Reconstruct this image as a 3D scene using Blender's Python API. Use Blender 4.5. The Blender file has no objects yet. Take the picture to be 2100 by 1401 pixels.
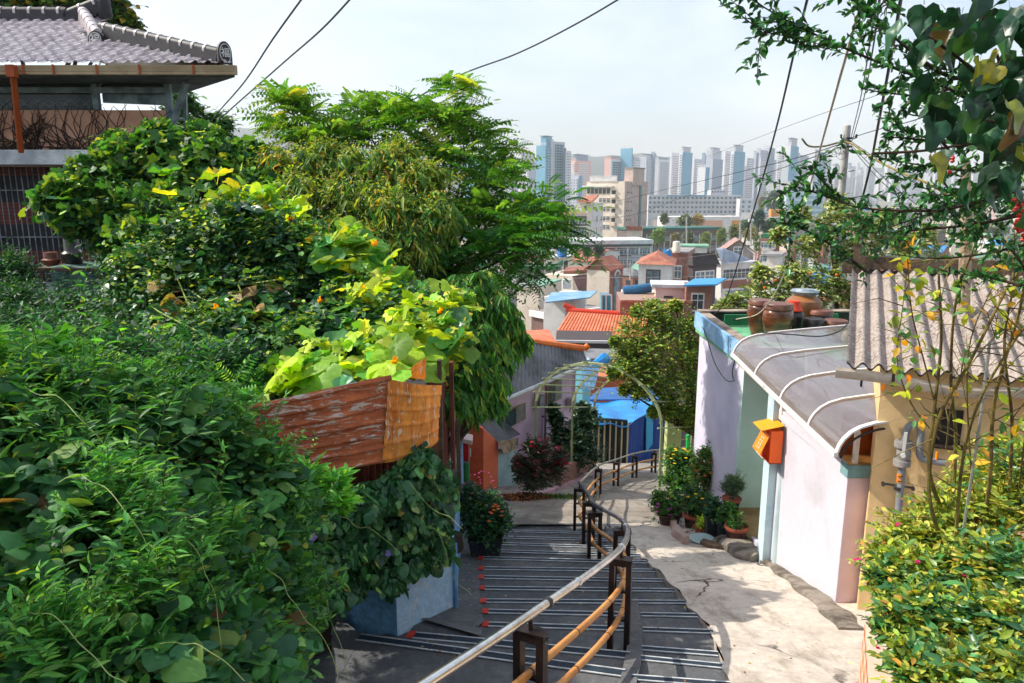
import bpy, math, random
import numpy as np
from mathutils import Vector, Matrix
R = math.radians
rnd = random.Random(7)
rng = np.random.default_rng(11)
SC = bpy.context.scene
COL = SC.collection
PITCH = R(11.7)
CP, SP = math.cos(PITCH), math.sin(PITCH)
FPX = 1500.0

# ---------------------------------------------------------------- geometry of the view: turns a position measured in the photo into metres
def ray(px, py):
    a = (px - 1050.0) / FPX
    b = (700.5 - py) / FPX
    return Vector((a, CP + b * SP, -SP + b * CP))
def P(px, py, Y):
    d = ray(px, py)
    return d * (Y / d.y)
def PZ(px, py, z):
    d = ray(px, py)
    return d * (z / d.z)
def G(px, py, off=0.0):          # on the sloping alley plane z = -1.71 - 0.3 y
    d = ray(px, py)
    t = (-1.71 + off) / (d.z + 0.3 * d.y)
    return d * t
def PP(px, py, o, n):            # on a plane
    d = ray(px, py)
    t = o.dot(n) / d.dot(n)
    return d * t
GP = [(-40, 10.3), (17, -6.81), (30, -11.4), (55, -15.5), (100, -20), (180, -26), (300, -28), (20000, -28)]
def gz(y):
    for (a, za), (b, zb) in zip(GP, GP[1:]):
        if y <= b:
            return za + (zb - za) * (y - a) / (b - a)
    return -28.0

def lin(h):
    if isinstance(h, str):
        h = h.lstrip('#')
        c = [int(h[i:i + 2], 16) / 255 for i in (0, 2, 4)]
        return tuple(((x + 0.055) / 1.055) ** 2.4 if x > 0.04045 else x / 12.92 for x in c)
    return tuple(h)

# ---------------------------------------------------------------- materials
MATS = {}
def nodes(name):
    m = bpy.data.materials.new(name)
    m.use_nodes = True
    nt = m.node_tree
    b = nt.nodes['Principled BSDF']
    return m, nt, b
def N(nt, t, **kw):
    n = nt.nodes.new(t)
    for k, v in kw.items():
        if k in n.inputs: n.inputs[k].default_value = v
        else: setattr(n, k, v)
    return n
def L(nt, a, b): nt.links.new(a, b)
def ocoord(nt, scale=(1, 1, 1)):
    tc = N(nt, 'ShaderNodeTexCoord')
    mp = N(nt, 'ShaderNodeMapping')
    mp.inputs['Scale'].default_value = scale
    L(nt, tc.outputs['Object'], mp.inputs['Vector'])
    return mp.outputs['Vector']
def mixc(nt, fac, a, b, mode='MIX'):
    n = N(nt, 'ShaderNodeMix', data_type='RGBA', blend_type=mode)
    for s, v in ((n.inputs[0], fac), (n.inputs[6], a), (n.inputs[7], b)):
        if isinstance(v, (int, float)): s.default_value = v
        elif isinstance(v, tuple): s.default_value = (*v, 1)
        else: L(nt, v, s)
    return n.outputs[2]
def ramp(nt, src, p0, p1, c0=(0, 0, 0), c1=(1, 1, 1)):
    r = N(nt, 'ShaderNodeValToRGB')
    r.color_ramp.elements[0].position = p0; r.color_ramp.elements[1].position = p1
    r.color_ramp.elements[0].color = (*c0, 1); r.color_ramp.elements[1].color = (*c1, 1)
    L(nt, src, r.inputs[0])
    return r.outputs[0]
def noise(nt, vec, scale, detail=4, rough=0.6, dist=0.0):
    n = N(nt, 'ShaderNodeTexNoise', Scale=scale, Detail=detail, Roughness=rough, Distortion=dist)
    L(nt, vec, n.inputs['Vector'])
    return n.outputs['Fac']
def wallvec(nt):                 # (along the wall, up, 0) for any vertical face
    g = N(nt, 'ShaderNodeNewGeometry')
    tc = N(nt, 'ShaderNodeTexCoord')
    sn = N(nt, 'ShaderNodeSeparateXYZ'); L(nt, g.outputs['True Normal'], sn.inputs[0])
    sp = N(nt, 'ShaderNodeSeparateXYZ'); L(nt, tc.outputs['Object'], sp.inputs[0])
    def mth(op, a, b):
        m = N(nt, 'ShaderNodeMath', operation=op)
        L(nt, a, m.inputs[0]); L(nt, b, m.inputs[1]); return m.outputs[0]
    u = mth('SUBTRACT', mth('MULTIPLY', sp.outputs[1], sn.outputs[0]), mth('MULTIPLY', sp.outputs[0], sn.outputs[1]))
    c = N(nt, 'ShaderNodeCombineXYZ'); L(nt, u, c.inputs[0]); L(nt, sp.outputs[2], c.inputs[1])
    return c.outputs[0]
def bump(nt, b, h, strength, dist=0.02):
    n = N(nt, 'ShaderNodeBump', Strength=strength, Distance=dist)
    L(nt, h, n.inputs['Height']); L(nt, n.outputs[0], b.inputs['Normal'])
def mat(name, c, c2=None, sc=3.0, lo=0.42, hi=0.62, rough=0.8, bmp=0.0, bsc=30, metal=0.0, spec=0.4, stretch=(1, 1, 1), fine=0.12, dist=0.02):
    """painted / plain surface: base colour, patches of a second colour, fine value variation, bump"""
    if name in MATS: return MATS[name]
    m, nt, b = nodes(name)
    c = lin(c); v = ocoord(nt, stretch)
    base = c
    if c2 is not None:
        f = ramp(nt, noise(nt, v, sc, 6, 0.65), lo, hi)
        base = mixc(nt, f, c, lin(c2))
    if fine:
        f2 = noise(nt, v, sc * 9, 3, 0.7)
        lo_ = 1 - fine; g = ramp(nt, f2, 0.3, 0.7, (lo_, lo_, lo_), (1, 1, 1))
        base = mixc(nt, 1.0, base, g, 'MULTIPLY')
    if isinstance(base, tuple): b.inputs['Base Color'].default_value = (*base, 1)
    else: L(nt, base, b.inputs['Base Color'])
    b.inputs['Roughness'].default_value = rough
    b.inputs['Metallic'].default_value = metal
    b.inputs['Specular IOR Level'].default_value = spec
    if bmp: bump(nt, b, noise(nt, v, bsc, 5, 0.65), bmp, dist)
    MATS[name] = m
    return m
def crackmat(name, c, c2, c3, **k):
    m = mat(name, c, c2, **k); nt = m.node_tree; b = nt.nodes['Principled BSDF']
    old = b.inputs['Base Color'].links[0].from_socket
    tc = N(nt, 'ShaderNodeTexCoord'); nz = N(nt, 'ShaderNodeTexNoise', Scale=2.3, Detail=5.0); L(nt, tc.outputs['Object'], nz.inputs['Vector'])
    va = N(nt, 'ShaderNodeVectorMath', operation='MULTIPLY_ADD'); va.inputs[1].default_value = (.5, .5, .5); L(nt, nz.outputs['Color'], va.inputs[0]); L(nt, tc.outputs['Object'], va.inputs[2])
    vo = N(nt, 'ShaderNodeTexVoronoi', Scale=.75, feature='DISTANCE_TO_EDGE'); L(nt, va.outputs[0], vo.inputs['Vector'])
    f = ramp(nt, vo.outputs['Distance'], .004, .012, (0, 0, 0), (1, 1, 1))
    g = ramp(nt, noise(nt, tc.outputs['Object'], 1.1, 3), .45, .55)
    f2 = mixc(nt, g, f, (1.0, 1.0, 1.0))
    st = ramp(nt, noise(nt, ocoord(nt, (1, .35, 1)), 3.1, 7, .75), .5, .66)
    sp = ramp(nt, noise(nt, tc.outputs['Object'], 55, 3, .8), .66, .72)
    c_ = mixc(nt, st, old, lin(c3)); c_ = mixc(nt, sp, c_, mixc(nt, 1.0, c_, (.55, .5, .45), 'MULTIPLY')); c_ = mixc(nt, f2, lin('3a332c'), c_)
    L(nt, c_, b.inputs['Base Color']); return m
def brickmat(name, c1, c2, mortar, w=0.2, h=0.065, ms=0.012, rough=0.85, off=0.5):
    if name in MATS: return MATS[name]
    m, nt, b = nodes(name)
    v = wallvec(nt)
    t = N(nt, 'ShaderNodeTexBrick', Scale=1.0)
    t.offset = off
    t.inputs['Color1'].default_value = (*lin(c1), 1); t.inputs['Color2'].default_value = (*lin(c2), 1)
    t.inputs['Mortar'].default_value = (*lin(mortar), 1)
    t.inputs['Mortar Size'].default_value = ms; t.inputs['Brick Width'].default_value = w; t.inputs['Row Height'].default_value = h
    L(nt, v, t.inputs['Vector'])
    nz = ramp(nt, noise(nt, ocoord(nt), 4, 5, 0.7), 0.3, 0.75, (0.72, 0.72, 0.72), (1, 1, 1))
    L(nt, mixc(nt, 1.0, t.outputs['Color'], nz, 'MULTIPLY'), b.inputs['Base Color'])
    b.inputs['Roughness'].default_value = rough
    bump(nt, b, t.outputs['Fac'], -0.4, 0.006)
    MATS[name] = m
    return m
def leafmat(name, trans=0.4, rough=0.5, tint=(1.25, 1.15, 0.45), spec=0.35):
    if name in MATS: return MATS[name]
    m, nt, b = nodes(name)
    a = N(nt, 'ShaderNodeAttribute', attribute_name='Col')
    nz = ramp(nt, noise(nt, ocoord(nt), 35, 2, 0.6), 0.3, 0.7, (0.8, 0.82, 0.8), (1.12, 1.08, 1.0))
    c = mixc(nt, 1.0, a.outputs['Color'], nz, 'MULTIPLY')
    L(nt, c, b.inputs['Base Color'])
    b.inputs['Roughness'].default_value = rough
    b.inputs['Specular IOR Level'].default_value = spec
    tr = N(nt, 'ShaderNodeBsdfTranslucent')
    L(nt, mixc(nt, 1.0, c, tint, 'MULTIPLY'), tr.inputs['Color'])
    mx = N(nt, 'ShaderNodeMixShader', Fac=trans)
    L(nt, b.outputs[0], mx.inputs[1]); L(nt, tr.outputs[0], mx.inputs[2])
    L(nt, mx.outputs[0], nt.nodes['Material Output'].inputs['Surface'])
    MATS[name] = m
    return m

# ---------------------------------------------------------------- mesh builder
ORG = {}
def V(*a): return Vector(a if len(a) > 1 else a[0])
class MB:
    def __init__(s): s.v = []; s.f = []
    def add(s, vs, fs):
        k = len(s.v); s.v += [tuple(x) for x in vs]; s.f += [tuple(i + k for i in f) for f in fs]; return s
    def poly(s, pts): return s.add(pts, [tuple(range(len(pts)))])
    def frame(s, c, ex, ey, ez, sx, sy, sz):       # box from centre, three unit axes, full sizes
        c, ex, ey, ez = V(c), V(ex), V(ey), V(ez)
        vs = [c + ex * (i * sx / 2) + ey * (j * sy / 2) + ez * (k * sz / 2) for k in (-1, 1) for j in (-1, 1) for i in (-1, 1)]
        return s.add(vs, [(0, 2, 3, 1), (4, 5, 7, 6), (0, 1, 5, 4), (2, 6, 7, 3), (0, 4, 6, 2), (1, 3, 7, 5)])
    def box(s, c, size, rz=0.0):
        e = V(math.cos(rz), math.sin(rz), 0); n = V(-math.sin(rz), math.cos(rz), 0)
        return s.frame(c, e, n, V(0, 0, 1), *size)
    def slab(s, pts, t):                            # convex polygon extruded by vector t
        n = len(pts); pts = [V(p) for p in pts]; t = V(t)
        vs = pts + [p + t for p in pts]
        fs = [tuple(range(n))[::-1], tuple(range(n, 2 * n))] + [(i, (i + 1) % n, (i + 1) % n + n, i + n) for i in range(n)]
        return s.add(vs, fs)
    def bar(s, a, b, w, h, up=(0, 0, 1)):
        a, b = V(a), V(b); d = b - a; l = d.length; d = d / l
        u = V(up)
        if abs(d.dot(u)) > 0.97: u = V(1, 0, 0)
        x = d.cross(u).normalized(); z = x.cross(d)
        return s.frame((a + b) / 2, x, d, z, w, l, h)
    def tube(s, pts, r, n=8, cap=True):
        pts = [V(p) for p in pts]; m = len(pts)
        rs = r if isinstance(r, (list, tuple)) else [r] * m
        vs = []; prev = None
        for i, p in enumerate(pts):
            d = (pts[min(i + 1, m - 1)] - pts[max(i - 1, 0)]).normalized()
            if prev is None:
                u = V(0, 0, 1) if abs(d.z) < 0.9 else V(1, 0, 0)
                x = d.cross(u).normalized()
            else:
                x = (prev - d * prev.dot(d)).normalized()
            prev = x; y = d.cross(x)
            for k in range(n):
                a = 2 * math.pi * k / n
                vs.append(p + (x * math.cos(a) + y * math.sin(a)) * rs[i])
        fs = [(i * n + k, i * n + (k + 1) % n, (i + 1) * n + (k + 1) % n, (i + 1) * n + k) for i in range(m - 1) for k in range(n)]
        if cap: fs += [tuple(range(n))[::-1], tuple(range((m - 1) * n, m * n))]
        return s.add(vs, fs)
    def lathe(s, prof, c, n=20, axis=None):
        c = V(c); vs = []
        for r, z in prof:
            for k in range(n):
                a = 2 * math.pi * k / n
                vs.append(c + V(r * math.cos(a), r * math.sin(a), z))
        m = len(prof)
        fs = [(i * n + k, i * n + (k + 1) % n, (i + 1) * n + (k + 1) % n, (i + 1) * n + k) for i in range(m - 1) for k in range(n)]
        fs += [tuple(range(n))[::-1], tuple(range((m - 1) * n, m * n))]
        return s.add(vs, fs)
    def grid(s, fn, nu, nv):
        vs = [fn(i / nu, j / nv) for j in range(nv + 1) for i in range(nu + 1)]
        w = nu + 1
        return s.add(vs, [(j * w + i, j * w + i + 1, (j + 1) * w + i + 1, (j + 1) * w + i) for j in range(nv) for i in range(nu)])
    def build(s, name, m, parent=None, smooth=False, org=None):
        me = bpy.data.meshes.new(name)
        if parent is not None: o0 = ORG[parent.name]
        elif org is not None: o0 = V(org)
        else:
            a = np.array(s.v); o0 = V((a[:, 0].min() + a[:, 0].max()) / 2, (a[:, 1].min() + a[:, 1].max()) / 2, a[:, 2].min())
        me.from_pydata([(x - o0[0], y - o0[1], z - o0[2]) for x, y, z in s.v], [], s.f)
        me.materials.append(m)
        if smooth:
            me.polygons.foreach_set('use_smooth', [True] * len(me.polygons))
            if smooth != 'all': me.set_sharp_from_angle(angle=R(40))
        me.update()
        return link(name, me, parent, o0)
def link(name, me, parent, o0):
    o = bpy.data.objects.new(name, me); COL.objects.link(o)
    if parent is not None: o.parent = parent
    else: o.location = o0
    ORG[o.name] = V(o0)
    return o
def tag(o, label=None, cat=None, group=None, kind=None):
    if label: o['label'] = label
    if cat: o['category'] = cat
    if group: o['group'] = group
    if kind: o['kind'] = kind
    return o
def thing(name, label, cat, loc, group=None):
    o = bpy.data.objects.new(name, None); COL.objects.link(o)
    o.location = loc; o.empty_display_size = 0.1
    ORG[o.name] = V(loc)
    return tag(o, label, cat, group)
def copytree(o, loc=None, rz=None, parent=None):
    c = o.copy(); COL.objects.link(c)
    if parent is not None: c.parent = parent
    for ch in [x for x in KIDS.get(o.name, o.children)]:
        copytree(ch, parent=c)
    if loc is not None: c.location = loc
    if rz is not None: c.rotation_euler = (0, 0, rz)
    return c
KIDS = {}
def catmull(pts, k=6):
    pts = [V(p) for p in pts]; out = []
    q = [pts[0] * 2 - pts[1]] + pts + [pts[-1] * 2 - pts[-2]]
    for i in range(1, len(q) - 2):
        p0, p1, p2, p3 = q[i - 1:i + 3]
        for j in range(k):
            t = j / k
            out.append(0.5 * ((2 * p1) + (p2 - p0) * t + (2 * p0 - 5 * p1 + 4 * p2 - p3) * t * t + (3 * p1 - p0 - 3 * p2 + p3) * t ** 3))
    out.append(pts[-1]); return out

# ---------------------------------------------------------------- leaves
def T(v, f): return np.array(v, float), f
LEAF = {}
LEAF['diamond'] = T([(0, 0, 0), (-.5, .45, .12), (0, 1, -.06), (.5, .45, .12)], [(0, 2, 1), (0, 3, 2)])
LEAF['oval'] = T([(0, 0, 0), (-.36, .25, .07), (-.42, .6, .07), (0, 1, -.1), (.42, .6, .07), (.36, .25, .07), (0, .45, -.02)],
                 [(0, 6, 1), (1, 6, 2), (2, 6, 3), (3, 6, 4), (4, 6, 5), (5, 6, 0)])
LEAF['lance'] = T([(0, 0, 0), (-.5, .3, .05), (-.42, .62, -.02), (0, 1, -.2), (.42, .62, -.02), (.5, .3, .05), (0, .45, -.04)],
                  [(0, 6, 1), (1, 6, 2), (2, 6, 3), (3, 6, 4), (4, 6, 5), (5, 6, 0)])
LEAF['heart'] = T([(0, 0, 0), (-.28, -.16, .05), (-.5, .08, .1), (-.45, .42, .06), (-.2, .78, -.04), (0, 1.05, -.16), (.2, .78, -.04), (.45, .42, .06), (.5, .08, .1), (.28, -.16, .05), (0, .5, -.04)],
                  [(0, 10, 2, 1), (2, 10, 3), (3, 10, 4), (4, 10, 5), (5, 10, 6), (6, 10, 7), (7, 10, 8), (8, 10, 0, 9)])
def _rim(n, f, wav, drop, seed):
    r = random.Random(seed); vs = [(0, .35, -.03)]
    for i in range(n):
        a = -math.pi / 2 + 2 * math.pi * (i + .5) / n
        q = f(a)
        vs.append((math.cos(a) * q * .55, .45 + math.sin(a) * q * .55, wav * math.sin(3 * a + seed) + r.uniform(-.3, .3) * wav - drop * q * q))
    vs.append((0, .06, .03))
    fs = [(0, 1 + i, 2 + i) for i in range(n - 1)] + [(0, n, n + 1), (0, n + 1, 1)]
    return T(vs, fs)
LEAF['squash'] = _rim(14, lambda a: 1.0 + .1 * math.cos(5 * (a - math.pi / 2)) - .16 * (1 if abs(a + math.pi / 2) < .3 else 0), .11, .05, 1)
LEAF['squash2'] = _rim(14, lambda a: .95 + .12 * math.cos(5 * (a - math.pi / 2)), .17, -.12, 4)
def _bigleaf(seed, wav, cup, lobes=5):
    n = 20; vs = [(0, .3, -.02)]; ti = [1.25]
    for q in (.34, .68, 1.0):
        for i in range(n):
            a = -math.pi / 2 + 2 * math.pi * (i + .5) / n; t = a - math.pi / 2
            lob = 1.0 + .11 * math.cos(lobes * t) * q - .3 * (abs(a + math.pi / 2) < .25)
            ax_ = math.cos(a) * .54 * q * lob; ay = .3 + (math.sin(a) * .56 * lob + .12) * q
            vein = abs(((t * lobes / (2 * math.pi)) % 1.0) - .5) < .38
            vs.append((ax_, ay, cup * q * q + wav * q * math.sin(4 * a + seed) + .05 * q * math.cos(lobes * t + math.pi) + .03 * q * math.sin(9 * a + 2 * seed)))
            ti.append(1.0 if vein else 1.22 - .15 * q)
    fs = [(0, 1 + i, 1 + (i + 1) % n) for i in range(n)]
    for k in range(2): fs += [(1 + k * n + i, 1 + (k + 1) * n + i, 1 + (k + 1) * n + (i + 1) % n, 1 + k * n + (i + 1) % n) for i in range(n)]
    k = len(vs); vs += [(-.02, .3, -.03), (.02, .3, -.03), (.015, .15, -.5), (-.015, .15, -.5)]; ti += [1.1] * 4; fs.append((k, k + 1, k + 2, k + 3))
    return T(vs, fs), np.array(ti)
TINT = {}
LEAF['maple'] = _rim(20, lambda a: .62 + .48 * max(0, math.cos(2.5 * (a - math.pi / 2))) ** 1.0 if False else (.52 + .5 * abs(math.cos(2.5 * (a - math.pi / 2)))), .05, .1, 2)
LEAF['curl'] = _rim(10, lambda a: 1.0 + .2 * math.cos(a - math.pi / 2) + (.25 if abs(a - math.pi / 2) < .4 else 0), .1, .42, 5)
def _heart2():
    vs = []; n = 13; rings = (.5, 1.0)
    vs.append((0, .38, -.02))
    for q in rings:
        for i in range(n):
            a = -math.pi / 2 + 2 * math.pi * (i + .5) / n; t = a - math.pi / 2
            rad = .52 * (1 + .16 * max(0, math.cos(t)) ** 6 * 3.0 - .1 * (abs(a + math.pi / 2) < .4)) + .05 * max(0, -math.sin(a)) * abs(math.cos(a)) * 2
            x = math.cos(a) * rad * q * .98; y = .38 + math.sin(a) * rad * q
            vs.append((x, y, .3 * abs(x) - .75 * x * x - .28 * max(0, y - .3) ** 2 + .02 * math.sin(4 * a) * q))
    fs = [(0, 1 + i, 1 + (i + 1) % n) for i in range(n)] + [(1 + i, 1 + n + i, 1 + n + (i + 1) % n, 1 + (i + 1) % n) for i in range(n)]
    return T(vs, fs)
LEAF['heart2'] = _heart2()
def _cup():
    vs = [(0, 0, 0)]; rings = (.35, .7, 1.0); n = 16
    for q in rings:
        for i in range(n):
            a = -math.pi / 2 + 2 * math.pi * (i + .5) / n
            rad = q * (.95 + .13 * math.cos(3 * (a - math.pi / 2)) + (.22 if abs(a - math.pi / 2) < .3 else 0) - (.25 if abs(a + math.pi / 2) < .3 else 0))
            x = math.cos(a) * rad * .52; y = .42 + math.sin(a) * rad * .55
            vs.append((x, y, .75 * abs(x) - .7 * x * x - .6 * (y - .3) ** 2 * (1 if y > .3 else 0) + .05 * math.sin(5 * a) * q * q + .12 * x * y))
    vs[0] = (0, .42, -.01)
    fs = [(0, 1 + i, 1 + (i + 1) % n) for i in range(n)]
    for k in range(2): fs += [(1 + k * n + i, 1 + (k + 1) * n + i, 1 + (k + 1) * n + (i + 1) % n, 1 + k * n + (i + 1) % n) for i in range(n)]
    k = len(vs); vs += [(-.012, 0, .01), (.012, 0, .01), (.008, -.35, .08), (-.008, -.35, .08)]; fs.append((k, k + 1, k + 2, k + 3))
    return T(vs, fs)
LEAF['cup'] = _cup()
(LEAF['squash'], TINT['squash']), (LEAF['squash2'], TINT['squash2']) = _bigleaf(1, .06, -.12), _bigleaf(3, .09, .16)
def _frond(n=8):
    vs = []; fs = []
    for i in range(n):
        y = .12 + .86 * i / n; z = -.28 * y * y
        ll = .2 * (1 - .45 * abs(y - .45)); w = .042
        for s in (-1, 1):
            k = len(vs)
            dx = s * ll; dy = .05
            vs += [(0, y, z), (dx * .5 , y + dy * .5 - w, z - .01), (dx, y + dy, z - .05), (dx * .5, y + dy * .5 + w, z + .02)]
            fs += [(k, k + 1, k + 2), (k, k + 2, k + 3)]
    k = len(vs); vs += [(0, .97, -.27), (-.03, 1.06, -.33), (0, 1.16, -.4), (.03, 1.06, -.33)]; fs += [(k, k + 1, k + 2), (k, k + 2, k + 3)]
    k = len(vs); vs += [(-.004, 0, 0), (.004, 0, 0), (.004, .5, -.07), (-.004, .5, -.07), (0, 1, -.28)]; fs += [(k, k + 1, k + 2, k + 3), (k + 3, k + 2, k + 4)]
    return T(vs, fs)
LEAF['frond'] = _frond()
def nrm(a): return a / np.maximum(np.linalg.norm(a, axis=-1, keepdims=True), 1e-9)
def rndv(n): return nrm(rng.normal(size=(n, 3)))
def leafcols(n, pal, jit=0.22):
    c = np.array([lin(p[0]) for p in pal]); w = np.array([p[1] for p in pal], float); w /= w.sum()
    i = rng.choice(len(pal), n, p=w)
    return np.clip(1.15 * c[i] * np.exp(rng.normal(0, jit, (n, 1))) * np.exp(rng.normal(0, jit * .3, (n, 3))), 0, 1)
def leaves(name, tmpl, pos, ax, up, size, width, pal, m, parent=None, org=None, col=None):
    tv, tf = LEAF[tmpl]; n = len(pos); k = len(tv)
    y = nrm(ax); x = nrm(np.cross(y, up)); z = np.cross(x, y)
    size = np.broadcast_to(np.asarray(size, float), (n,)); width = np.broadcast_to(np.asarray(width, float), (n,))
    sx = (size * width)[:, None, None]; sy = size[:, None, None]
    v = pos[:, None, :] + x[:, None, :] * (tv[None, :, 0:1] * sx) + y[:, None, :] * (tv[None, :, 1:2] * sy) + z[:, None, :] * (tv[None, :, 2:3] * sy)
    v = v.reshape(-1, 3)
    o0 = ORG[parent.name] if parent is not None else V(org if org is not None else v.mean(0))
    v = v - np.array(o0)
    fl = np.array([len(f) for f in tf]); fi = np.concatenate([np.array(f) for f in tf])
    loops = (fi[None, :] + (np.arange(n) * k)[:, None]).ravel()
    tot = np.tile(fl, n); st = np.concatenate([[0], np.cumsum(tot)[:-1]])
    me = bpy.data.meshes.new(name)
    me.vertices.add(n * k); me.vertices.foreach_set('co', v.ravel())
    me.loops.add(len(loops)); me.loops.foreach_set('vertex_index', loops)
    me.polygons.add(len(tot)); me.polygons.foreach_set('loop_start', st); me.polygons.foreach_set('loop_total', tot)
    me.polygons.foreach_set('use_smooth', np.ones(len(tot), bool))
    me.update()
    if col is None: col = leafcols(n, pal)
    at = me.color_attributes.new('Col', 'FLOAT_COLOR', 'POINT')
    cc = np.ones((n * k, 4)); cc[:, :3] = np.repeat(col, k, axis=0)
    if tmpl in TINT: cc[:, :3] *= np.tile(TINT[tmpl], n)[:, None]
    at.data.foreach_set('color', cc.ravel())
    me.materials.append(m)
    return link(name, me, parent, o0)
def shoots(clumps, ns, ml, length, droop=.25, out=.8, upb=.35, stemr=0):
    """curved shoots leaving each clump sphere; clumps = (centre, radius, weight, squash) -> leaf positions, shoot direction, stems"""
    PO = []; AX = []; ST = []
    for c, r, *w in clumps:
        w_ = w[0] if w else 1.0; sq = w[1] if len(w) > 1 else 1.0
        n = max(3, int(ns * w_))
        d0 = rndv(n); rad = r * .6 * rng.uniform(.05, 1, (n, 1)) ** .5
        st = np.array(c) + d0 * rad * np.array([1, 1, sq])
        d = nrm(d0 * out + rndv(n) * .6 + np.array([0, 0, upb]))
        ln = min(length, r * 1.0) * rng.uniform(.4, 1.05, (n, 1, 1)) * np.where(rng.random((n, 1, 1)) < .13, 1.75, 1.0)
        t = (np.arange(ml) + .5)[None, :, None] / ml
        p = st[:, None, :] + d[:, None, :] * ln * t - np.array([0, 0, 1]) * droop * ln * t * t
        tang = nrm(d[:, None, :] - 2 * droop * t * np.array([0, 0, 1]))
        PO.append(p.reshape(-1, 3)); AX.append(tang.reshape(-1, 3))
        if stemr:
            for i in range(n):
                ST.append(p[i, ::max(1, ml // 3)])
    return np.concatenate(PO), np.concatenate(AX), ST
def foliage(name, clumps, tmpl, ns, ml, length, size, width, pal, m, parent, droop=.25, side=.9, upn=.9, hang=0.0, upb=.35, out=.8, stem=None, jit=.7, cull=None):
    p, t, st = shoots(clumps, ns, ml, length, droop, out, upb, .002 if stem else 0)
    n = len(p)
    sd = nrm(np.cross(t, np.array([0, 0, 1.0])) + 1e-6) * np.where(np.arange(n) % 2 == 0, 1, -1)[:, None]
    ax = nrm(t * .6 + sd * side + rndv(n) * jit * .7 + np.array([0, 0, -hang]))
    up = nrm(np.array([0, 0, upn]) + rndv(n) * jit + np.array([-.15, -.15, 0]))
    if cull is not None:
        k = cull(p); p, ax, up = p[k], ax[k], up[k]; n = len(p)
    o = leaves(name, tmpl, p, ax, up, size * np.clip(rng.lognormal(0, .28, n), .4, 1.8), width, pal, m, parent)
    if stem:
        b = MB()
        for s in st[:1500]:
            b.tube([V(*q) for q in s], .0012 * stem[1], 3, False)
        b.build('stem', stem[0], parent)
    return o
def sph(px, py, Y, r, w=1.0, sq=1.0):
    return (tuple(P(px, py, Y)), r, w, sq)
# ---------------------------------------------------------------- camera, sky, sun, air
cam = bpy.data.cameras.new('camera'); camo = bpy.data.objects.new('camera', cam); COL.objects.link(camo)
cam.sensor_width = 36.0; cam.lens = 36.0 * FPX / 2100.0
cam.clip_start = 0.05; cam.clip_end = 30000
camo.rotation_euler = (math.pi / 2 - PITCH, 0, 0)
SC.camera = camo
SUN_EL, SUN_AZ = R(43), R(-79)          # azimuth from +Y towards +X
sd = Vector((math.sin(SUN_AZ) * math.cos(SUN_EL), math.cos(SUN_AZ) * math.cos(SUN_EL), math.sin(SUN_EL)))
wd = bpy.data.worlds.new('World'); SC.world = wd; wd.use_nodes = True
nt = wd.node_tree; bg = nt.nodes['Background']
sky = N(nt, 'ShaderNodeTexSky'); sky.sky_type = 'NISHITA'; sky.sun_disc = False
sky.sun_elevation = SUN_EL; sky.sun_rotation = SUN_AZ
sky.air_density = 1.0; sky.dust_density = 2.0; sky.ozone_density = 1.5; sky.altitude = 50
tc = N(nt, 'ShaderNodeTexCoord'); mp = N(nt, 'ShaderNodeMapping'); mp.inputs['Scale'].default_value = (1, 1, 2.6)
L(nt, tc.outputs['Generated'], mp.inputs['Vector'])
cl = ramp(nt, noise(nt, mp.outputs[0], 2.2, 7, 0.55, 0.3), 0.36, 0.72, (0.1, 0.1, 0.1), (0.75, 0.75, 0.75))
L(nt, mixc(nt, cl, sky.outputs[0], (6.0, 6.2, 6.5)), bg.inputs['Color'])
bg.inputs['Strength'].default_value = 0.15
sl = bpy.data.lights.new('sun', 'SUN'); so = bpy.data.objects.new('sun', sl); COL.objects.link(so)
sl.energy = 4.1; sl.angle = R(0.5); sl.color = (1.0, 0.93, 0.82)
so.rotation_euler = sd.to_track_quat('Z', 'Y').to_euler()
SC.view_settings.view_transform = 'Standard'; SC.view_settings.look = 'None'; SC.view_settings.gamma = 1
SC.view_settings.exposure = 0.58
cy = SC.cycles
cy.max_bounces = 6; cy.diffuse_bounces = 3; cy.glossy_bounces = 2; cy.transmission_bounces = 4; cy.transparent_max_bounces = 6; cy.volume_bounces = 0
cy.use_adaptive_sampling = True; cy.adaptive_threshold = 0.03
cy.caustics_reflective = False; cy.caustics_refractive = False
cy.use_denoising = True
try: cy.denoiser = 'OPENIMAGEDENOISE'
except Exception: pass
cy.sample_clamp_indirect = 6

hz = MB().frame((0, 3400, 140), (1, 0, 0), (0, 1, 0), (0, 0, 1), 9000, 7200, 342).build('haze', None or bpy.data.materials.new('haze_air'))
hm = hz.data.materials[0]; hm.use_nodes = True; t = hm.node_tree; t.nodes.clear()
ov = N(t, 'ShaderNodeOutputMaterial'); pv = N(t, 'ShaderNodeVolumePrincipled'); pv.inputs['Color'].default_value = (0.95, 0.985, 1.0, 1)
pv.inputs['Density'].default_value = 0.00025; pv.inputs['Anisotropy'].default_value = 0.0
L(t, pv.outputs[0], ov.inputs['Volume'])
tag(hz, kind='stuff'); hz.display_type = 'WIRE'

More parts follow.
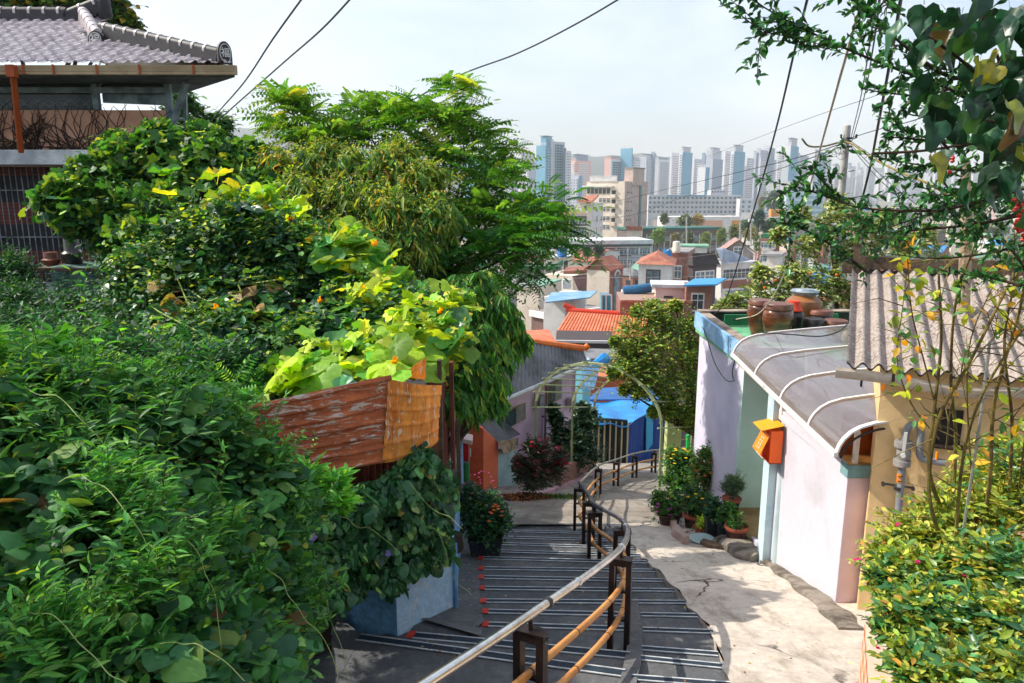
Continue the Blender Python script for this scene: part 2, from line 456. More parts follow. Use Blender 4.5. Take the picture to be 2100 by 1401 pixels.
# ---------------------------------------------------------------- ground to the horizon
M_soil = mat('soil', '3a2f22', '57492f', 2.5, bmp=.6, bsc=9, fine=.3)
M_town = mat('town_ground', '8d8a80', '6f7a55', .02, .45, .6, fine=.2)
def gfun(x, y):
    z = gz(y) - .34
    if y < 17 and x < -1.5: z += min(1, (-1.5 - x) / 1.5) * .3
    z += .06 * math.sin(x * 1.7 + y * .9) if y < 40 else 0
    return z
xs = [-3500, -1200, -500, -220, -100, -50, -25, -14, -9, -6, -4, -2.5, -1.2, 0, 1.2, 2.5, 4, 6, 9, 14, 25, 50, 100, 220, 500, 1200, 3500]
ys = [-8, -4, -2, 0, 2, 4, 6, 8, 10, 12, 14, 17, 20, 25, 30, 38, 46, 55, 75, 100, 140, 180, 240, 300, 500, 900, 1600, 3000, 6900]
b = MB(); W = len(xs)
b.add([(x, y, gfun(x, y)) for y in ys for x in xs], [(j * W + i, j * W + i + 1, (j + 1) * W + i + 1, (j + 1) * W + i) for j in range(len(ys) - 1) for i in range(W - 1)])
nearf = b.build('ground', M_town, smooth=True, org=(0, 0, 0)); tag(nearf, kind='structure')
nearf.data.materials.append(M_soil)
for p in nearf.data.polygons:
    if p.center.y < 46 and abs(p.center.x) < 30: p.material_index = 1

# hills on the horizon
def hill(name, y0, prof, depth, m):
    xs = [p[0] for p in prof]
    def hz_(x):
        for (a, za), (c, zc) in zip(prof, prof[1:]):
            if x <= c:
                t = (x - a) / (c - a); t = t * t * (3 - 2 * t); return za + (zc - za) * t
        return prof[-1][1]
    def fn(u, v):
        x = xs[0] + (xs[-1] - xs[0]) * u
        h = (hz_(x) + 28) * math.sin(math.pi * (v * .5)) + 9 * math.sin(x * .013) * v + 5 * math.sin(x * .041 + 2) * v
        return (x, y0 + depth * v, -28 + max(h, 0))
    return tag(MB().grid(fn, 160, 6).build(name, m, smooth=True, org=(0, y0, -28)), kind='structure')
M_hill = mat('forest_hill', '1d332c', '2a4238', .01, bmp=0, fine=.3)
def hp(pts, Y): return [(P(px, py, Y).x, P(px, py, Y).z) for px, py in pts]
hill('hills', 2900, hp([(200, 330), (420, 300), (480, 268), (540, 262), (600, 270), (680, 285), (760, 300), (900, 320), (1050, 330), (1150, 322), (1185, 314), (1215, 315), (1240, 319), (1320, 320), (1420, 325), (1600, 335), (1750, 345), (1850, 350), (2300, 352)], 2900 + 600), 600, M_hill)

# ---------------------------------------------------------------- the alley
M_conc_l = crackmat('ramp_concrete', 'd6cabc', 'b0a396', '958979', sc=1.3, lo=.5, hi=.72, rough=.9, bmp=.45, bsc=26, fine=.25)
M_conc_d = mat('step_concrete', '626467', '7c7c7c', 2.2, .46, .66, rough=.86, bmp=.5, bsc=40, fine=.35)
M_kerb = mat('kerb_concrete', '9c9184', '5f574d', 4.5, .42, .62, rough=.92, bmp=.7, bsc=14, fine=.3)
M_strip = mat('strip_rubber', '1d2b38', '2a3a48', 8, rough=.7, bmp=.2, bsc=120, fine=.2)
M_strw = mat('strip_edge', 'cfd3d4', 'a8aeb2', 12, rough=.55, fine=.15)
M_red = mat('red_tape', 'd8402c', 'b9301f', 14, rough=.6, fine=.15)
NOS = [((985, 1070), (1275, 1075)), ((985, 1086), (1282, 1093)), ((985, 1099), (1290, 1107)), ((985, 1112), (1301, 1122)), ((985, 1127), (1313, 1137)), ((983, 1142), (1327, 1151)),
       ((983, 1163), (1343, 1168)), ((983, 1181), (1360, 1188)), ((984, 1203), (1382, 1208)), ((986, 1229), (1404, 1232)),
       ((990, 1250), (1428, 1259)), ((990, 1276), (1461, 1291)), ((858, 1293), (1461, 1291))]
# each nosing as 3D polyline left -> rail -> ramp edge
MID = [None] * 10 + [(1306, 1232), (1313, 1258), (1311, 1290)]
main = []; side = []
yv = [1070, 1086, 1099, 1112, 1127, 1142, 1163, 1181, 1203, 1229, 1250, 1276]
for i in range(12):
    l, r = NOS[i]
    rr = G(*r); ll = G(*l); mp_ = G(*[(p_, l[1] + (r[1] - l[1]) * (p_ - l[0]) / (r[0] - l[0])) for p_ in [1290 if i > 4 else 1240]][0])
    main.append((ll, mp_)); side.append((mp_, rr))
main = main[::-1]; side = side[::-1]                # now from the top step (near) down
ramp_edge_px = [(1428, 1259), (1404, 1232), (1382, 1208), (1360, 1188), (1343, 1168), (1327, 1153), (1313, 1138), (1301, 1124), (1290, 1114), (1282, 1103), (1276, 1090), (1270, 1074)]
main = [(G(742, 1301), G(1283, 1374)), (G(842, 1296), G(1292, 1338))] + [(m[0], G(1306 if k < 3 else 1290, 0) if False else m[1]) for k, m in enumerate(main)]
side = [(G(1296, 1384), G(1496, 1399)), (G(1315, 1345), G(1486, 1362)), (G(1316, 1325), G(1472, 1337)), (G(1317, 1287), G(1461, 1292)), (G(1313, 1257), G(1428, 1259))] + side[2:]
stairs = thing('stairs', None, None, (0.4, 5.5, -3.4)); tag(stairs, kind='structure')
def flight(seq, first_back, name):
    bt = MB(); br = MB()
    back = first_back
    for (l, r) in seq:
        zl, zr = l.z, r.z
        a = V(back[0].x, back[0].y, zl); c = V(back[1].x, back[1].y, zr)
        bt.poly([a, c, V(r), V(l)][::-1])
        br.poly([V(back[0]), V(back[1]), c, a])
        back = (l, r)
    l, r = seq[-1]
    bt2 = MB().poly([l, r, r - V(0, 0, .2), l - V(0, 0, .2)])
    bt.v and bt.build(name, M_conc_d, stairs)
    br.build('riser', M_conc_d, stairs)
back0 = (V(main[0][0].x - .02, main[0][0].y - 1.1, main[0][0].z + .0), V(main[0][1].x - .1, main[0][1].y - 1.5, main[0][1].z))
flight(main, (V(main[0][0].x - .5, .9, main[0][0].z + .004), V(main[0][1].x, .9, main[0][1].z + .004)), 'main_steps')
flight(side, (V(side[0][0].x, 1.2, side[0][0].z + .12), V(side[0][1].x - .05, 1.2, side[0][1].z + .12)), 'side_steps')
def strips(seq, w, red, name):
    for k, (l, r) in enumerate(seq):
        ww = w if k > 1 or name != 'nosing_strip' else w * 1.35
        d = (r - l); n = V(-d.y, d.x, 0).normalized()          # towards +y (downhill)
        if n.y < 0: n = -n
        up = V(0, 0, .005)
        a0, a1 = l + up - n * .012, r + up - n * .012
        s = MB().slab([a0 - n * ww, a1 - n * ww, a1, a0], (0, 0, .004)).build(name, M_strip, stairs)
        e = MB()
        for o in (0.0, ww + .0):
            e.slab([a0 - n * o - n * .004, a1 - n * o - n * .004, a1 - n * o + n * .006, a0 - n * o + n * .006], (0, 0, .0065))
        e.build('strip_edge', M_strw, s)
        if red and k < 10 and k not in (0,):
            u = d.normalized()
            MB().slab([a0 - n * (ww + .008) - u * .004, a0 + u * .05 - n * (ww + .008), a0 + u * .05 + n * .01, a0 - u * .004 + n * .01], (0, 0, .009)).build('red_end', M_red, s)
strips(main, .05, True, 'nosing_strip')
strips(side, .045, False, 'side_strip')
# channel left of the steps
cl_ = MB()
pts = [(m[0], V(-.45 - .05 * (m[0].y - 5.1), m[0].y, m[0].z)) for m in main[2:]]
pts = [(main[2][0] + V(0, -.3, .1), V(-.5, 4.9, main[2][0].z + .1))] + pts + [(V(-.55, 9.5, -4.58), V(-.7, 9.5, -4.58))]
for (a, c), (a2, c2) in zip(pts, pts[1:]):
    cl_.poly([c + V(-.25, 0, .02), a + V(.0, 0, -.015), a2 + V(.0, 0, -.015), c2 + V(-.25, 0, .02)])
cl_.build('side_channel', M_conc_d, stairs)
MB().grid(lambda u, v: (-.9 + 2.45 * u, .9 + 7.6 * v, -1.71 - .3 * (.9 + 7.6 * v) - .15), 4, 10).build('sub_base', M_conc_d, stairs)
MB().add([p for m_ in main for p in (m_[1] + V(.001, 0, 0), m_[1] + V(.001, 0, -.3))], [(2 * i, 2 * i + 1, 2 * i + 3, 2 * i + 2) for i in range(len(main) - 1)]).build('step_side', M_conc_d, stairs)
MB().slab([G(1265, 1425) , G(1300, 1425), G(1318, 1340), G(1316, 1285), G(1308, 1225), G(1290, 1225), G(1290, 1285), G(1284, 1338)], (0, 0, -.25)).build('middle_kerb', M_conc_d, stairs)
# near-left slope between the top landing and the retaining wall
MB().poly([V(-3.5, .9, main[0][0].z + .3), V(main[0][0].x - .4, .9, main[0][0].z + .003), V(main[0][0]) + V(0, 0, .003), G(742, 1301) + V(-.1, .1, .0), V(-1.6, 5.4, -3.2), V(-3.5, 5.4, -2.9)]).build('landing', M_conc_d, stairs)
# flat apron by the foot of the blue wall
MB().poly([main[1][0] + V(-.0, .0, -.012), main[1][0] + V(.4, -.05, -.012), main[2][0] + V(.02, -.02, 0.03), V(-.45, 5.2, main[2][0].z + .06), V(-.82, 4.85, main[1][0].z + .03)]).build('apron', M_conc_d, stairs)

# ramp and lower path
def edge_x(y):
    pts = [(0.5, 1.20), (side[0][1].y, side[0][1].x)] + [(s[1].y, s[1].x) for s in side[1:]]
    for (a, xa), (c, xc) in zip(pts, pts[1:]):
        if y <= c: return xa + (xc - xa) * (y - a) / (c - a + 1e-9)
    return pts[-1][1]
yend = side[-1][1].y
def rampf(u, v):
    y = .5 + (yend - .5) * v
    x0 = edge_x(y); x = x0 + (3.3 - x0) * u
    z = -1.71 - .3 * y + .012 * math.sin(x * 5 + y * 3) + .02 * math.sin(y * 2.1 + x) + (.05 * max(0, u - .75) * 4 if y < 5.6 else 0)
    return (x + (.02 * math.sin(y * 9) + .015 * math.sin(y * 23) if u == 0 else 0), y, z + (.012 if u < .3 else 0))
def skirt(u, v):
    y = .5 + (yend - .5) * v; x0 = edge_x(y)
    return (x0 + .0, y, rampf(0, v)[2] - .4 * u)
rp = MB().grid(rampf, 14, 60).grid(skirt, 2, 60).build('ramp', M_conc_l, smooth=True, org=(0, 0, 0)); tag(rp, kind='structure')
def skirt(u, v):
    y = .5 + (yend - .5) * v; x0 = edge_x(y)
    return (x0 + .002, y, -1.71 - .3 * y - .01 - .35 * u)
def pathf(u, v):
    y = yend - .02 + (30 - yend) * v ** 1.6
    wl = -1.25 - .12 * (y - 8); wr = 3.5 + .3 * max(0, y - 11)
    x = wl + (wr - wl) * u
    if v == 0: z = -1.71 - .3 * y
    else: z = gz(y) + .015 * math.sin(x * 4 + y * 2)
    return (x, y, z + .002)
M_path = crackmat('path_concrete', 'a59b8f', '7d766d', '69635b', sc=1.1, lo=.45, hi=.65, rough=.88, bmp=.35, bsc=22, fine=.25)
pt_ = MB().grid(pathf, 26, 60).build('path', M_path, smooth=True, org=(0, 0, 0)); tag(pt_, kind='structure')

# kerb along the right-hand wall
def lumpy(path, w, h, m, name, seed=0, kind='structure'):
    r = random.Random(seed); pts = catmull(path, 8)
    prof = [(-w / 2 - .02, -.12), (-w / 2, h * .5), (-w * .3, h * .95), (w * .2, h), (w / 2, h * .9), (w / 2 + .02, -.12)]
    b = MB(); vs = []
    for i, p in enumerate(pts):
        d = (pts[min(i + 1, len(pts) - 1)] - pts[max(i - 1, 0)]); d.z = 0; d.normalize(); n = V(d.y, -d.x, 0)
        for q, (a, z) in enumerate(prof):
            vs.append(p + n * (a + .02 * math.sin(i * .7 + q)) + V(0, 0, z + .008 * math.sin(i * 1.1 + 2 * q)))
    k = len(prof)
    b.add(vs, [(i * k + q, i * k + q + 1, (i + 1) * k + q + 1, (i + 1) * k + q) for i in range(len(pts) - 1) for q in range(k - 1)])
    b.add(vs[:k], [tuple(range(k))]); b.add(vs[-k:], [tuple(range(k))[::-1]])
    return tag(b.build(name, m, smooth=True), kind=kind)
lumpy([G(1745, 1295), G(1700, 1250), G(1650, 1205), G(1612, 1175), G(1583, 1152)], .2, .035, M_kerb, 'kerb', 3)

# garden bank on the left, behind the retaining wall and fence
M_bank = mat('garden_earth', '241d14', '3a3020', 3.0, bmp=.8, bsc=7, fine=.4)
def bankz(x, y):
    z = -2.62 - .04 * (y - 5)
    if y > 14.5: z -= (y - 14.5) * .5
    if x > -1.0 - .05 * (y - 5): z -= .0
    return z + .07 * math.sin(x * 2.3 + y) * math.cos(y * 1.9)
def bankf(u, v):
    y = 4.95 + 15 * v
    xr = -.62 - .09 * (y - 5); x = xr - 16 * (1 - u) ** 1.4
    return (x, y, bankz(x, y) if u < 1 else gz(y) - .4)
bk = MB().grid(bankf, 26, 26).build('garden_bank', M_bank, smooth=True, org=(0, 0, 0)); tag(bk, kind='structure')
def bank2(u, v):                                   # near slope under the bramble
    y = .6 + 4.6 * v; x = -1.15 - 7 * (1 - u) ** 1.3 - .25 * math.sin(y * 2)
    h = min(1, (-1.1 - x) / 1.1)
    z0 = gz(y) - .15; z1 = -1.75 - .12 * (y - 1)
    return (x, y, z0 + (z1 - z0) * max(0, h) + .06 * math.sin(3 * x + 2 * y))
b2 = MB().grid(bank2, 20, 16).build('garden_slope', M_bank, smooth=True, org=(0, 0, 0)); tag(b2, kind='structure')

# retaining wall painted blue
M_blue = mat('blue_paint', 'b4daf2', 'ebe4de', 2.6, .52, .64, rough=.9, bmp=.6, bsc=16, fine=.25)
def mould(m, z0, z1):
    nt = m.node_tree; b = nt.nodes['Principled BSDF']; old = b.inputs['Base Color'].links[0].from_socket
    tc = N(nt, 'ShaderNodeTexCoord'); sx = N(nt, 'ShaderNodeSeparateXYZ'); L(nt, tc.outputs['Object'], sx.inputs[0])
    nz = noise(nt, ocoord(nt, (1, 1, .3)), 9, 6, .7)
    a = N(nt, 'ShaderNodeMath', operation='MULTIPLY_ADD'); a.inputs[1].default_value = .7; L(nt, nz, a.inputs[0]); L(nt, sx.outputs[2], a.inputs[2])
    f = ramp(nt, a.outputs[0], z0, z1); L(nt, mixc(nt, f, old, lin('22282a')), b.inputs['Base Color'])
mould(M_blue, .74, .95)
M_blue2 = mat('blue_paint_worn', '80c0ea', '3a4c57', 1.9, .52, .72, rough=.9, bmp=.7, bsc=14, fine=.4)
mould(M_blue2, .66, .85)
rw = thing('retaining_wall', 'low blue-painted concrete retaining wall with black mould streaks at the head of the steps', 'wall', (-.8, 4.8, -3.2))
c0, c1, c2 = G(690, 1255), G(815, 1302), G(930, 1267)
c1 = V(c1.x, c1.y, c1.z); ztop = -2.62
def wseg(a, b_, za, zb, m, nm, t=.18):
    a = V(a); b_ = V(b_); d = (b_ - a); d.z = 0; n = V(-d.y, d.x, 0).normalized() * t
    if n.y < 0: n = -n
    lo = min(a.z, b_.z) - .25
    MB().add([V(a.x, a.y, lo), V(b_.x, b_.y, lo), V(b_.x, b_.y, zb), V(a.x, a.y, za), V(a.x, a.y, lo) + n, V(b_.x, b_.y, lo) + n, V(b_.x, b_.y, zb) + n, V(a.x, a.y, za) + n],
             [(0, 1, 2, 3), (4, 7, 6, 5), (3, 2, 6, 7), (0, 3, 7, 4), (1, 5, 6, 2), (0, 4, 5, 1)]).build(nm, m, rw)
wseg(c0 - V(.8, -.3, 0), c1, -2.62, -2.6, M_blue2, 'wall_face')
wseg(c1 + V(.001, .001, 0), c2, -2.6, -2.66, M_blue, 'wall_face')
MB().poly([c0 + V(-.8, .3, 0) + V(0, 0, -2.615 - c0.z), V(c1.x + .03, c1.y + .02, -2.592), V(c2.x - .02, c2.y + .1, -2.652), V(-.75, 5.6, -2.5), V(-2.0, 5.8, -2.45)]).build('soil_top', M_bank, rw)
M_bsheet = mat('blue_sheet', '7db4dc', '4a83b5', 3, .4, .6, rough=.6, fine=.2)
lw = thing('side_wall', 'long narrow light blue wall with a mossy grey cap running down beside the steps', 'wall', (-.6, 7.5, -4.3))
def lwf(u, v):
    y = 5.17 + 5.2 * v; x = -.455 - .055 * (y - 5.17) + .012 * math.sin(y * 42)
    zb = gz(y) - .15; zt = -2.55 - .2 * (y - 5.17)
    return (x, y, zb + (zt - zb) * u)
MB().grid(lwf, 1, 130).build('wall_face', M_bsheet, lw)
cap = MB(); 
for i in range(12):
    y = 5.2 + 5.1 * i / 11
    cap.v  # noqa
pts = [V(-.52 - .055 * (y - 5.17), y, -2.53 - .2 * (y - 5.17)) for y in [5.2 + 5.15 * i / 14 for i in range(15)]]
cap.tube(pts, [.085 + rnd.uniform(-.012, .012) for _ in pts], 7)
cap.build('wall_cap', mat('old_cement', '4c4a47', '2f302f', 5, bmp=.8, bsc=12), lw, smooth=True)
MB().tube([c2 + V(.02, .0, -.02), V(c2.x + .02, c2.y, -2.62)], .018, 8).build('drain_pipe', M_bsheet, rw, smooth=True)

lumpy([V(c0.x, c0.y + .1, -2.64), V(c1.x - .25, c1.y + .08, -2.62), V(c1.x, c1.y + .05, -2.62), V(c2.x - .1, c2.y + .06, -2.68), V(c2.x + .0, c2.y + .3, -2.68)], .08, .02, M_bank, 'soil_edge', 4)
# ================================================================ hand rail down the steps
M_steel = mat('steel', 'eeebe7', 'c9c5c0', 6, rough=.25, metal=1.0, fine=.06)
M_steel_d = mat('steel_wrap', '55585a', '3d4042', 6, rough=.45, metal=.6, fine=.1)
M_brown = mat('brown_steel', '33231f', '1f1614', 9, rough=.45, bmp=.15, bsc=60, fine=.2)
M_bamboo = mat('bamboo_rail', 'e2a25c', 'c98544', 3.5, .4, .65, rough=.5, bmp=.1, bsc=40, stretch=(1, 1, 1), fine=.12)
M_joint = mat('bamboo_joint', '6b4427', rough=.6)
def gp(px, py, dz=0): return G(px, py) + V(0, 0, dz)
posts = [V(.085, 3.02, 0), G(1268, 1318), V(.94, 6.0, 0), G(1218, 1143), G(1206, 1110), G(1187, 1082), G(1226, 1014), G(1263, 996), G(1301, 979), G(1340, 969), G(1372, 962)]
posts = [V(p.x, p.y, gz(p.y)) for p in posts]
posts[2].x = (1271 - 1050) / FPX * 6.62
hgt = [.63, .63, .56, .52, .5, .56, .49, .5, .51, .51, .51]
rail = thing('handrail', 'winding steel handrail with bamboo-coloured bars on brown posts, dividing the steps', 'handrail', (.5, 4, -3))
start = V(-.62, 1.55, gz(1.55)); base = [start] + posts
hh = [.63] + hgt
for i, p in enumerate(posts):
    a = base[i]; c = base[min(i + 2, len(base) - 1)]
    d = (c - a); d.z = 0; d.normalize(); n = V(d.y, -d.x, 0); h = hgt[i]; w = .15 if i < 6 else .13
    pb = MB()
    for s in (-1, 1):
        pb.frame(p + n * (s * (w / 2 - .018)) + V(0, 0, h / 2 - .05), n, d, (0, 0, 1), .036, .062, h + .1)
    pb.frame(p + V(0, 0, h - .022), n, d, (0, 0, 1), w - .074, .058, .044)
    pb.frame(p + V(0, 0, h + .004), n, d, (0, 0, 1), w + .006, .068, .01)
    for zc in (.22, .43): pb.frame(p + V(0, 0, zc * h / .62 - .045), n, d, (0, 0, 1), w - .07, .03, .014)
    po = pb.build('post', M_brown, rail)
    bb = MB()
    for s in (-1, 1):
        for q in (.0, .03):
            bb.tube([p + n * (w / 2 - .001) + V(0, 0, h - .03) - d * (q - .015), p + n * (w / 2 + .012) + V(0, 0, h - .03) - d * (q - .015)], .006, 6)
    bb.build('bolt', M_steel, po)
    MB().tube([p + V(0, 0, h), p + V(0, 0, h + .09)], .011, 8).build('pin', M_brown, po)
def along(k, f, i0=0, i1=None, n=8):
    return catmull([base[i] + V(0, 0, hh[i] * f if k == 0 else hh[i] + k) for i in range(i0, (i1 or len(base)))], n)
top = along(.085, 0, 0, 7)
nn = len(top)
cut = int(nn * .60)
MB().tube(top[:cut + 1], .0215, 14).build('handrail_pipe', M_steel, rail, smooth=True)
MB().tube(top[cut:], .023, 12).build('wrapped_pipe', M_steel_d, rail, smooth=True)
q = [base[6] + V(.0, .05, hh[6] + .05)] + [base[i] + V(0, 0, hh[i] + .07) for i in range(7, 12)] + [base[11] + V(.8, .6, .46)]
MB().tube(catmull(q, 6), .017, 10).build('end_pipe', mat('old_pipe', 'a9a496', '837c6c', 5, rough=.5, metal=.3), rail, smooth=True)
for t_ in (.06, .19, .235, .33, .45):
    i = int(t_ * nn); a, c = top[i], top[i + 1]; d = (c - a).normalized()
    MB().tube([a - d * .02, a - d * .008, a + d * .008, a + d * .02], [.0235, .0275, .0275, .0235], 14).build('collar', M_steel if t_ != .19 else M_steel_d, rail, smooth=True)
for f in (.3, .66):
    for (i0, i1) in ((0, 7), (6, 12)):
        c = catmull([base[i] + V(0, 0, hh[i] * f) for i in range(i0, i1)], 8)
        br = MB().tube(c, .0195, 10).build('bamboo_rail', M_bamboo, rail, smooth=True)
        jb = MB(); acc = 0
        for a, b_ in zip(c, c[1:]):
            acc += (b_ - a).length
            if acc > .55:
                acc = 0; d = (b_ - a).normalized(); jb.tube([a - d * .006, a + d * .006], .0212, 10)
        if jb.v: jb.build('joint_rings', M_joint, br, smooth=True)

# ================================================================ right-hand house with porch
M_white = mat('porch_white', 'cfccd6', 'b3acb2', 1.3, .52, .8, rough=.9, bmp=.12, bsc=30, fine=.06)
M_lav = mat('lavender_paint', 'd9c3ce', 'c5adb9', 1.3, .4, .7, rough=.9, bmp=.12, bsc=30, fine=.06)
M_mauve = mat('pale_lilac_paint', 'd5d0e4', 'c2bcd8', 1.4, .45, .7, rough=.9, bmp=.2, bsc=24, fine=.08)
M_mint = mat('mint_paint', 'd2e9e2', 'b4d2cb', 1.0, .4, .75, rough=.9, bmp=.15, bsc=30, fine=.06)
M_teal = mat('teal_trim', '7fa6aa', '6b9096', 3, rough=.85, bmp=.2, bsc=30, fine=.15)
M_sky = mat('sky_blue_trim', '86b6dc', 'b6cfe2', 3, .5, .7, rough=.85, bmp=.25, bsc=20, fine=.15)
M_frame = mat('white_aluminium', 'e4e1de', rough=.35, fine=.05)
M_orange_in = mat('orange_board', 'b05a1c', '8f4313', 2.5, rough=.6, fine=.2)
M_ceil = mat('ledge_cement', 'd7a75f', '8f7446', 5, .4, .7, rough=.9, bmp=.4, bsc=20, fine=.2)
ph = thing('porch_house', 'lilac and white house with a canopied porch and green flat roof', 'house', (3.0, 7, -4.1))
def wall(pts, z0, z1, m, nm, par, t=.12, side=1):     # list of xy points, z1 constant or per point
    for i in range(len(pts) - 1):
        a, c = V(*pts[i], 0), V(*pts[i + 1], 0); d = (c - a).normalized(); n = V(d.y, -d.x, 0) * t * side
        za = z1[i] if isinstance(z1, (list, tuple)) else z1; zc = z1[i + 1] if isinstance(z1, (list, tuple)) else z1
        q = [V(a.x, a.y, z0), V(c.x, c.y, z0), V(c.x, c.y, zc), V(a.x, a.y, za)]
        MB().slab(q, n).build(nm, m, par)
zt = -2.24
# low porch wall: long face and end face
wall([(2.68, 5.5), (2.70, 7.02)], -4.3, zt, M_white, 'long_wall', ph, .12, 1)
wall([(2.802, 5.5), (3.3, 5.5)], -4.0, zt - .002, M_lav, 'end_wall', ph, .1, -1)
MB().slab([V(2.681, 5.498, -4), V(2.80, 5.498, -4), V(2.80, 5.498, zt - .001), V(2.681, 5.498, zt - .001)], (0, -.003, 0)).build('end_face', M_lav, ph)
MB().box((2.745, 6.27, zt + .053), (.15, 1.5, .105)).build('coping', M_white, ph)
MB().box((2.985, 5.53, zt + .05), (.65, .13, .1)).build('coping', M_teal, ph)
MB().box((2.99, 5.6, zt + .104), (.62, .22, .008)).build('ledge', M_ceil, ph)
MB().box((3.15, 5.72, -1.97), (.9, .03, .4)).build('inner_board', M_orange_in, ph)
MB().box((2.735, 5.52, -2.015), (.032, .04, .3)).build('mullion', M_frame, ph)
# pillar with down pipe
MB().box((2.72, 7.12, -3.15), (.2, .17, 2.25)).build('pillar', mat('pale_blue_pillar', 'c6dbe2', '9fc3d6', 1.2, .5, .7, rough=.85, bmp=.2, bsc=20), ph)
dp = MB().tube([P(1585, 1152, 6.93) + V(.03, -.03, 0), P(1613, 858, 6.93) + V(.03, 0, 0)], .052, 14).build('down_pipe', mat('pipe_pale_blue', 'b7c9cc', '9fb6bc', 2, rough=.5, fine=.06), ph, smooth=True)
e0 = P(1613, 858, 6.93)
MB().tube([e0 + V(.03, 0, -.02), e0 + V(.03, 0, .07)], .06, 14).build('pipe_socket', M_teal, dp, smooth=True)
MB().box(tuple(e0 + V(-.03, .02, .16)), (.05, .05, .24)).build('pipe_bracket', M_frame, dp)
# recess door wall (mint), reveal and the far lilac wall
wall([(2.87, 8.78), (3.62, 8.78)], -4.7, -1.9, M_mint, 'recess_wall', ph, .1, -1)
wall([(3.6, 7.0), (3.6, 8.8)], -4.5, -1.9, M_mint, 'door_wall', ph, .1, 1)
wall([(2.87, 8.8), (2.93, 11.2)], -6.0, -2.02, M_mauve, 'long_wall', ph, .12, 1)
MB().box((3.2, 7.9, gz(7.9) - .02), (.86, 1.8, .2)).build('doorstep', mat('tan_floor', 'a98a60', '8a6d48', 3, rough=.8, bmp=.3), ph)
MB().slab([G(1530, 1110) + V(0, 0, .1), G(1576, 1152) + V(0, 0, .1), G(1576, 1152) + V(0, 0, -.1), G(1530, 1110) + V(0, 0, -.1)], (.04, .02, 0)).build('threshold', M_mauve, ph)
MB().frame((2.8, 7.95, -2.02), V(.06, 1, .0).normalized(), (1, 0, 0), (0, 0, 1), 1.66, .14, .16).build('lintel', mat('flaky_cement', 'd3c3b2', 'a8937d', 7, rough=.95, bmp=.8, bsc=30, fine=.25), ph)
# roof slab with parapet and blue fascia
M_grn = mat('green_roof_paint', '86c79a', '5fae7e', 1.2, .4, .7, rough=.7, fine=.12)
M_grnd = mat('dark_green_parapet', '1e6b43', '2b7a50', 3, rough=.7, fine=.2)
M_prc = mat('parapet_cap', 'b3a08f', '6f6357', 3, rough=.9, bmp=.4, fine=.25)
M_dark = mat('dark_grey', '3a3f3b', '2a2e2b', 2, rough=.95)  # plain dark grey shared by parapets, a door, balcony panels and insulators
roof = MB().slab([V(2.86, 8.75, -2.16), V(5.6, 8.75, -2.16), V(5.6, 11.2, -2.16), V(2.86, 11.2, -2.16)], (0, 0, .12)).build('roof', M_grn, ph)
MB().slab([V(2.80, 8.7, -2.10), V(2.86, 11.3, -2.10), V(2.86, 11.3, -1.86), V(2.80, 8.7, -1.86)], (.05, 0, 0)).build('fascia', M_sky, roof)
MB().slab([V(2.85, 8.7, -1.865), V(2.91, 11.3, -1.865), V(3.05, 11.3, -1.865), V(2.98, 8.7, -1.865)], (0, 0, .012)).build('parapet_cap', M_prc, roof)
MB().slab([V(2.86, 8.7, -2.03), V(2.92, 11.15, -2.03), V(3.0, 11.15, -2.03), V(2.94, 8.7, -2.03)], (0, 0, .16)).build('parapet', M_dark, roof)
MB().box((4.3, 11.24, -1.93), (2.76, .14, .16)).build('parapet', M_dark, roof)
MB().box((4.3, 11.24, -1.838), (2.8, .2, .018)).build('parapet_cap', M_prc, roof)
pgx = P(1497, 650, 11.0).x
MB().box((pgx + .22, 10.98, -1.94), (.62, .05, .17)).build('green_board', M_grnd, roof)
MB().box((4.55, 11.06, -1.93), (.9, .05, .15)).build('green_board', M_grnd, roof)
MB().tube([P(1503, 655, 10.6), P(1519, 659, 10.6)], .012, 6).build('roof_rod', M_steel_d, roof)
# electric meter box on lilac wall
eb = MB().box(tuple(P(1513, 823, 9.35) + V(-.03, 0, 0)), (.09, .16, .26)).build('meter_box', mat('grey_plastic', '9a9a96', rough=.6), ph)
MB().tube(catmull([P(1510, 725, 8.9), P(1502, 770, 9.2), P(1516, 800, 9.2), P(1518, 850, 9.2)], 5), .007, 5).build('cable', M_brown, eb)
# canopy of tinted polycarbonate
def eave_pt(y): 
    p = [(5.3, 2.48), (7.0, 2.585), (8.75, 2.71)]
    for (a, xa), (c, xc) in zip(p, p[1:]):
        if y <= c: return xa + (xc - xa) * (y - a) / (c - a)
    return 2.71
PROF = [(0, -1.965), (.015, -1.915), (.045, -1.862), (.095, -1.81), (.165, -1.768), (.27, -1.735), (.5, -1.70), (.9, -1.66), (1.45, -1.61)]
def prof(t):
    t *= len(PROF) - 1; i = min(int(t), len(PROF) - 2); f = t - i
    return PROF[i][0] + (PROF[i + 1][0] - PROF[i][0]) * f, PROF[i][1] + (PROF[i + 1][1] - PROF[i][1]) * f
m, nt, pb = nodes('polycarbonate')
vv = ocoord(nt); wv = N(nt, 'ShaderNodeTexWave', Scale=14.0, Distortion=0.0); wv.bands_direction = 'X'; L(nt, vv, wv.inputs[0])
pb.inputs['Base Color'].default_value = (*lin('75645f'), 1); pb.inputs['Roughness'].default_value = .16; pb.inputs['Specular IOR Level'].default_value = 1.0
pb.inputs['Coat Weight'].default_value = 1.0; pb.inputs['Coat Roughness'].default_value = .06; pb.inputs['Coat IOR'].default_value = 1.7
bump(nt, pb, wv.outputs['Fac'], .25, .004)
tp = N(nt, 'ShaderNodeBsdfTransparent'); tp.inputs[0].default_value = (.62, .5, .45, 1)
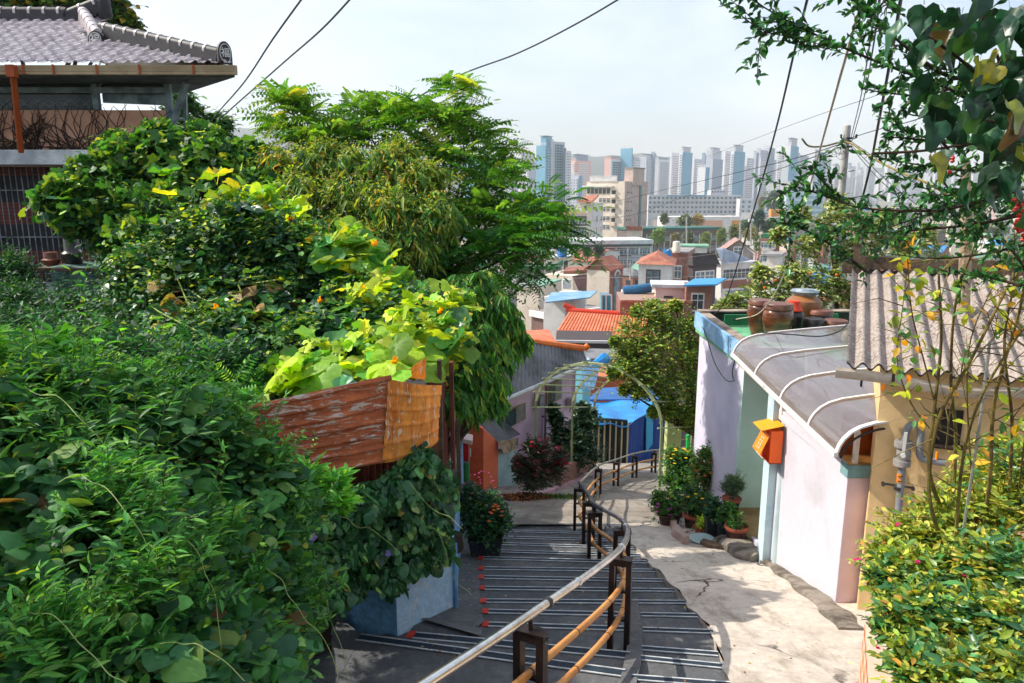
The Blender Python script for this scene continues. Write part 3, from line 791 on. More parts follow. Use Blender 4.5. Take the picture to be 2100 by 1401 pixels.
dirt = ramp(nt, noise(nt, ocoord(nt, (6, .6, 6)), 2.0, 5, .7), .45, .7, (.7, .7, .7), (.95, .95, .95))
mxs = N(nt, 'ShaderNodeMixShader'); L(nt, dirt, mxs.inputs[0]); L(nt, tp.outputs[0], mxs.inputs[1]); L(nt, pb.outputs[0], mxs.inputs[2])
L(nt, mxs.outputs[0], nt.nodes['Material Output'].inputs['Surface']); M_poly = m
def canf(u, v):
    y = 5.3 + 3.45 * v; dx, z = prof(u)
    x1 = eave_pt(y) + dx
    if y < 5.9 and dx > .3: x1 = min(x1, eave_pt(y) + dx)
    return (x1, y, z)
cn = thing('porch_canopy', 'curved brown-tinted plastic canopy with white ribs over the porch of the lilac house', 'canopy', (2.9, 7, -1.95))
sh = MB().grid(canf, 32, 24).build('canopy_sheet', M_poly, cn, smooth='all')
for y in (5.3, 5.95, 6.75, 7.7, 8.75):
    c = []
    for k in range(25):
        dx, z = prof(k / 24); c.append(V(eave_pt(y) + dx, y, z + .008))
    rb = MB()
    for a, b_ in zip(c, c[1:]): rb.bar(a, b_, .03 if y != 5.3 else .045, .014)
    rb.build('rib', M_frame, cn)
for i, (a, b_) in enumerate((((5.28), (7.0)), ((7.0), (8.77)))):
    MB().bar(V(eave_pt(a) - .01, a, -1.975), V(eave_pt(b_) - .01, b_, -1.975), .03, .035).build('eave_bar', M_frame, cn)
MB().tube([V(eave_pt(5.28) + PROF[k][0] + .03, 5.29, PROF[k][1] - .04) for k in range(9)], .009, 6).build('rubber_seal', M_brown, cn)
# ochre house with corrugated cement roof, turned 24 degrees
O = V(2.47, 5.3, -1.30); E = V(.9115, -.4113, 0); U = V(.4113, .9115, 0)
M_ochre = mat('ochre_wall', 'e6c692', 'd3ae76', 1.2, .45, .7, rough=.92, bmp=.25, bsc=22, fine=.08)
oh = thing('ochre_house', 'ochre house with a weathered corrugated cement roof at the right edge', 'house', tuple(O + E * 1.5 + V(0, 0, -2.2)))
wn = U; wo = O + U * .13 + E * .27
def wp(px, py, off=0.0): return PP(px, py, wo - U * off, U)
MB().slab([wo + V(0, 0, -2.4), wo + E * 4 + V(0, 0, -2.4), wo + E * 4 + V(0, 0, .02), wo + V(0, 0, .02)], U * .12).build('front_wall', M_ochre, oh)
MB().slab([wo + V(0, 0, -2.4) + U * .12, wo + V(0, 0, .02) + U * .12, wo + V(0, 0, .44) + U * 2.1, wo + V(0, 0, -2.4) + U * 2.1], E * .12).build('side_wall', M_ochre, oh)
m, nt, pb = nodes('cement_sheet')
vv = ocoord(nt); n1 = ramp(nt, noise(nt, vv, 3.5, 6, .75), .38, .66); n2 = ramp(nt, noise(nt, vv, 38, 4, .8), .42, .6)
cc = mixc(nt, n1, lin('9a8c82'), lin('5b5048')); cc = mixc(nt, n2, cc, lin('b3a79e'))
n3 = ramp(nt, noise(nt, vv, 60, 3, .9), .62, .7); cc = mixc(nt, n3, cc, lin('4a4038'))
L(nt, cc, pb.inputs['Base Color']); pb.inputs['Roughness'].default_value = .95; bump(nt, pb, noise(nt, vv, 60, 5, .8), .7, .01); M_cem = m
sl = V(U.x, U.y, .2326)
def corr(o, e, s, lu, lv, pitch, amp, nper=8):
    nrm_ = e.cross(s).normalized(); n = int(lu / pitch * nper)
    return lambda u, v: tuple(o + e * (lu * u) + s * (lv * v) + nrm_ * (amp * math.cos(2 * math.pi * lu * u / pitch) + .006 * math.sin(u * 31 + v * 17))), n
fn, n = corr(O - E * -.02 + V(0, 0, .03), E, sl, 3.3, 2.2, .108, .026)
rs = MB().grid(fn, n, 14)
rs.grid(lambda u, v: tuple(V(fn(u, v)) - V(0, 0, .016)), n, 1)
rf = rs.build('roof', M_cem, oh, smooth='all')
# eave edge thickness
MB().grid(lambda u, v: tuple(V(fn(u, 0)) - V(0, 0, .016 * v) - sl * .001), n, 1).build('sheet_edge', mat('sheet_edge', '2c2622', '4a413a', 20, rough=.95), rf)
M_wood = mat('weathered_wood', '6b5a4a', '40342a', 4, rough=.95, bmp=.7, bsc=30, stretch=(1, 1, 1), fine=.3)
r0 = O + sl * 2.16 + V(0, 0, .05)
rc = MB()
for k in range(9):
    a = r0 + E * (.06 + k * .4); 
    rc.frame(a + E * .19 + V(0, 0, .05 - .01 * (k % 2)), E, U, (0, 0, 1), .385, .13, .12)
rc.build('ridge_cap', M_wood, rf)
MB().frame(r0 + E * .05 + V(0, -.02, .14), E, U, (0, 0, 1), .075, .07, .5).build('ridge_post', M_wood, rf)
MB().frame(r0 + E * -.02 + V(0, 0, .0), E, U, (0, 0, 1), .1, .12, .12).build('ridge_end', M_wood, rf)
def gut(u, v):
    a = math.pi * (1 + v); x = -.05 + 3.3 * u
    sag = -.055 * math.exp(-((x - .75) / .35) ** 2) - .02 * u
    p = O + E * x - U * .035 + V(0, 0, .0 + sag)
    return tuple(p + U * (.055 * math.cos(a)) + V(0, 0, .055 * math.sin(a) * 1.2))
gm = MB().grid(gut, 60, 8); gm.grid(lambda u, v: tuple(V(gut(u, v)) * 1.0 + V(0, 0, -.004)), 60, 8)
gt = gm.build('gutter', mat('gutter_grey', 'cbbfb0', '8a7c6d', 3, .45, .7, rough=.7, fine=.2), oh, smooth='all')
MB().frame(O + E * .33 - U * .092 + V(0, 0, -.035), E, U, (0, 0, 1), .02, .01, .09).build('gutter_strap', M_brown, gt)
MB().tube([O + E * .13 - U * .035 + V(0, 0, -.06), O + E * .13 - U * .035 + V(0, 0, -.12)], .008, 6).build('gutter_nub', M_brown, gt)
# gas pipe
M_gas = mat('grey_paint', '8d9094', '7a7d82', 4, rough=.5, fine=.08)
gpz = thing('gas_pipe', 'grey gas pipe with a flanged lever valve and a swan-neck bend on the ochre wall', 'pipe', tuple(wp(1840, 1085, .08)))
q = [wp(1838, 1100, .09), wp(1850, 960, .09), wp(1856, 905, .09), wp(1859, 884, .09), wp(1866, 873, .09), wp(1880, 873, .09), wp(1888, 884, .09), wp(1886, 925, .09), wp(1890, 940, .09), wp(1905, 944, .09), wp(1938, 950, .09)]
pm = MB().tube([q[0]] + catmull(q[1:], 5), .0255, 14).build('pipe', M_gas, gpz, smooth=True)
pdir = (q[1] - q[0]).normalized()
vb = MB()
for yy, rr in ((908, .062), (913, .062), (946, .06), (951, .06)):
    c = wp(1853 - (yy - 908) * .08, yy, .09); vb.tube([c - pdir * .012, c + pdir * .012], rr, 16)
c1_, c2_ = wp(1853, 943, .09), wp(1854, 916, .09)
vb.tube([c1_, c1_ + (c2_ - c1_) * .3, c1_ + (c2_ - c1_) * .7, c2_], [.036, .05, .05, .036], 14)
vl = vb.build('valve', mat('valve_grey', 'a9a6a3', '8e8b88', 5, rough=.45, metal=.2), gpz, smooth=True)
a_ = wp(1852, 934, .15); b_ = wp(1858, 887, .16)
MB().bar(a_, b_, .02, .008, up=tuple(U)).build('lever', M_frame, vl)
MB().tube([a_ + U * .05, a_ - U * .012], .017, 10).build('lever_hub', M_frame, vl, smooth=True)
M_or = mat('orange_label', 'f08a1d', rough=.5); M_blk = mat('black_ink', '17130f', rough=.6)
for yy in (975, 985):
    c = wp(1847 - (yy - 975) * .08, yy, .09); 
    lb = MB().tube([c - pdir * .014, c + pdir * .014], .0265, 14).build('warning_label', M_or, pm, smooth=True)
    ab = MB()
    for s in (-.014, .004):
        cc_ = c - U * .027 + E * s
        ab.bar(cc_ - E * .006, cc_ + E * .004, .005, .005); ab.slab([cc_ + E * .004 + V(0, 0, .006), cc_ + E * .009, cc_ + E * .004 - V(0, 0, .006)], -U * .001)
    ab.build('arrow_mark', M_blk, lb)
cb = MB(); c = wp(1842, 1001, .09)
cb.tube([c - pdir * .012, c + pdir * .012], .031, 14)
cb.bar(c - E * .1 + U * .05, c + E * .1 + U * .05, .02, .012)
for s in (-1, 1): cb.tube([c + E * .1 * s + U * .06, c + E * .1 * s + U * .02], .014, 8)
cb.build('clamp', M_steel_d, gpz, smooth=True)
gt2 = wp(1921, 935, .1)
MB().bar(gt2 + V(0, 0, .03), gt2 - V(0, 0, .03), .02, .01).build('tap_handle', M_or, gpz)
# small window at the far right of the ochre wall
wf = MB().frame(wp(1945, 880, .01), E, U, (0, 0, 1), .16, .04, .3).build('window', mat('dark_pane', '20262a', rough=.15, fine=0), oh)
MB().frame(wp(1945, 915, .03), E, U, (0, 0, 1), .2, .06, .02).build('sill', M_wood, wf)

# mailbox
M_mbo = mat('mailbox_orange', 'ff6a18', 'f25f12', 3, rough=.45, fine=.05); M_mby = mat('mailbox_yellow', 'f7a415', 'ef980f', 3, rough=.45, fine=.05); M_mbr = mat('mailbox_dark', '7a1a12', rough=.6)
mc = P(1580, 912, 6.95)
mb_ = thing('mailbox', 'orange metal mailbox with a yellow lid and perforated flap on the porch pillar', 'mailbox', tuple(mc + V(0, 0, -.17)))
MB().box(tuple(mc + V(.03, .04, .0)), (.12, .24, .33)).build('box', M_mbo, mb_)
MB().box(tuple(mc + V(.032, .04, -.15)), (.122, .236, .05)).build('bottom', M_mbr, mb_)
l0 = mc + V(.09, -.09, .17); 
MB().slab([l0 + V(0, 0, .05), l0 + V(0, .27, .05), l0 + V(-.22, .27, .0), l0 + V(-.22, 0, .0)], (0, 0, .008)).build('lid', M_mby, mb_)
fa = mc + V(-.035, -.075, .12); 
fl = MB().slab([fa, fa + V(0, .23, 0), fa + V(-.085, .23, -.2), fa + V(-.085, 0, -.2)], (-.006, 0, .003)).build('flap', mat('flap_orange', 'ff8a12', rough=.45), mb_)
hb = MB()
for r_ in range(4):
    for c_ in range(2):
        hb.frame(fa + V(-.031 - .014 * r_, .085 + .05 * c_ , -.058 - .033 * r_), (0, 1, 0), V(-.39, 0, -.92), V(-.92, 0, .39), .014, .02, .012)
hb.build('letter_mark', M_frame, fl)
MB().slab([mc + V(-.12, -.08, -.085), mc + V(-.12, .15, -.085), mc + V(-.03, .15, -.17), mc + V(-.03, -.08, -.17)], (.003, 0, .004)).build('chute', M_mbo, mb_)
lt = MB()
for k in range(5): lt.frame(mc + V(-.08 - .002, -.05 + k * .042, -.127), (0, 1, 0), V(.73, 0, -.69), V(.69, 0, .73), .026, .034, .01)
lt.build('letter_mark', M_frame, mb_)

# ================================================================ jars on the roof
m, nt, pb = nodes('jar_glaze')
vv = ocoord(nt, (1, 1, 3)); f = ramp(nt, noise(nt, vv, 3.2, 6, .65, .6), .34, .64)
g_ = ramp(nt, noise(nt, ocoord(nt, (.3, .3, 9)), 5, 3, .7), .3, .7, (.7, .7, .7), (1.1, 1.1, 1.1))
L(nt, mixc(nt, 1.0, mixc(nt, f, lin('8a4a22'), lin('3a2016')), g_, 'MULTIPLY'), pb.inputs['Base Color'])
pb.inputs['Roughness'].default_value = .25; pb.inputs['Coat Weight'].default_value = .5; pb.inputs['Coat Roughness'].default_value = .12
bump(nt, pb, noise(nt, ocoord(nt, (.2, .2, 30)), 3, 3, .6), .35, .01); M_jar = m
M_jard = mat('jar_dark', '2c2420', '1b1715', 4, rough=.3, fine=.2, spec=.6); M_jarr = mat('jar_lid_brown', '6d4030', '8a5540', 5, rough=.4, spec=.6, bmp=.2)
M_jlid = mat('jar_lid_blue', 'a9b4bd', '6f7a86', 6, rough=.4, spec=.5)
M_redtub = mat('red_tub', 'e2401c', rough=.5); M_jtan = mat('jar_tan', 'a0683a', '5e4130', 2.5, .4, .65, rough=.35, spec=.6, bmp=.2, bsc=20)
def jar(px, py, Y, w, h, label, m=M_jar, lid=M_jarr, neck=.72, lidh=.12, plate=False, z=None):
    p = P(px, py, Y); c = V(p.x, p.y, -2.035); r = w / 2
    t = thing('onggi_jar', label, 'jar', tuple(c), 'glazed storage jars on the roof')
    pr = [(r * .6, 0), (r * .68, h * .1), (r * .86, h * .32), (r * .98, h * .55), (r, h * .66), (r * .95, h * .78), (r * neck * 1.08, h * .88), (r * neck, h * .9), (r * neck * 1.02, h * .94), (r * neck * .9, h * .945)]
    MB().lathe(pr, c, 28).build('body', m, t, smooth=True)
    k = neck * 1.16
    lp = [(r * k, h * .885), (r * k * 1.03, h * .9), (r * k, h * (.9 + lidh * .6)), (r * k * .93, h * (.9 + lidh)), (r * .2, h * (.9 + lidh * 1.15))]
    if plate: lp = [(r * .6, h * .9), (r * .95 * k / neck * .72, h * 1.02), (r * k * 1.02, h * 1.03), (r * k * .96, h * 1.06), (r * .5, h * 1.05), (r * .46, h * 1.075), (r * .1, h * 1.08)]
    MB().lathe(lp, c, 28).build('lid', lid, t, smooth=True)
    return t
jar(1643, 690, 10.75, .52, .56, 'largest tan jar with a grey dish lid, at the back of the roof', M_jtan, M_jlid, .62, plate=True)
jar(1556, 690, 10.3, .37, .50, 'tall brown glazed jar with a bluish lid, leftmost on the roof', M_jar, M_jarr, .8)
jar(1592, 694, 9.9, .42, .50, 'tall brown glazed jar with a domed brown lid, second from left on the roof', M_jar, M_jarr, .82, .14)
tj = jar(1627, 690, 10.25, .26, .40, 'small black jar capped with an upturned red basin', M_jard, M_redtub, .7, .0)
for ch in tj.children:
    pass
rt = P(1627, 650, 10.25); MB().lathe([(.115, -2.035 + .36), (.12, -2.035 + .37), (.085, -2.035 + .43), (.075, -2.035 + .5), (.02, -2.035 + .505)], (rt.x, rt.y, 0), 22).build('basin_lid', M_redtub, tj, smooth=True)
jar(1666, 690, 9.9, .3, .27, 'squat black jar near the canopy edge', M_jard, M_jard, .85, .25)
jar(1680, 690, 10.5, .34, .3, 'low brown-lidded jar half hidden behind the squat black jar', M_jard, M_jarr, .85, .2)
jar(1711, 690, 9.9, .32, .25, 'squat jar with a worn brown lid at the right end of the row', M_jar, M_jarr, .9, .25)
pc = P(1737, 675, 9.3); tag(MB().lathe([(.03, 0), (.055, .03), (.06, .08), (.05, .12), (.015, .15)], (pc.x, pc.y, -1.93), 14).build('plastic_bottle', M_frame, smooth=True), 'cream plastic bottle top beside the corrugated roof', 'bottle')
# ================================================================ rusty sheet fence on top of the retaining wall
def rustmat(name, base, dark, flake, stretch, amt=.6):
    m, nt, pb = nodes(name); v = ocoord(nt, stretch)
    f1 = ramp(nt, noise(nt, v, 2.6, 7, .7, .4), .38, .64); f2 = ramp(nt, noise(nt, v, 6.5, 7, .75, 1.0), amt, amt + .045); f3 = ramp(nt, noise(nt, ocoord(nt), 22, 5, .8), .45, .7)
    c = mixc(nt, f1, lin(base), lin(dark)); c = mixc(nt, f3, c, mixc(nt, 1.0, c, (1.45, 1.2, .9), 'MULTIPLY')); c = mixc(nt, f2, c, lin(flake))
    L(nt, c, pb.inputs['Base Color']); pb.inputs['Roughness'].default_value = .8
    bump(nt, pb, f2, .5, .004); MATS[name] = m; return m
M_rust = rustmat('rust_red', 'bd6a3e', '7e3a20', 'cfc2b2', (1.0, 1.0, 5.0), .535)
M_rust2 = rustmat('rust_orange', 'f0a040', 'c06a26', 'e8d4b4', (5, 5, 1.4), .56)
M_rust3 = rustmat('rust_brown', '6a3526', '3c1c15', '8b6b58', (6, 6, .8), .68)
def ribbed(c00, c10, c11, c01, ribs, amp, nu=40, nv=60, bulge=0.0):
    c00, c10, c11, c01 = map(V, (c00, c10, c11, c01)); n = (c10 - c00).cross(c01 - c00).normalized()
    if n.y > 0: n = -n
    def f(u, v, off=0):
        p = (c00 * (1 - u) + c10 * u) * (1 - v) + (c01 * (1 - u) + c11 * u) * v
        rib = max(0, math.sin(2 * math.pi * ribs * v)) ** 3
        return tuple(p + n * (amp * rib + bulge * 4 * u * (1 - u) + .006 * math.sin(9 * u + 4 * v) + off))
    b = MB().grid(f, nu, nv); b.grid(lambda u, v: f(u, v, -.003), nu, nv); return b
tag(ribbed(P(470, 1005, 4.25), P(792, 948, 4.72), P(802, 769, 4.72), P(480, 838, 4.25), 6.5, .02).build('rusty_sheet', M_rust, smooth='all'),
    'long dark rust-red ribbed metal sheet with flaking paint, topped by squash leaves', 'metal sheet')
tag(ribbed(P(783, 950, 4.70), P(898, 905, 4.98), P(906, 790, 4.98), P(797, 778, 4.70), 5, .009, 24, 50, .06).build('rusty_sheet', M_rust2, smooth='all'),
    'short bent bright orange rusty sheet at the right end of the fence', 'metal sheet')
tag(MB().slab([P(818, 772, 5.0), P(872, 779, 5.05), P(874, 733, 5.05)], (0, .004, 0)).build('rusty_scrap', M_rust2), 'small triangular scrap of rusty sheet poking up behind the orange sheet', 'metal scrap')
vf = thing('sheet_fence', 'dark brown vertical corrugated fence half hidden by bindweed above the blue wall', 'fence', (-.9, 5.2, -2.6))
def vcorr(p0, p1, z0, z1, pitch=.05, amp=.012):
    d = V(p1[0] - p0[0], p1[1] - p0[1], 0); l = d.length; d /= l; n = V(d.y, -d.x, 0)
    k = int(l / pitch * 4)
    return MB().grid(lambda u, v: tuple(V(p0[0], p0[1], z0 + (z1 - z0) * v) + d * (l * u) + n * (amp * math.sin(2 * math.pi * l * u / pitch))), k, 2)
a0, a1, a2 = (-2.2, 4.75), (-1.05, 4.95), (-.62, 5.25)
vcorr(a0, a1, -2.7, -1.5).build('fence_sheet', M_rust3, vf)
vcorr(a1, a2, -2.7, -1.55).build('fence_sheet', M_rust3, vf)
vcorr(a2, (-.68, 7.4), -2.9, -1.35).build('fence_sheet', M_rust3, vf)
for (px, t_, b_, Y, w) in ((901, 738, 1000, 5.15, .05), (925, 742, 960, 5.35, .06), (938, 860, 1010, 5.6, .04)):
    MB().bar(P(px + 5, b_, Y), P(px, t_, Y), w, .03).build('fence_post', M_wood if px != 925 else M_rust3, vf)
wb = MB().slab([P(655, 1235, 4.4), P(735, 1165, 4.6), P(739, 1178, 4.6), P(655, 1252, 4.4)], (.0, .03, 0)).build('fallen_board', mat('pale_board', 'bfa695', '8d7766', 5, rough=.9))
tag(wb, 'broken pale board lying on the soil above the blue wall', 'board')

# ================================================================ tiled house, upper left
hs = thing('tiled_house', 'two-storey house with a grey glazed tile roof and peach balcony, upper left', 'house', (-7, 15, -2.6))
M_tile = mat('grey_glazed_tile', 'd3c9ca', 'a89da0', 5, rough=.35, spec=.7, bmp=.1, bsc=30, fine=.15)
M_tiled = mat('dark_ridge_tile', '3b393c', '2b2a2d', 4, rough=.55, fine=.2)
M_gut = mat('tan_gutter', 'b59d78', '9c8562', 2, rough=.5, fine=.08)
M_org = mat('rust_orange_pipe', 'b5531f', '9a4318', 2, rough=.6, fine=.15)
M_timb = mat('blue_grey_timber', '8fa3a6', '5f7277', 3, rough=.85, bmp=.3, fine=.2)
M_glz = mat('dark_glazing', '1c2a2c', '2a3a3b', 2, rough=.25, fine=.2)
ye = 13.6; ze = P(240, 134, ye).z; xc = P(474, 134, ye).x; yr = 16.3; zr = P(100, 42, yr).z; ms = (zr - ze) / (yr - ye)
TW, TL_ = .235, .27
def tilez(x, t):
    u = (x / TW) % 1.0
    pr = .045 * max(0, math.cos((u - .25) * 2 * math.pi)) ** 1.3 + .008 * math.cos(6 * math.pi * u)
    c = (t / TL_) % 1.0
    return pr + .045 * (1 - c)
def xmax(t): return xc - 2.0 * t if t < 1.5 else P(186, 60, 15.8).x + .1
tb = MB(); ncol = 9; xs_ = [-16 + TW / ncol * i for i in range(int((16 + xc) / TW * ncol) + 1)]
ts = []
for k in range(int((yr - ye) / TL_) + 1):
    ts += [k * TL_ + .0001, k * TL_ + TL_ * .5, k * TL_ + TL_ - .0001]
W = len(xs_); tb.v = [(x, ye + t, ze + ms * t + tilez(x, t)) for t in ts for x in xs_]
for j in range(len(ts) - 1):
    for i in range(W - 1):
        if xs_[i] < xmax(ts[j]): tb.f.append((j * W + i, j * W + i + 1, (j + 1) * W + i + 1, (j + 1) * W + i))
rf2 = tb.build('tile_roof', M_tile, hs, smooth=True)
MB().poly([V(xc, ye, ze - .01), V(-6.7, 15.9, ze - .01), V(-9.5, 17.5, zr - .6), V(xc - 3.0, ye + 1.5, ze + ms * 1.5)]).build('side_slope', M_tile, hs)
def ridge(a, c, w, h, nm, m=M_tiled, round_=True, bump_=0):
    a, c = V(a), V(c); b = MB().bar(a, c, w, h)
    if round_: b.tube([a + V(0, 0, h / 2), c + V(0, 0, h / 2)], w * .5, 12)
    o = b.build(nm, m, rf2, smooth=True)
    l = (c - a).length; k = int(l / .3); d = (c - a).normalized(); rb = MB()
    for i in range(1, k + 1):
        p = a + d * (i * l / (k + .5)) + V(0, 0, h / 2); rb.tube([p - d * .025, p + d * .025], w * .56, 12)
    rb.build('ridge_joints', m if m is not M_tiled else M_tile, o, smooth=True); return o
hA, hB = V(xc - 3.0, ye + 1.5, ze + ms * 1.5 + .1), V(xc - .25, ye + .15, ze + .12)
ridge(hB, hA, .17, .24, 'hip_ridge')
gA, gB = P(172, 40, 16.2), P(203, 86, 14.95)
ridge(gB, gA, .2, .3, 'gable_ridge', M_tile)
tr0, tr1, tr2 = P(-200, 38, 16.3), P(140, 40, 16.3), P(212, 14, 16.3)
ridge(tr0, tr1, .2, .28, 'top_ridge'); ridge(tr1 - V(0, 0, .02), tr2, .2, .24, 'upturned_ridge')
MB().lathe([(.1, 0), (.14, .06), (.12, .4), (.05, .44)], tuple(tr2 - V(-.02, 0, .24)), 14).build('finial', M_tiled, rf2, smooth=True)
def enddisc(c, rx, rz_, n, ch, s):
    e = V(-n.y, n.x, 0).normalized(); b = MB(); k = 20; pts = []
    for i in range(k + 1):
        a = math.pi * i / k; pts.append(c + e * (rx * math.cos(a)) + V(0, 0, rz_ * math.sin(a)))
    pts += [c - e * rx - V(0, 0, rz_ * .9), c + e * rx - V(0, 0, rz_ * .9)]
    o = b.slab(pts, -n * .06).build('end_tile', M_tiled, rf2)
    rg = MB(); rg.tube([c + e * (rx * .78 * math.cos(a_)) + V(0, 0, rz_ * .78 * math.sin(a_)) + n * .01 for a_ in [math.pi * 2 * i / 24 for i in range(25)]], .006, 5)
    rg.build('end_tile_ring', M_frame, o)
    cu = bpy.data.curves.new('t', 'FONT'); cu.body = ch; cu.size = s; cu.align_x = 'CENTER'; cu.align_y = 'CENTER'; cu.extrude = .004; cu.resolution_u = 2
    to = bpy.data.objects.new('t', cu); COL.objects.link(to)
    me = bpy.data.meshes.new_from_object(to.evaluated_get(bpy.context.evaluated_depsgraph_get())); bpy.data.objects.remove(to)
    mt = Matrix((( e.x, 0, n.x), (e.y, 0, n.y), (0, 1, 0))).to_4x4(); me.transform(mt)
    me.transform(Matrix.Translation(c + n * .012 - ORG[o.name])); me.materials.clear(); me.materials.append(M_frame)
    q = link('end_tile_character', me, o, ORG[o.name]); return o
bpy.context.view_layer.update()
enddisc(gB + V(0, -.12, .02), .14, .16, V(.0, -1, 0), '福', .2)
enddisc(hB + V(.12, -.04, .1), .13, .2, V(.75, -.66, 0), '福', .17)
g0 = V(-16, ye - .1, ze - .09); g1 = V(xc + .12, ye - .1, ze - .09)
gb_ = MB(); 
for dz, hh_ in ((.055, .03), (.02, .03), (-.015, .03), (-.06, .05)): gb_.bar(g0 + V(0, -.004 if dz in (.055, -.015) else .008, dz), g1 + V(0, 0, dz), .1, hh_)
gb_.bar(V(xc + .1, ye - .1, ze - .09), V(-6.7, 15.8, ze - .09), .08, .15)
gg = gb_.build('gutter', M_gut, hs)
for px in (52, 113, 202, 289, 399): MB().box((P(px, 140, ye - .1).x, ye - .165, ze - .09), (.035, .012, .16)).build('gutter_bracket', M_org, gg)
d0 = P(24, 146, 13.35)
MB().frame(d0, (1, 0, 0), (0, 1, 0), (0, 0, 1), .14, .12, .2).build('hopper', M_org, hs)
MB().tube([d0 + V(.0, 0, -.05), P(28, 160, 13.4), P(43, 312, 13.9)], .052, 10).build('down_pipe', M_org, hs, smooth=True)
yw = 14.4; zs = ze - .2
def X(px, y=yw, py=200): return P(px, py, y).x
xw = X(346)
MB().slab([V(-16, ye, zs), V(xc + .05, ye, zs), V(-6.75, 15.8, zs), V(-16, 15.8, zs)], (0, 0, .04)).build('soffit', mat('soffit_grey', '5c6b6c', '39474a', 2, rough=.9, fine=.2), hs)
zb_t = P(200, 226, yw).z; zb_b = P(200, 308, yw).z; z_sl = P(50, 340, yw).z; z_br = P(50, 585, yw).z
M_peach = mat('peach_wall', 'dcaa8e', 'c89578', 2, rough=.9, fine=.1)
MB().box(((-16 + xw) / 2, yw + .08, (zb_t + zb_b) / 2), (16 + xw, .16, zb_t - zb_b)).build('balcony_wall', M_peach, hs)
MB().box(((-16 + xw) / 2, yw + 1.6, (zs + zb_b) / 2), (16 + xw, .06, zs - zb_b)).build('porch_back_wall', M_glz, hs) if False else None
for (px0, px1) in ((-900, 190), (203, 340)):
    x0, x1 = X(px0), X(px1)
    MB().box(((x0 + x1) / 2, yw + .12, (zs + P(200, 190, yw).z) / 2), (x1 - x0, .03, zs - P(200, 190, yw).z)).build('upper_pane', M_glz, hs)
x0, x1 = X(-900), X(190); zz = P(200, 190, yw).z
MB().box(((x0 + x1) / 2, yw + .12, (zz + zb_t) / 2), (x1 - x0, .03, zz - zb_t)).build('lower_pane', M_glz, hs)
lat = MB()
for k in range(40):
    x = x1 - .1 - k * .19
    for s in (-1, 1): lat.bar(V(x, yw + .1, zb_t + .05), V(x + s * .19, yw + .1, zz - .12), .012, .012)
lat.build('lattice', M_timb, hs)
MB().slab([V(X(203), yw + .12, zz), V(X(340), yw + .12, zz), V(X(340), yw + .12, zz - .22), V(X(203), yw + .12, zz - .17)], (0, .02, 0)).build('bamboo_blind', M_timb, hs)
tm = MB().box(((-16 + X(350)) / 2, yw + .03, P(200, 185, yw).z), (16 + X(350), .1, .1)).build('timber_beam', M_timb, hs)
for px in (196, 345): MB().box((X(px), yw + .02, (zs + zb_t) / 2 - (.35 if px == 345 else 0)), (.11, .1, zs - zb_t + (.7 if px == 345 else 0))).build('timber_post', M_timb, hs)
MB().bar(V(X(350), yw, zs - .75), V(X(398), ye + .5, zs - .02), .09, .09).build('brace', M_timb, hs)
p1 = P(380, 186, 15.5); MB().bar(p1, P(381, 268, 15.5), .06, .06).build('side_post', M_timb, hs)
MB().bar(P(350, 243, 15), P(380, 243, 15.5), .03, .04).build('side_rail', M_timb, hs)
MB().box(((-16 + xw) / 2, yw + .9, (zb_b + z_sl) / 2 + .01), (16 + xw + .05, 2.1, zb_b - z_sl - .02)).build('floor_slab', mat('white_slab', 'f0f2f4', 'b9bec4', 2, rough=.9, fine=.2), hs)
m, nt, pb = nodes('banded_brick'); v = wallvec(nt)
t = N(nt, 'ShaderNodeTexBrick', Scale=1.0); t.inputs['Color1'].default_value = (*lin('7a3a30'), 1); t.inputs['Color2'].default_value = (*lin('6a2e27'), 1); t.inputs['Mortar'].default_value = (*lin('3f2c28'), 1)
t.inputs['Brick Width'].default_value = .2; t.inputs['Row Height'].default_value = .07; t.inputs['Mortar Size'].default_value = .01; L(nt, v, t.inputs[0])
sx = N(nt, 'ShaderNodeSeparateXYZ'); L(nt, v, sx.inputs[0]); wv2 = N(nt, 'ShaderNodeMath', operation='SINE'); ml = N(nt, 'ShaderNodeMath', operation='MULTIPLY'); ml.inputs[1].default_value = 6.6; L(nt, sx.outputs[1], ml.inputs[0]); L(nt, ml.outputs[0], wv2.inputs[0])
L(nt, mixc(nt, ramp(nt, wv2.outputs[0], .1, .2), lin('27262a'), t.outputs['Color']), pb.inputs['Base Color']); pb.inputs['Roughness'].default_value = .8
MB().box(((-16 + X(330)) / 2, yw + .6, (z_sl + z_br) / 2), (16 + X(330), .2, z_sl - z_br)).build('brick_wall', m, hs)
MB().box(((-16 + X(330)) / 2, yw + .58, z_br - .4), (16 + X(330), .3, .8)).build('white_base', mat('white_base', 'b8bcc0', '8f979c', 2, rough=.9, fine=.15), hs)
gr = MB(); x = X(345)
while x > -14: gr.bar(V(x, yw + .4, z_br), V(x, yw + .4, z_sl), .014, .014); x -= .115
for zf in (.08, .4, .8): gr.bar(V(-14, yw + .41, z_br + (z_sl - z_br) * zf), V(X(345), yw + .41, z_br + (z_sl - z_br) * zf), .02, .02)
gr.build('iron_bars', mat('pale_iron', '8f979b', '5a5f62', 5, rough=.6), hs)
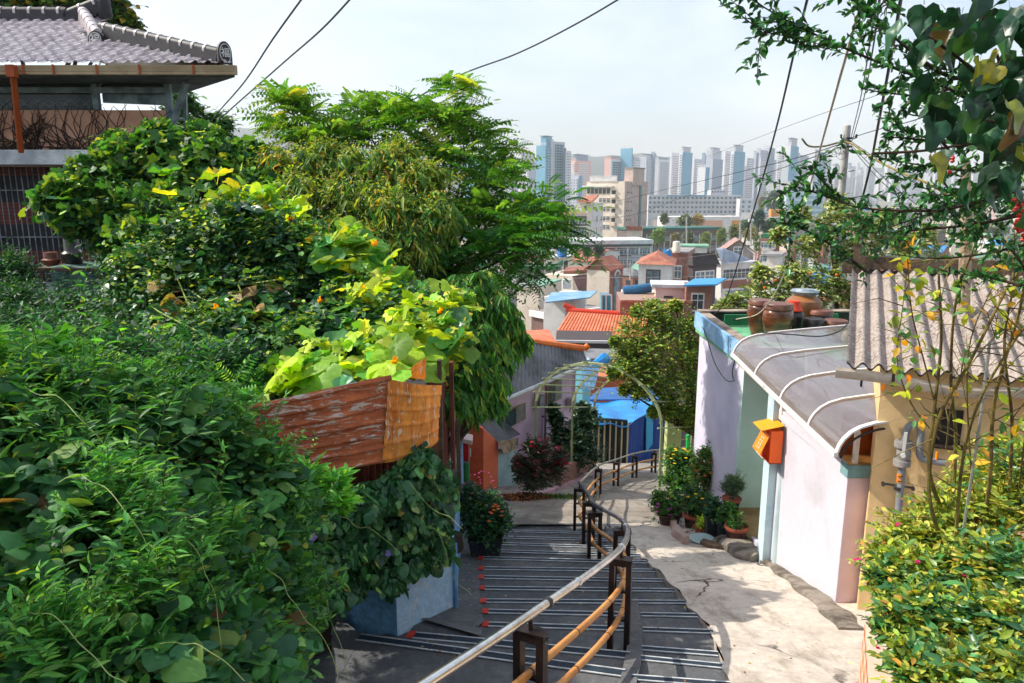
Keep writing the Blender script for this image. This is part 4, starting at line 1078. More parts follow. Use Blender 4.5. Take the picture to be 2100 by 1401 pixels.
# dry vine twigs on the balcony wall
tw = MB(); rr = random.Random(3)
for k in range(150):
    x = rr.uniform(X(-150), xw - .1); z = zb_b - .05; a = rr.uniform(.35, 2.8); pts = [V(x, yw - .02, z)]
    for i in range(rr.randint(5, 12)):
        a += rr.uniform(-.45, .45) - .05 * (a - 1.2); pts.append(pts[-1] + V(math.cos(a) * .13, rr.uniform(-.015, .01), math.sin(a) * .1))
        if pts[-1].z > zb_t + .03 or pts[-1].x > xw: break
    if len(pts) > 2: tw.tube(pts, [.012 * (1 - .6 * i / len(pts)) for i in range(len(pts))], 4)
tag(tw.build('climbing_twigs', mat('dry_twig', '3a2a22', rough=.9)), 'bare dry climber twigs spread over the peach balcony wall', 'climbing plant')

# table with cloth, pots and poles in the yard
tb0 = P(150, 640, 11.5); zt_ = P(150, 548, 11.5).z
t = thing('cloth_table', 'dark table draped with a faded green striped cloth in the shaded yard', 'table', tuple(tb0))
M_cl = mat('striped_cloth', '5b7a70', '2f4541', 3, stretch=(1, 1, 14), rough=.95, fine=.3)
tx0, tx1 = P(82, 548, 11.5).x, P(212, 548, 11.5).x
MB().box(((tx0 + tx1) / 2, 11.8, zt_ - .03), (tx1 - tx0, .8, .05)).build('tabletop', M_wood, t)
for sx_ in (tx0 + .05, tx1 - .05):
    for sy_ in (11.45, 12.15): MB().bar(V(sx_, sy_, zt_ - .05), V(sx_, sy_, bankz(sx_, sy_) - .05), .05, .05).build('leg', M_wood, t)
def clf(u, v):
    x = tx0 + .2 + (tx1 - tx0 - .15) * u; s = v * 1.15
    if s < .75: return (x, 12.2 - s, zt_ + .015 + .012 * math.sin(9 * u))
    return (x, 11.43 - .03 * math.sin(12 * u), zt_ - (s - .75) * (.75 + .3 * math.sin(3 * u + .5)))
tag(MB().grid(clf, 30, 20).build('cloth', M_cl, smooth='all'), 'faded green striped cloth draped over the yard table', 'cloth')
for px, w, h, lab in ((107, .3, .2, 'low reddish-brown pot at the left of the yard table'), (152, .34, .46, 'stack of dark upturned pots in the middle of the yard table')):
    p = P(px, 546, 11.8)
    tag(MB().lathe([(w * .36, 0), (w * .5, h * .4), (w * .42, h * .45), (w * .36, h * .5), (w * .33, h), (w * .1, h)], (p.x, p.y, zt_ + .01), 18).build('pot', M_jarr if px < 120 else M_jard, smooth=True), lab, 'pot')
tag(MB().tube([P(175, 495, 11.2), P(240, 620, 10.8)], .012, 6).build('metal_pole', M_steel), 'left of two thin metal poles leaning against the yard table', 'pole')
tag(MB().tube([P(205, 505, 11.1), P(238, 610, 10.7)], .012, 6).build('metal_pole', M_steel), 'right of two thin metal poles leaning against the yard table', 'pole')
# ================================================================ houses, school, towers: boxes seen corner-on
def solve(px, o, d):                       # distance along d from o (same height) to the photo column px
    k = (px - 1050) / FPX
    return (k * (o.y * CP - o.z * SP) - o.x) / (d.x - k * d.y * CP)
class Bld:
    def __init__(s, name, label, cat, pl, pc, pr, pyt, Y, yaw, m, zb=None, group=None, dep=None, body='body'):
        s.C = P(pc, pyt, Y); a = R(yaw); s.e = V(math.cos(a), math.sin(a), 0); s.n = V(-math.sin(a), math.cos(a), 0)
        s.ll = max(-solve(pl, s.C, s.e), .3) if pl < pc else .3
        s.lr = solve(pr, s.C, s.n) if pr > pc else (dep or s.ll * .6)
        if dep and pr <= pc: s.lr = dep
        if s.lr < 0 or s.lr > 6 * s.ll + 60: s.lr = s.ll
        if dep and s.lr > 1.5 * dep: s.lr = dep
        s.zt = s.C.z; s.zb = gz(Y) - 1.5 if zb is None else zb
        s.h = s.zt - s.zb
        s.o = thing(name, label, cat, (s.C.x, s.C.y, s.zb), group)
        s.Lc = s.C - s.e * s.ll
        c = s.Lc + s.e * (s.ll / 2) + s.n * (s.lr / 2)
        s.body = MB().frame((c.x, c.y, (s.zt + s.zb) / 2), s.e, s.n, (0, 0, 1), s.ll, s.lr, s.h).build(body, m, s.o)
    def face(s, side):
        if side == 'L': return s.Lc, s.e, -s.n, s.ll
        return s.C, s.n, s.e, s.lr
    def slab(s, side, u0, u1, z0, z1, m, nm='band', t=.05, par=None, off=0.0):     # u fractions along the face, z metres below the top
        o, d, nn, l = s.face(side)
        a = o + d * (u0 * l); b = o + d * (u1 * l)
        q = [V(a.x, a.y, s.zt - z0), V(b.x, b.y, s.zt - z0), V(b.x, b.y, s.zt - z1), V(a.x, a.y, s.zt - z1)]
        q = [p + nn * off for p in q]
        return MB().slab(q, nn * t).build(nm, m, par or s.o)
    def windows(s, side, us, zs, w, h, m=None, fr=None, t=.04):
        o, d, nn, l = s.face(side)
        for z in zs:
            for u in us:
                c = o + d * (u * l); c = V(c.x, c.y, s.zt - z)
                if fr is not None:
                    f = MB().frame(c + nn * t * .5, d, nn, (0, 0, 1), w * 1.16, t, h * 1.16).build('window', fr, s.o)
                    MB().frame(c + nn * t * 1.05, d, nn, (0, 0, 1), w * .94, t * .3, h * .94).build('pane', m or M_pane, f)
                    bb = MB(); bb.frame(c + nn * t * 1.3, d, nn, (0, 0, 1), w * .06, t * .3, h * .94); bb.frame(c + nn * t * 1.3 + V(0, 0, h * .12), d, nn, (0, 0, 1), w * .94, t * .28, h * .05)
                    bb.build('mullion', fr, f)
                else:
                    MB().frame(c + nn * t * .5, d, nn, (0, 0, 1), w, t, h).build('window', m or M_pane, s.o)
    def parapet(s, m, h=.5, t=.25, cap=None):
        b = MB(); z = s.zt + h / 2; c = s.Lc + s.e * (s.ll / 2) + s.n * (s.lr / 2)
        for (q, x, y, lx, ly) in ((c - s.n * (s.lr / 2 - t / 2), 0, 0, s.ll, t), (c + s.n * (s.lr / 2 - t / 2), 0, 0, s.ll, t), (c - s.e * (s.ll / 2 - t / 2), 0, 0, t, s.lr - 2 * t), (c + s.e * (s.ll / 2 - t / 2), 0, 0, t, s.lr - 2 * t)):
            b.frame((q.x, q.y, z), s.e, s.n, (0, 0, 1), lx, ly, h)
        return b.build('parapet', m, s.o)
    def roof(s, m, h=.02, over=0.0, nm='roof', z=0):
        c = s.Lc + s.e * (s.ll / 2) + s.n * (s.lr / 2)
        return MB().frame((c.x, c.y, s.zt + h / 2 + z), s.e, s.n, (0, 0, 1), s.ll + over * 2, s.lr + over * 2, h).build(nm, m, s.o)
    def gable(s, m, rise, over=.4, axis='e', nm='roof', wallm=None, t=.15):
        e, n, lx, ly = (s.e, s.n, s.ll, s.lr) if axis == 'e' else (s.n, -s.e, s.lr, s.ll)
        o = s.Lc if axis == 'e' else s.C
        A = o - e * over - n * over; Bp = o + e * (lx + over) - n * over; C_ = o + e * (lx + over) + n * (ly + over); D = o - e * over + n * (ly + over)
        m1 = (A + D) / 2 + V(0, 0, rise); m2 = (Bp + C_) / 2 + V(0, 0, rise)
        b = MB(); b.slab([A, Bp, m2, m1], (0, 0, t)); b.slab([m1, m2, C_, D], (0, 0, t)); r = b.build(nm, m, s.o)
        if wallm:
            for q in (o, o + e * lx):
                a_ = q; d_ = q + n * ly; mid = (a_ + d_) / 2 + V(0, 0, rise * .96)
                MB().slab([a_, d_, mid], e * (.02 if q is o else -.02)).build('gable_wall', wallm, s.o)
        return r
    def hip(s, m, rise, over=.5, nm='roof'):
        e, n = s.e, s.n; A = s.Lc - e * over - n * over; B_ = s.C + e * over - n * over; C_ = s.C + e * over + n * (s.lr + over); D = s.Lc - e * over + n * (s.lr + over)
        k = min(s.ll, s.lr) / 2
        if s.ll >= s.lr: r1 = (A + D) / 2 + e * k; r2 = (B_ + C_) / 2 - e * k; fs = [(0, 1, 5, 4), (1, 2, 5), (2, 3, 4, 5), (3, 0, 4)]
        else: r1 = (A + B_) / 2 + n * k; r2 = (D + C_) / 2 - n * k; fs = [(0, 1, 4), (1, 2, 5, 4), (2, 3, 5), (3, 0, 4, 5)]
        up = V(0, 0, rise)
        return MB().add([A, B_, C_, D, r1 + up, r2 + up], fs + [(3, 2, 1, 0)]).build(nm, m, s.o)
M_pane = mat('window_glass', '26343c', '43555c', 1.5, rough=.12, fine=0, spec=.8)
M_pane2 = mat('window_glass_pale', '6f8590', '4a5d66', 1.5, rough=.15, fine=0, spec=.8)
M_wh = mat('white_render', 'e2dfdc', 'cbc6c2', .6, .45, .7, rough=.9, fine=.08)
M_cream = mat('cream_render', 'e6d8c6', 'd3c3ac', .5, .45, .7, rough=.9, fine=.1)
M_pinkw = mat('pink_render', 'dfc3bd', 'cfaea8', .6, rough=.9, fine=.06)
M_brk = brickmat('red_brick_wall', '9a5140', '85402f', 'a98d7f', .22, .07)
M_brk2 = brickmat('brown_brick_wall', '6e4a42', '5c3c36', '8a7670', .22, .07)
M_brkd = brickmat('dark_tile_wall', '4e4344', '403738', '6a6060', .25, .08)
M_otile = mat('orange_tile', 'e0825a', 'cc6a45', 1.0, rough=.6, fine=.2)
M_otile2 = mat('faded_orange_roof', 'b9785f', '98594a', 1.2, rough=.8, fine=.2)
M_groof = mat('green_roof', '8fb9a0', '6d9d83', .8, rough=.8, fine=.12)
M_blr = mat('blue_tarp', '1c8fd6', '1579bd', 1.6, rough=.45, fine=.1, bmp=.3, bsc=3)
M_grey = mat('grey_render', '9f9c99', '86827f', .7, rough=.9, fine=.12)
M_slate = mat('slate_sheet', '86878a', '55575a', 1.4, .4, .65, rough=.85, fine=.25, bmp=.3, bsc=12)
M_metalw = mat('white_sheet_roof', 'd2d4d4', 'b5b9bb', 1, rough=.6, fine=.1)
# ---- lilac house beyond the flower bed
M_lil = mat('lilac_wall', 'ddc2d8', 'c4a6c0', .9, .42, .68, rough=.92, bmp=.2, bsc=18, fine=.1)
Ya, Yb = 13.1, 17.9; za = P(930, 860, Ya).z
A = PZ(930, 860, za); Bq = PZ(1205, 742, za); dn = (Bq - A).normalized(); nn = V(dn.y, -dn.x, 0)
lh = thing('lilac_house', 'lilac house with a grey corrugated roof, orange ridge and white gutter', 'house', (A.x, A.y, gz(Ya) - .3))
A2 = A - dn * 2.5; W0 = A2 - nn * .25; W1 = Bq - nn * .25 - dn * .15
MB().slab([V(W0.x, W0.y, -8.2), V(W1.x, W1.y, -8.2), V(W1.x, W1.y, za), V(W0.x, W0.y, za)], -nn * .2).build('front_wall', M_lil, lh)
MB().slab([V(W1.x, W1.y, -8.2), V(W1.x, W1.y, za), V(W1.x, W1.y, za) - nn * 3 + V(0, 0, .3), V(W1.x, W1.y, -8.2) - nn * 3], -dn * .2).build('end_wall', M_lil, lh)
up0 = P(1197, 719, 18.3); up1 = P(1093, 696, 17.0); up2 = P(960, 690, 14.6); up3 = P(860, 700, 12.6)
def lroof(u, v, amp=.022):
    lo = A2 * (1 - u) + Bq * u; tt = u * 3; i = min(int(tt), 2); q = [up3, up2, up1, up0]; hi = q[i] * (1 - tt + i) + q[i + 1] * (tt - i)
    return tuple(lo * (1 - v) + hi * v + V(0, 0, amp * math.sin(u * 2 * math.pi * 46) - .03 * (1 if (v * 4) % 1 < .06 else 0)))
lr_ = MB().grid(lroof, 368, 16).build('roof', M_slate, lh, smooth='all')
MB().tube([A2 + nn * .02 - V(0, 0, .05), Bq + nn * .02 - V(0, 0, .05)], .05, 8).build('gutter', M_metalw, lh, smooth=True)
MB().bar(Bq, up0, .06, .1).build('verge_board', M_metalw, lr_)
MB().tube([up1 + V(-.3, -.3, 0.03), up0 + V(0, 0, .05)], .09, 8).build('ridge_tiles', mat('bright_orange', 'f27a1c', 'e0690f', 3, rough=.5), lr_, smooth=True)
MB().tube([up0 + V(.0, 0, .02), up0 + V(.12, 0, .14)], .08, 8).build('ridge_end', MATS['bright_orange'], lr_, smooth=True)
pw = lambda px, py, off=.02: PP(px, py, W0 + nn * off, nn)
def lwin(x0, x1, ya0, ya1, yb0, yb1, open_=.5):
    q = [pw(x0, ya0), pw(x1, yb0), pw(x1, yb1), pw(x0, ya1)]
    f = MB().slab([pw(x0 - 2, ya0 - 2), pw(x1 + 2, yb0 - 2), pw(x1 + 2, yb1 + 2), pw(x0 - 2, ya1 + 2)], nn * .03).build('window', mat('wood_frame', 'a58a62', '84683f', 3, rough=.7), lh)
    m_ = lambda a, b_, t: a * (1 - t) + b_ * t
    MB().slab([p + nn * .035 for p in (q[0], m_(q[0], q[1], open_), m_(q[3], q[2], open_), q[3])], nn * .004).build('pane', M_pane, f)
    MB().slab([p + nn * .035 for p in (m_(q[0], q[1], open_ + .03), q[1], q[2], m_(q[3], q[2], open_ + .03))], nn * .006).build('screen', mat('mesh_screen', '8c8e84', '74766e', 9, rough=.8), f)
lwin(1034, 1074, 846, 881, 828, 856); lwin(1122, 1148, 792, 829, 779, 815)
MB().frame(pw(1108, 823, .1), dn, nn, (0, 0, 1), .22, .12, .26).build('gas_meter', M_gas, lh)
MB().tube([pw(1119, 830, .06), pw(1118, 990, .06)], .03, 8).build('grey_pipe', M_gas, lh)
MB().tube([pw(1096, 806, .06), pw(1097, 845, .06)], .015, 6).build('grey_pipe', M_gas, lh)
MB().frame(pw(1172, 825, .12), dn, nn, (0, 0, 1), .24, .14, .25).build('meter_box', mat('box_beige', 'b8b0a4', rough=.7), lh)
# ---- orange hut, teal lean-to, green pipe, red post box
M_orp = mat('orange_paint', 'ff7a50', 'ee6840', 1.5, rough=.85, fine=.1, bmp=.15); M_tealw = mat('faded_teal_wall', 'bcd8d8', '93bbbc', 2.2, .45, .65, rough=.9, fine=.15)
hb0 = G(991, 1004); zg0 = hb0.z
def at(px, py, ref): return P(px, py, ref)
ht = thing('orange_hut', 'small orange-painted hut with a sloping grey sheet roof beside the lilac house', 'hut', tuple(hb0))
cY = hb0.y
LF = [P(936, 962, 13.6), P(991, 1004, cY), P(991, 880, cY), P(936, 850, 13.6)]
MB().slab(LF, (0, .1, 0)).build('left_wall', M_orp, ht)
RF = [P(991, 1004, cY) + V(.002, 0, 0), P(1021, 1002, cY + .25), P(1022, 906, cY + .25), P(991, 880, cY) + V(.002, 0, 0)]
MB().slab(RF, (-.03, .1, 0)).build('right_wall', mat('orange_paint_light', 'ff8a62', 'f87c52', 1.5, rough=.85, fine=.1), ht)
MB().slab([P(1022, 1002, cY + .3), P(1059, 998, cY + .7), P(1059, 915, cY + .7), P(1022, 925, cY + .3)], (0, .1, 0)).build('lean_to_wall', M_tealw, ht)
def hroof(a, b_, c, d, n=26):
    return lambda u, v: tuple((a * (1 - u) + b_ * u) * (1 - v) + (d * (1 - u) + c * u) * v + V(0, 0, .018 * math.sin(v * 2 * math.pi * n)))
r1 = [P(955, 848, 13.6), P(1023, 909, cY + .2), P(1067, 890, 14.3), P(1010, 845, 14.4)]
MB().grid(hroof(*r1, 16), 4, 160).build('sheet_roof', M_slate, ht, smooth='all')
r2 = [P(1020, 905, cY + .15), P(1034, 933, cY + .1), P(1062, 918, 14.2), P(1064, 898, 14.3)]
MB().grid(hroof(*r2, 9), 3, 90).build('sheet_roof', mat('tan_sheet', 'b59c7c', '6f5f4d', 6, rough=.95, fine=.3), ht, smooth='all')
gp0 = P(955, 985, 13.0); tag(MB().tube([gp0, P(955, 850, 13.0)], .075, 12).build('green_pipe', mat('green_paint', '2f8f4e', '257a40', 3, rough=.5), smooth=True), 'thick green pipe standing against the orange hut', 'pipe')
rb = P(954, 925, 11.4)
rpb = thing('red_post_box', 'red box with a pinkish white lid by the orange hut', 'box', tuple(rb + V(0, 0, -.2)))
MB().box(tuple(rb + V(-.03, .05, .0)), (.17, .2, .32)).build('box', mat('red_paint', 'c4161c', 'a81218', 3, rough=.5), rpb)
MB().slab([rb + V(-.15, -.1, .2), rb + V(.12, -.1, .14), rb + V(.12, .2, .14), rb + V(-.15, .2, .2)], (0, 0, .07)).build('lid', M_pinkw, rpb)
MB().box(tuple(rb + V(-.03, .05, -.17)), (.172, .2, .05)).build('base', M_grey, rpb)
MB().box(tuple(rb + V(.085, -.02, -.02)), (.02, .03, .13)).build('handle', M_frame, rpb)
# ---- brick planter by the pergola
bp = thing('brick_planter', 'low curved red brick planter under the dark shrub by the lilac house', 'planter', tuple(G(1190, 985)))
pts = [G(1150, 1003), G(1172, 990), G(1200, 975), G(1222, 962)]
bb_ = MB()
for a, b_ in zip(pts, pts[1:]): bb_.slab([a + V(0, 0, -.1), b_ + V(0, 0, -.1), b_ + V(0, 0, .42), a + V(0, 0, .42 if a is not pts[0] else .3)], V(-.1, .08, 0))
bb_.build('brick_wall', M_brk, bp)
lumpy([G(1095, 1018), G(1130, 1008), G(1172, 992), G(1222, 968)], .14, .07, mat('pink_kerb_paint', 'c9a0a8', 'a08088', 3, rough=.9, bmp=.4), 'pink_kerb', 5)
# ---- pergola arches
M_pg = mat('pale_green_steel', 'bcc694', 'a3ad7c', 3, rough=.55, fine=.12)
pg = thing('pergola', 'pale green steel pergola of three arches with cross bars over the lower path', 'pergola', (1.3, 15, -6.4))
AX_ = V(1.72, 3, 0).normalized(); PD = V(.87, -.5, 0).normalized(); r = 1.3
bases = [V(.47, 14, 0), V(1.29, 15, 0), V(2.19, 17, 0)]
bases = [V(b_.x, b_.y, gz(b_.y)) for b_ in bases]
ax3 = (bases[2] - bases[0]).normalized()
bases = [bases[0], bases[0] + ax3 * 1.45, bases[0] + ax3 * 3.05]
bases[1] = V(1.29, 15.0, gz(15)); 
arcs = []
for b0 in bases:
    ar = MB(); zt_ = 1.65
    a = [b0 + PD * (r - r * math.cos(t * math.pi / 20)) + V(0, 0, zt_ + r * .82 * math.sin(t * math.pi / 20)) for t in range(21)]
    arcs.append(a)
    c = [b0 - V(0, 0, .1)] + a + [V(a[-1].x, a[-1].y, gz(a[-1].y) - .1)]
    for p, q in zip(c, c[1:]): ar.bar(p, q, .044, .044)
    ar.build('arch', M_pg, pg)
for i in (0, 2, 3, 4, 5, 6, 7, 9, 11, 13, 15, 17, 20):
    rr_ = MB()
    for k in (0, 1): rr_.tube([arcs[k][i] + V(0, 0, .02), arcs[k + 1][i] + V(0, 0, .02)], .015, 6)
    ex = arcs[0][i] - (arcs[1][i] - arcs[0][i]) * .12
    rr_.tube([ex + V(0, 0, .02), arcs[0][i] + V(0, 0, .02)], .015, 6)
    rr_.build('cross_bar', M_pg, pg)
pq = P(1381, 930, 15.8); tag(MB().slab([V(pq.x - .16, 15.8, gz(15.8) - .2), V(pq.x + .16, 15.8, gz(15.8) - .2), V(pq.x + .16, 15.8, P(1380, 852, 15.8).z), V(pq.x - .16, 15.8, P(1380, 852, 15.8).z)], (0, .3, 0)).build('gate_post', mat('yellow_green_paint', 'c3cf8a', 'b1bd78', 2, rough=.8)), 'broad pale yellow-green post at the end of the rail', 'post')
gc = G(1413, 968); tag(MB().tube([gc, P(1412, 925, gc.y), P(1410, 892, gc.y)], [.06, .065, .04], 8).build('green_stake', mat('vivid_green', '1fc05a', rough=.5)), 'short vivid green stake behind the potted plants', 'stake')
# ---- shed under blue tarpaulin
bs = thing('tarp_shed', 'blue corrugated shed under a sagging bright blue tarpaulin', 'shed', (5, 27, -10.5))
M_bcorr = mat('blue_corrugated', '1f4f9a', '173f80', 1.5, rough=.6, fine=.2)
Ys = 25.0
c_l, c_m, c_r = P(1205, 872, Ys), P(1287, 880, Ys - 1.0), P(1372, 838, Ys + 5)
zf = -10.4
MB().slab([V(c_l.x, c_l.y, zf), V(c_m.x, c_m.y, zf), V(c_m.x, c_m.y, c_m.z + .3), V(c_l.x, c_l.y, c_l.z + .3)], (0, .1, 0)).build('front_wall', mat('opening_shade', '1d2a24', '25382f', 1, rough=.9), bs)  # solid wall; the shade behind the grille is put into its dark colour
gr = MB()
for k in range(8): 
    p = c_l * (1 - k / 7) + c_m * (k / 7); gr.bar(V(p.x, p.y - .08, zf), V(p.x, p.y - .08, p.z + .25), .05, .05)
gr.bar(V(c_l.x, c_l.y - .1, zf + .15), V(c_m.x, c_m.y - .1, zf + .15), .05, .08); gr.build('front_grille', mat('beige_bar', 'b5a583', rough=.7), bs)
dd = (c_r - c_m); dd.z = 0; l_ = dd.length; dd /= l_; nv = V(dd.y, -dd.x, 0)
MB().grid(lambda u, v: tuple(V(c_m.x, c_m.y, zf + (c_m.z + .2 + (c_r.z - c_m.z) * u - zf) * v) + dd * (l_ * u) + nv * (.03 * math.sin(u * 180))), 120, 1).build('side_wall', M_bcorr, bs)
MB().slab([c_m + dd * 2.2 + nv * .08 + V(0, 0, .1), c_m + dd * 3.3 + nv * .08 + V(0, 0, .1), c_m + dd * 3.3 + nv * .1 + V(0, 0, -1.6), c_m + dd * 2.3 + nv * .1 + V(0, 0, -1.6)], nv * .02).build('tarp_flap', mat('cyan_tarp', '2ba3c9', rough=.6), bs)
tl, tr_ = P(1205, 832, Ys + 3.5), P(1345, 800, Ys + 9)
t0, t1, t2, t3 = P(1203, 866, Ys - .3), P(1288, 876, Ys - 1.3), P(1362, 821, Ys + 5), P(1340, 790, Ys + 8)
def tarp(u, v):
    lo = t0 * (1 - u) + t1 * u; hi = P(1205, 822, Ys + 3.6) * (1 - u) + t2 * u
    p = lo * (1 - v) + hi * v; return tuple(p + V(0, 0, .05 * math.sin(7 * u) * math.sin(5 * v) + .04 * math.sin(13 * u + 9 * v)))
MB().grid(tarp, 24, 18).build('tarpaulin', M_blr, bs, smooth='all')
MB().slab([P(1205, 822, Ys + 3.6), t2, P(1340, 792, Ys + 8), P(1230, 798, Ys + 7.5)], (0, 0, .05)).build('tarpaulin', mat('blue_tarp_shaded', '2264a8', '1c5590', 1.5, rough=.5), bs)  # upper tarpaulin: the shade on this slope is put into a darker blue
te = Bld('terracotta_house', 'plain terracotta-painted wall rising behind the blue tarpaulin', 'house', 1213, 1300, 1320, 775, 35, -10, mat('terracotta', 'c8734f', 'b5623f', 1, rough=.9))
cy_ = Bld('cyan_house', 'small cyan house with a striped blue awning beside the lilac house', 'house', 1178, 1196, 1212, 742, 24, -35, mat('cyan_wall', '7fc4d6', '68aec2', 1, rough=.8))
MB().slab([P(1196, 752, 22), P(1232, 748, 24), P(1218, 800, 21), P(1190, 798, 20)], (0, 0, .04)).build('striped_awning', mat('blue_stripe', '39a2d8', 'bcdcec', 5, .48, .52, stretch=(.3, 3, 3), rough=.5), cy_.o)
MB().tube([P(1220, 748, 22), P(1240, 736, 22.5)], [.12, .2], 8).build('rolled_tarp', M_blr, cy_.o)
# ---- orange tiled roof house
ot = Bld('orange_roof_house', 'house with a bright orange tiled roof and glazed verandah below it', 'house', 1150, 1300, 1340, 690, 54, -6, M_brkd, dep=9)
C0, C1, C2, C3 = P(1136, 690, 53), P(1345, 697, 51.5), P(1340, 652, 58), P(1168, 640, 60)
def otf(u, v):
    p = (C0 * (1 - u) + C1 * u) * (1 - v) + (C3 * (1 - u) + C2 * u) * v
    return tuple(p + V(0, 0, .09 * abs(math.sin(u * math.pi * 30)) + .1 * (1 - (v * 13) % 1)))
vs_ = [];
MB().grid(otf, 240, 52).build('tiled_roof', M_otile, ot.o)
MB().tube([C3 + V(-.3, 0, .2), C2 + V(0, 0, .2)], .18, 8).build('ridge', mat('red_ridge', 'cf3f22', rough=.6), ot.o)
MB().tube([C3 + V(-.5, 0, .6), C3 + V(.4, 0, .25)], .2, 8).build('ridge_end', MATS['red_ridge'], ot.o)
ot.slab('L', .02, .98, .1, .75, M_pane, 'verandah_glass', .1); 
for u in (.02, .22, .42, .62, .82, .97): ot.slab('L', u, u + .015, .1, .85, M_frame, 'verandah_post', .16)
ot.slab('L', 0, 1, .75, .95, M_frame, 'verandah_sill', .18)
sm = MB().slab([P(1040, 712, 40), P(1142, 708, 42), P(1125, 680, 46), P(1060, 684, 45)], (0, 0, .15)); 
o2 = thing('small_orange_roof_house', 'small house with a faded orange roof below the bright orange tiled roof', 'house', tuple(P(1090, 720, 43) + V(0, 0, -2))); sm.build('roof', M_otile, o2)
MB().slab([P(1045, 712, 40.3), P(1140, 708, 42.3), P(1140, 740, 42.3), P(1045, 745, 40.3)], (0, .2, 0)).build('wall', M_wh, o2)
sl_ = Bld('dark_tiled_house', 'low dark tiled house with white trim beneath the orange tiled roof', 'house', 1140, 1262, 1300, 702, 46, -4, M_brkd, dep=5)
sl_.slab('L', 0, 1, 1.05, 1.25, M_wh, 'trim', .15); sl_.slab('L', 0, 1, -.1, .06, M_wh, 'coping', .15)
gb2 = Bld('grey_rib_house', 'low beige wall with a grey ribbed roof just above the pergola', 'house', 1188, 1262, 1300, 738, 38, -4, M_cream, dep=4)
gb2.roof(M_slate, .12, .3)
# ---- brown L-shaped building with white coping
br = Bld('brown_house', 'brown brick building with white coping and a blue glazed stair porch', 'house', 1090, 1130, 1242, 648, 66, -52, M_brk2, dep=6)
br.roof(M_grey, .12); 
for s_ in ('L', 'R'): br.slab(s_, -.0, 1.0, -.2, .35, M_wh, 'coping', .3)
br.slab('R', .05, .95, 1.7, 2.6, M_wh, 'white_band', .12)
MB().slab([P(1234, 672, 66), P(1254, 672, 66), P(1254, 606, 66), P(1234, 604, 66)], (0, 1.5, 0)).build('stair_porch', mat('blue_glazing', '3d87a3', '5fa3b5', 1, rough=.25), br.o)
fr_ = MB()
for x_ in (1234, 1243, 1254): fr_.bar(P(x_, 672, 65.8), P(x_, 605, 65.8), .12, .12)
fr_.bar(P(1234, 605, 65.8), P(1254, 605, 65.8), .12, .12); fr_.bar(P(1234, 640, 65.8), P(1254, 640, 65.8), .1, .1); fr_.build('porch_frame', M_frame, br.o)
# ---- cream house with dark slanted glazing and stair tower
ch = Bld('cream_house', 'cream house with a large dark slanted roof face and flat green terraces', 'house', 1118, 1175, 1250, 566, 84, -30, M_cream, dep=9)
MB().slab([P(1174, 568, 80), P(1218, 563, 81), P(1236, 600, 79), P(1188, 601, 78)], (0, .1, .1)).build('slanted_face', mat('dark_brown_sheet', '3f2c2c', '543b3a', .8, rough=.6, fine=.15), ch.o)
MB().slab([P(1155, 562, 86), P(1212, 558, 86), P(1205, 550, 90), P(1160, 553, 90)], (0, 0, .3)).build('roof', mat('brown_roof', 'a06a58', '7d5044', .8, rough=.8), ch.o)
tw_ = Bld('stair_tower', 'brick and cream stair tower with an orange gabled roof and tall arched window', 'tower', 1204, 1250, 1276, 556, 76, -30, M_cream)
tw_.gable(M_otile2, 1.2, .25, 'e' if False else 'n', wallm=M_brk)
tw_.slab('R', 0, 1, 0, 9, M_brk, 'brick_front', .1)
tw_.slab('R', .3, .72, .6, 9, M_pane2, 'tall_window', .16)
MB().tube([tw_.C + tw_.n * (tw_.lr * (.51 + .2 * math.cos(t_ * math.pi / 8))) + tw_.e * .15 + V(0, 0, -.6 + .5 * math.sin(t_ * math.pi / 8)) for t_ in range(9)], .1, 6).build('arch_window', M_frame, tw_.o)
gt_ = Bld('green_terrace_house', 'cream house with pale green flat terrace at the left edge of the town', 'house', 1060, 1105, 1178, 590, 70, -25, M_cream, dep=6); gt_.roof(M_groof, .15); gt_.slab('L', 0, 1, -.35, .12, M_wh, 'coping', .15)
MB().box(tuple(P(1162, 582, 72)), (.8, .8, .9)).build('water_cylinder', M_metalw, gt_.o)
gt3 = Bld('blue_shed_roof_house', 'low white house with a grey-blue lean-to roof and red railing', 'house', 1115, 1160, 1235, 612, 62, -25, M_wh, dep=5)
MB().slab([P(1118, 622, 60), P(1210, 612, 62), P(1225, 598, 66), P(1130, 602, 65)], (0, 0, .1)).build('roof', mat('blue_grey_sheet', '6f9dbb', '8fb2c6', 1, rough=.6), gt3.o)
# ---- pink house, brick with blue roof
pk = Bld('pink_house', 'pale pink house with a small brown window and white roof edge', 'house', 1345, 1408, 1412, 590, 60, -8, M_pinkw, dep=7); pk.roof(M_metalw, .25, .35); pk.windows('L', [.42], [1.15], .62, .75, M_pane, M_wood)
bk2 = Bld('blue_roof_house', 'dark red brick house under a vivid blue sheet roof', 'house', 1408, 1462, 1488, 586, 58, -8, M_brk, dep=6)
MB().slab([P(1401, 588, 56), P(1470, 586, 57), P(1490, 573, 61), P(1424, 574, 62)], (0, 0, .12)).build('blue_roof', mat('vivid_blue_roof', '2f97cf', '2a86ba', 1, rough=.45, fine=.08), bk2.o)
bk2.windows('L', [.45], [1.35], .9, 1.3, M_pane, M_wh)
bw = Bld('brick_terrace', 'long low orange-brown brick wall behind the green tree', 'wall', 1272, 1420, 1440, 620, 58, -5, M_brk, dep=4); bw.slab('L', 0, 1, -.12, .08, M_otile2, 'coping', .15)
pt = Bld('pale_terrace_wall', 'pale terrace house with orange railing and dark blue rolled awning', 'house', 1278, 1350, 1360, 604, 64, -5, M_wh, dep=5)
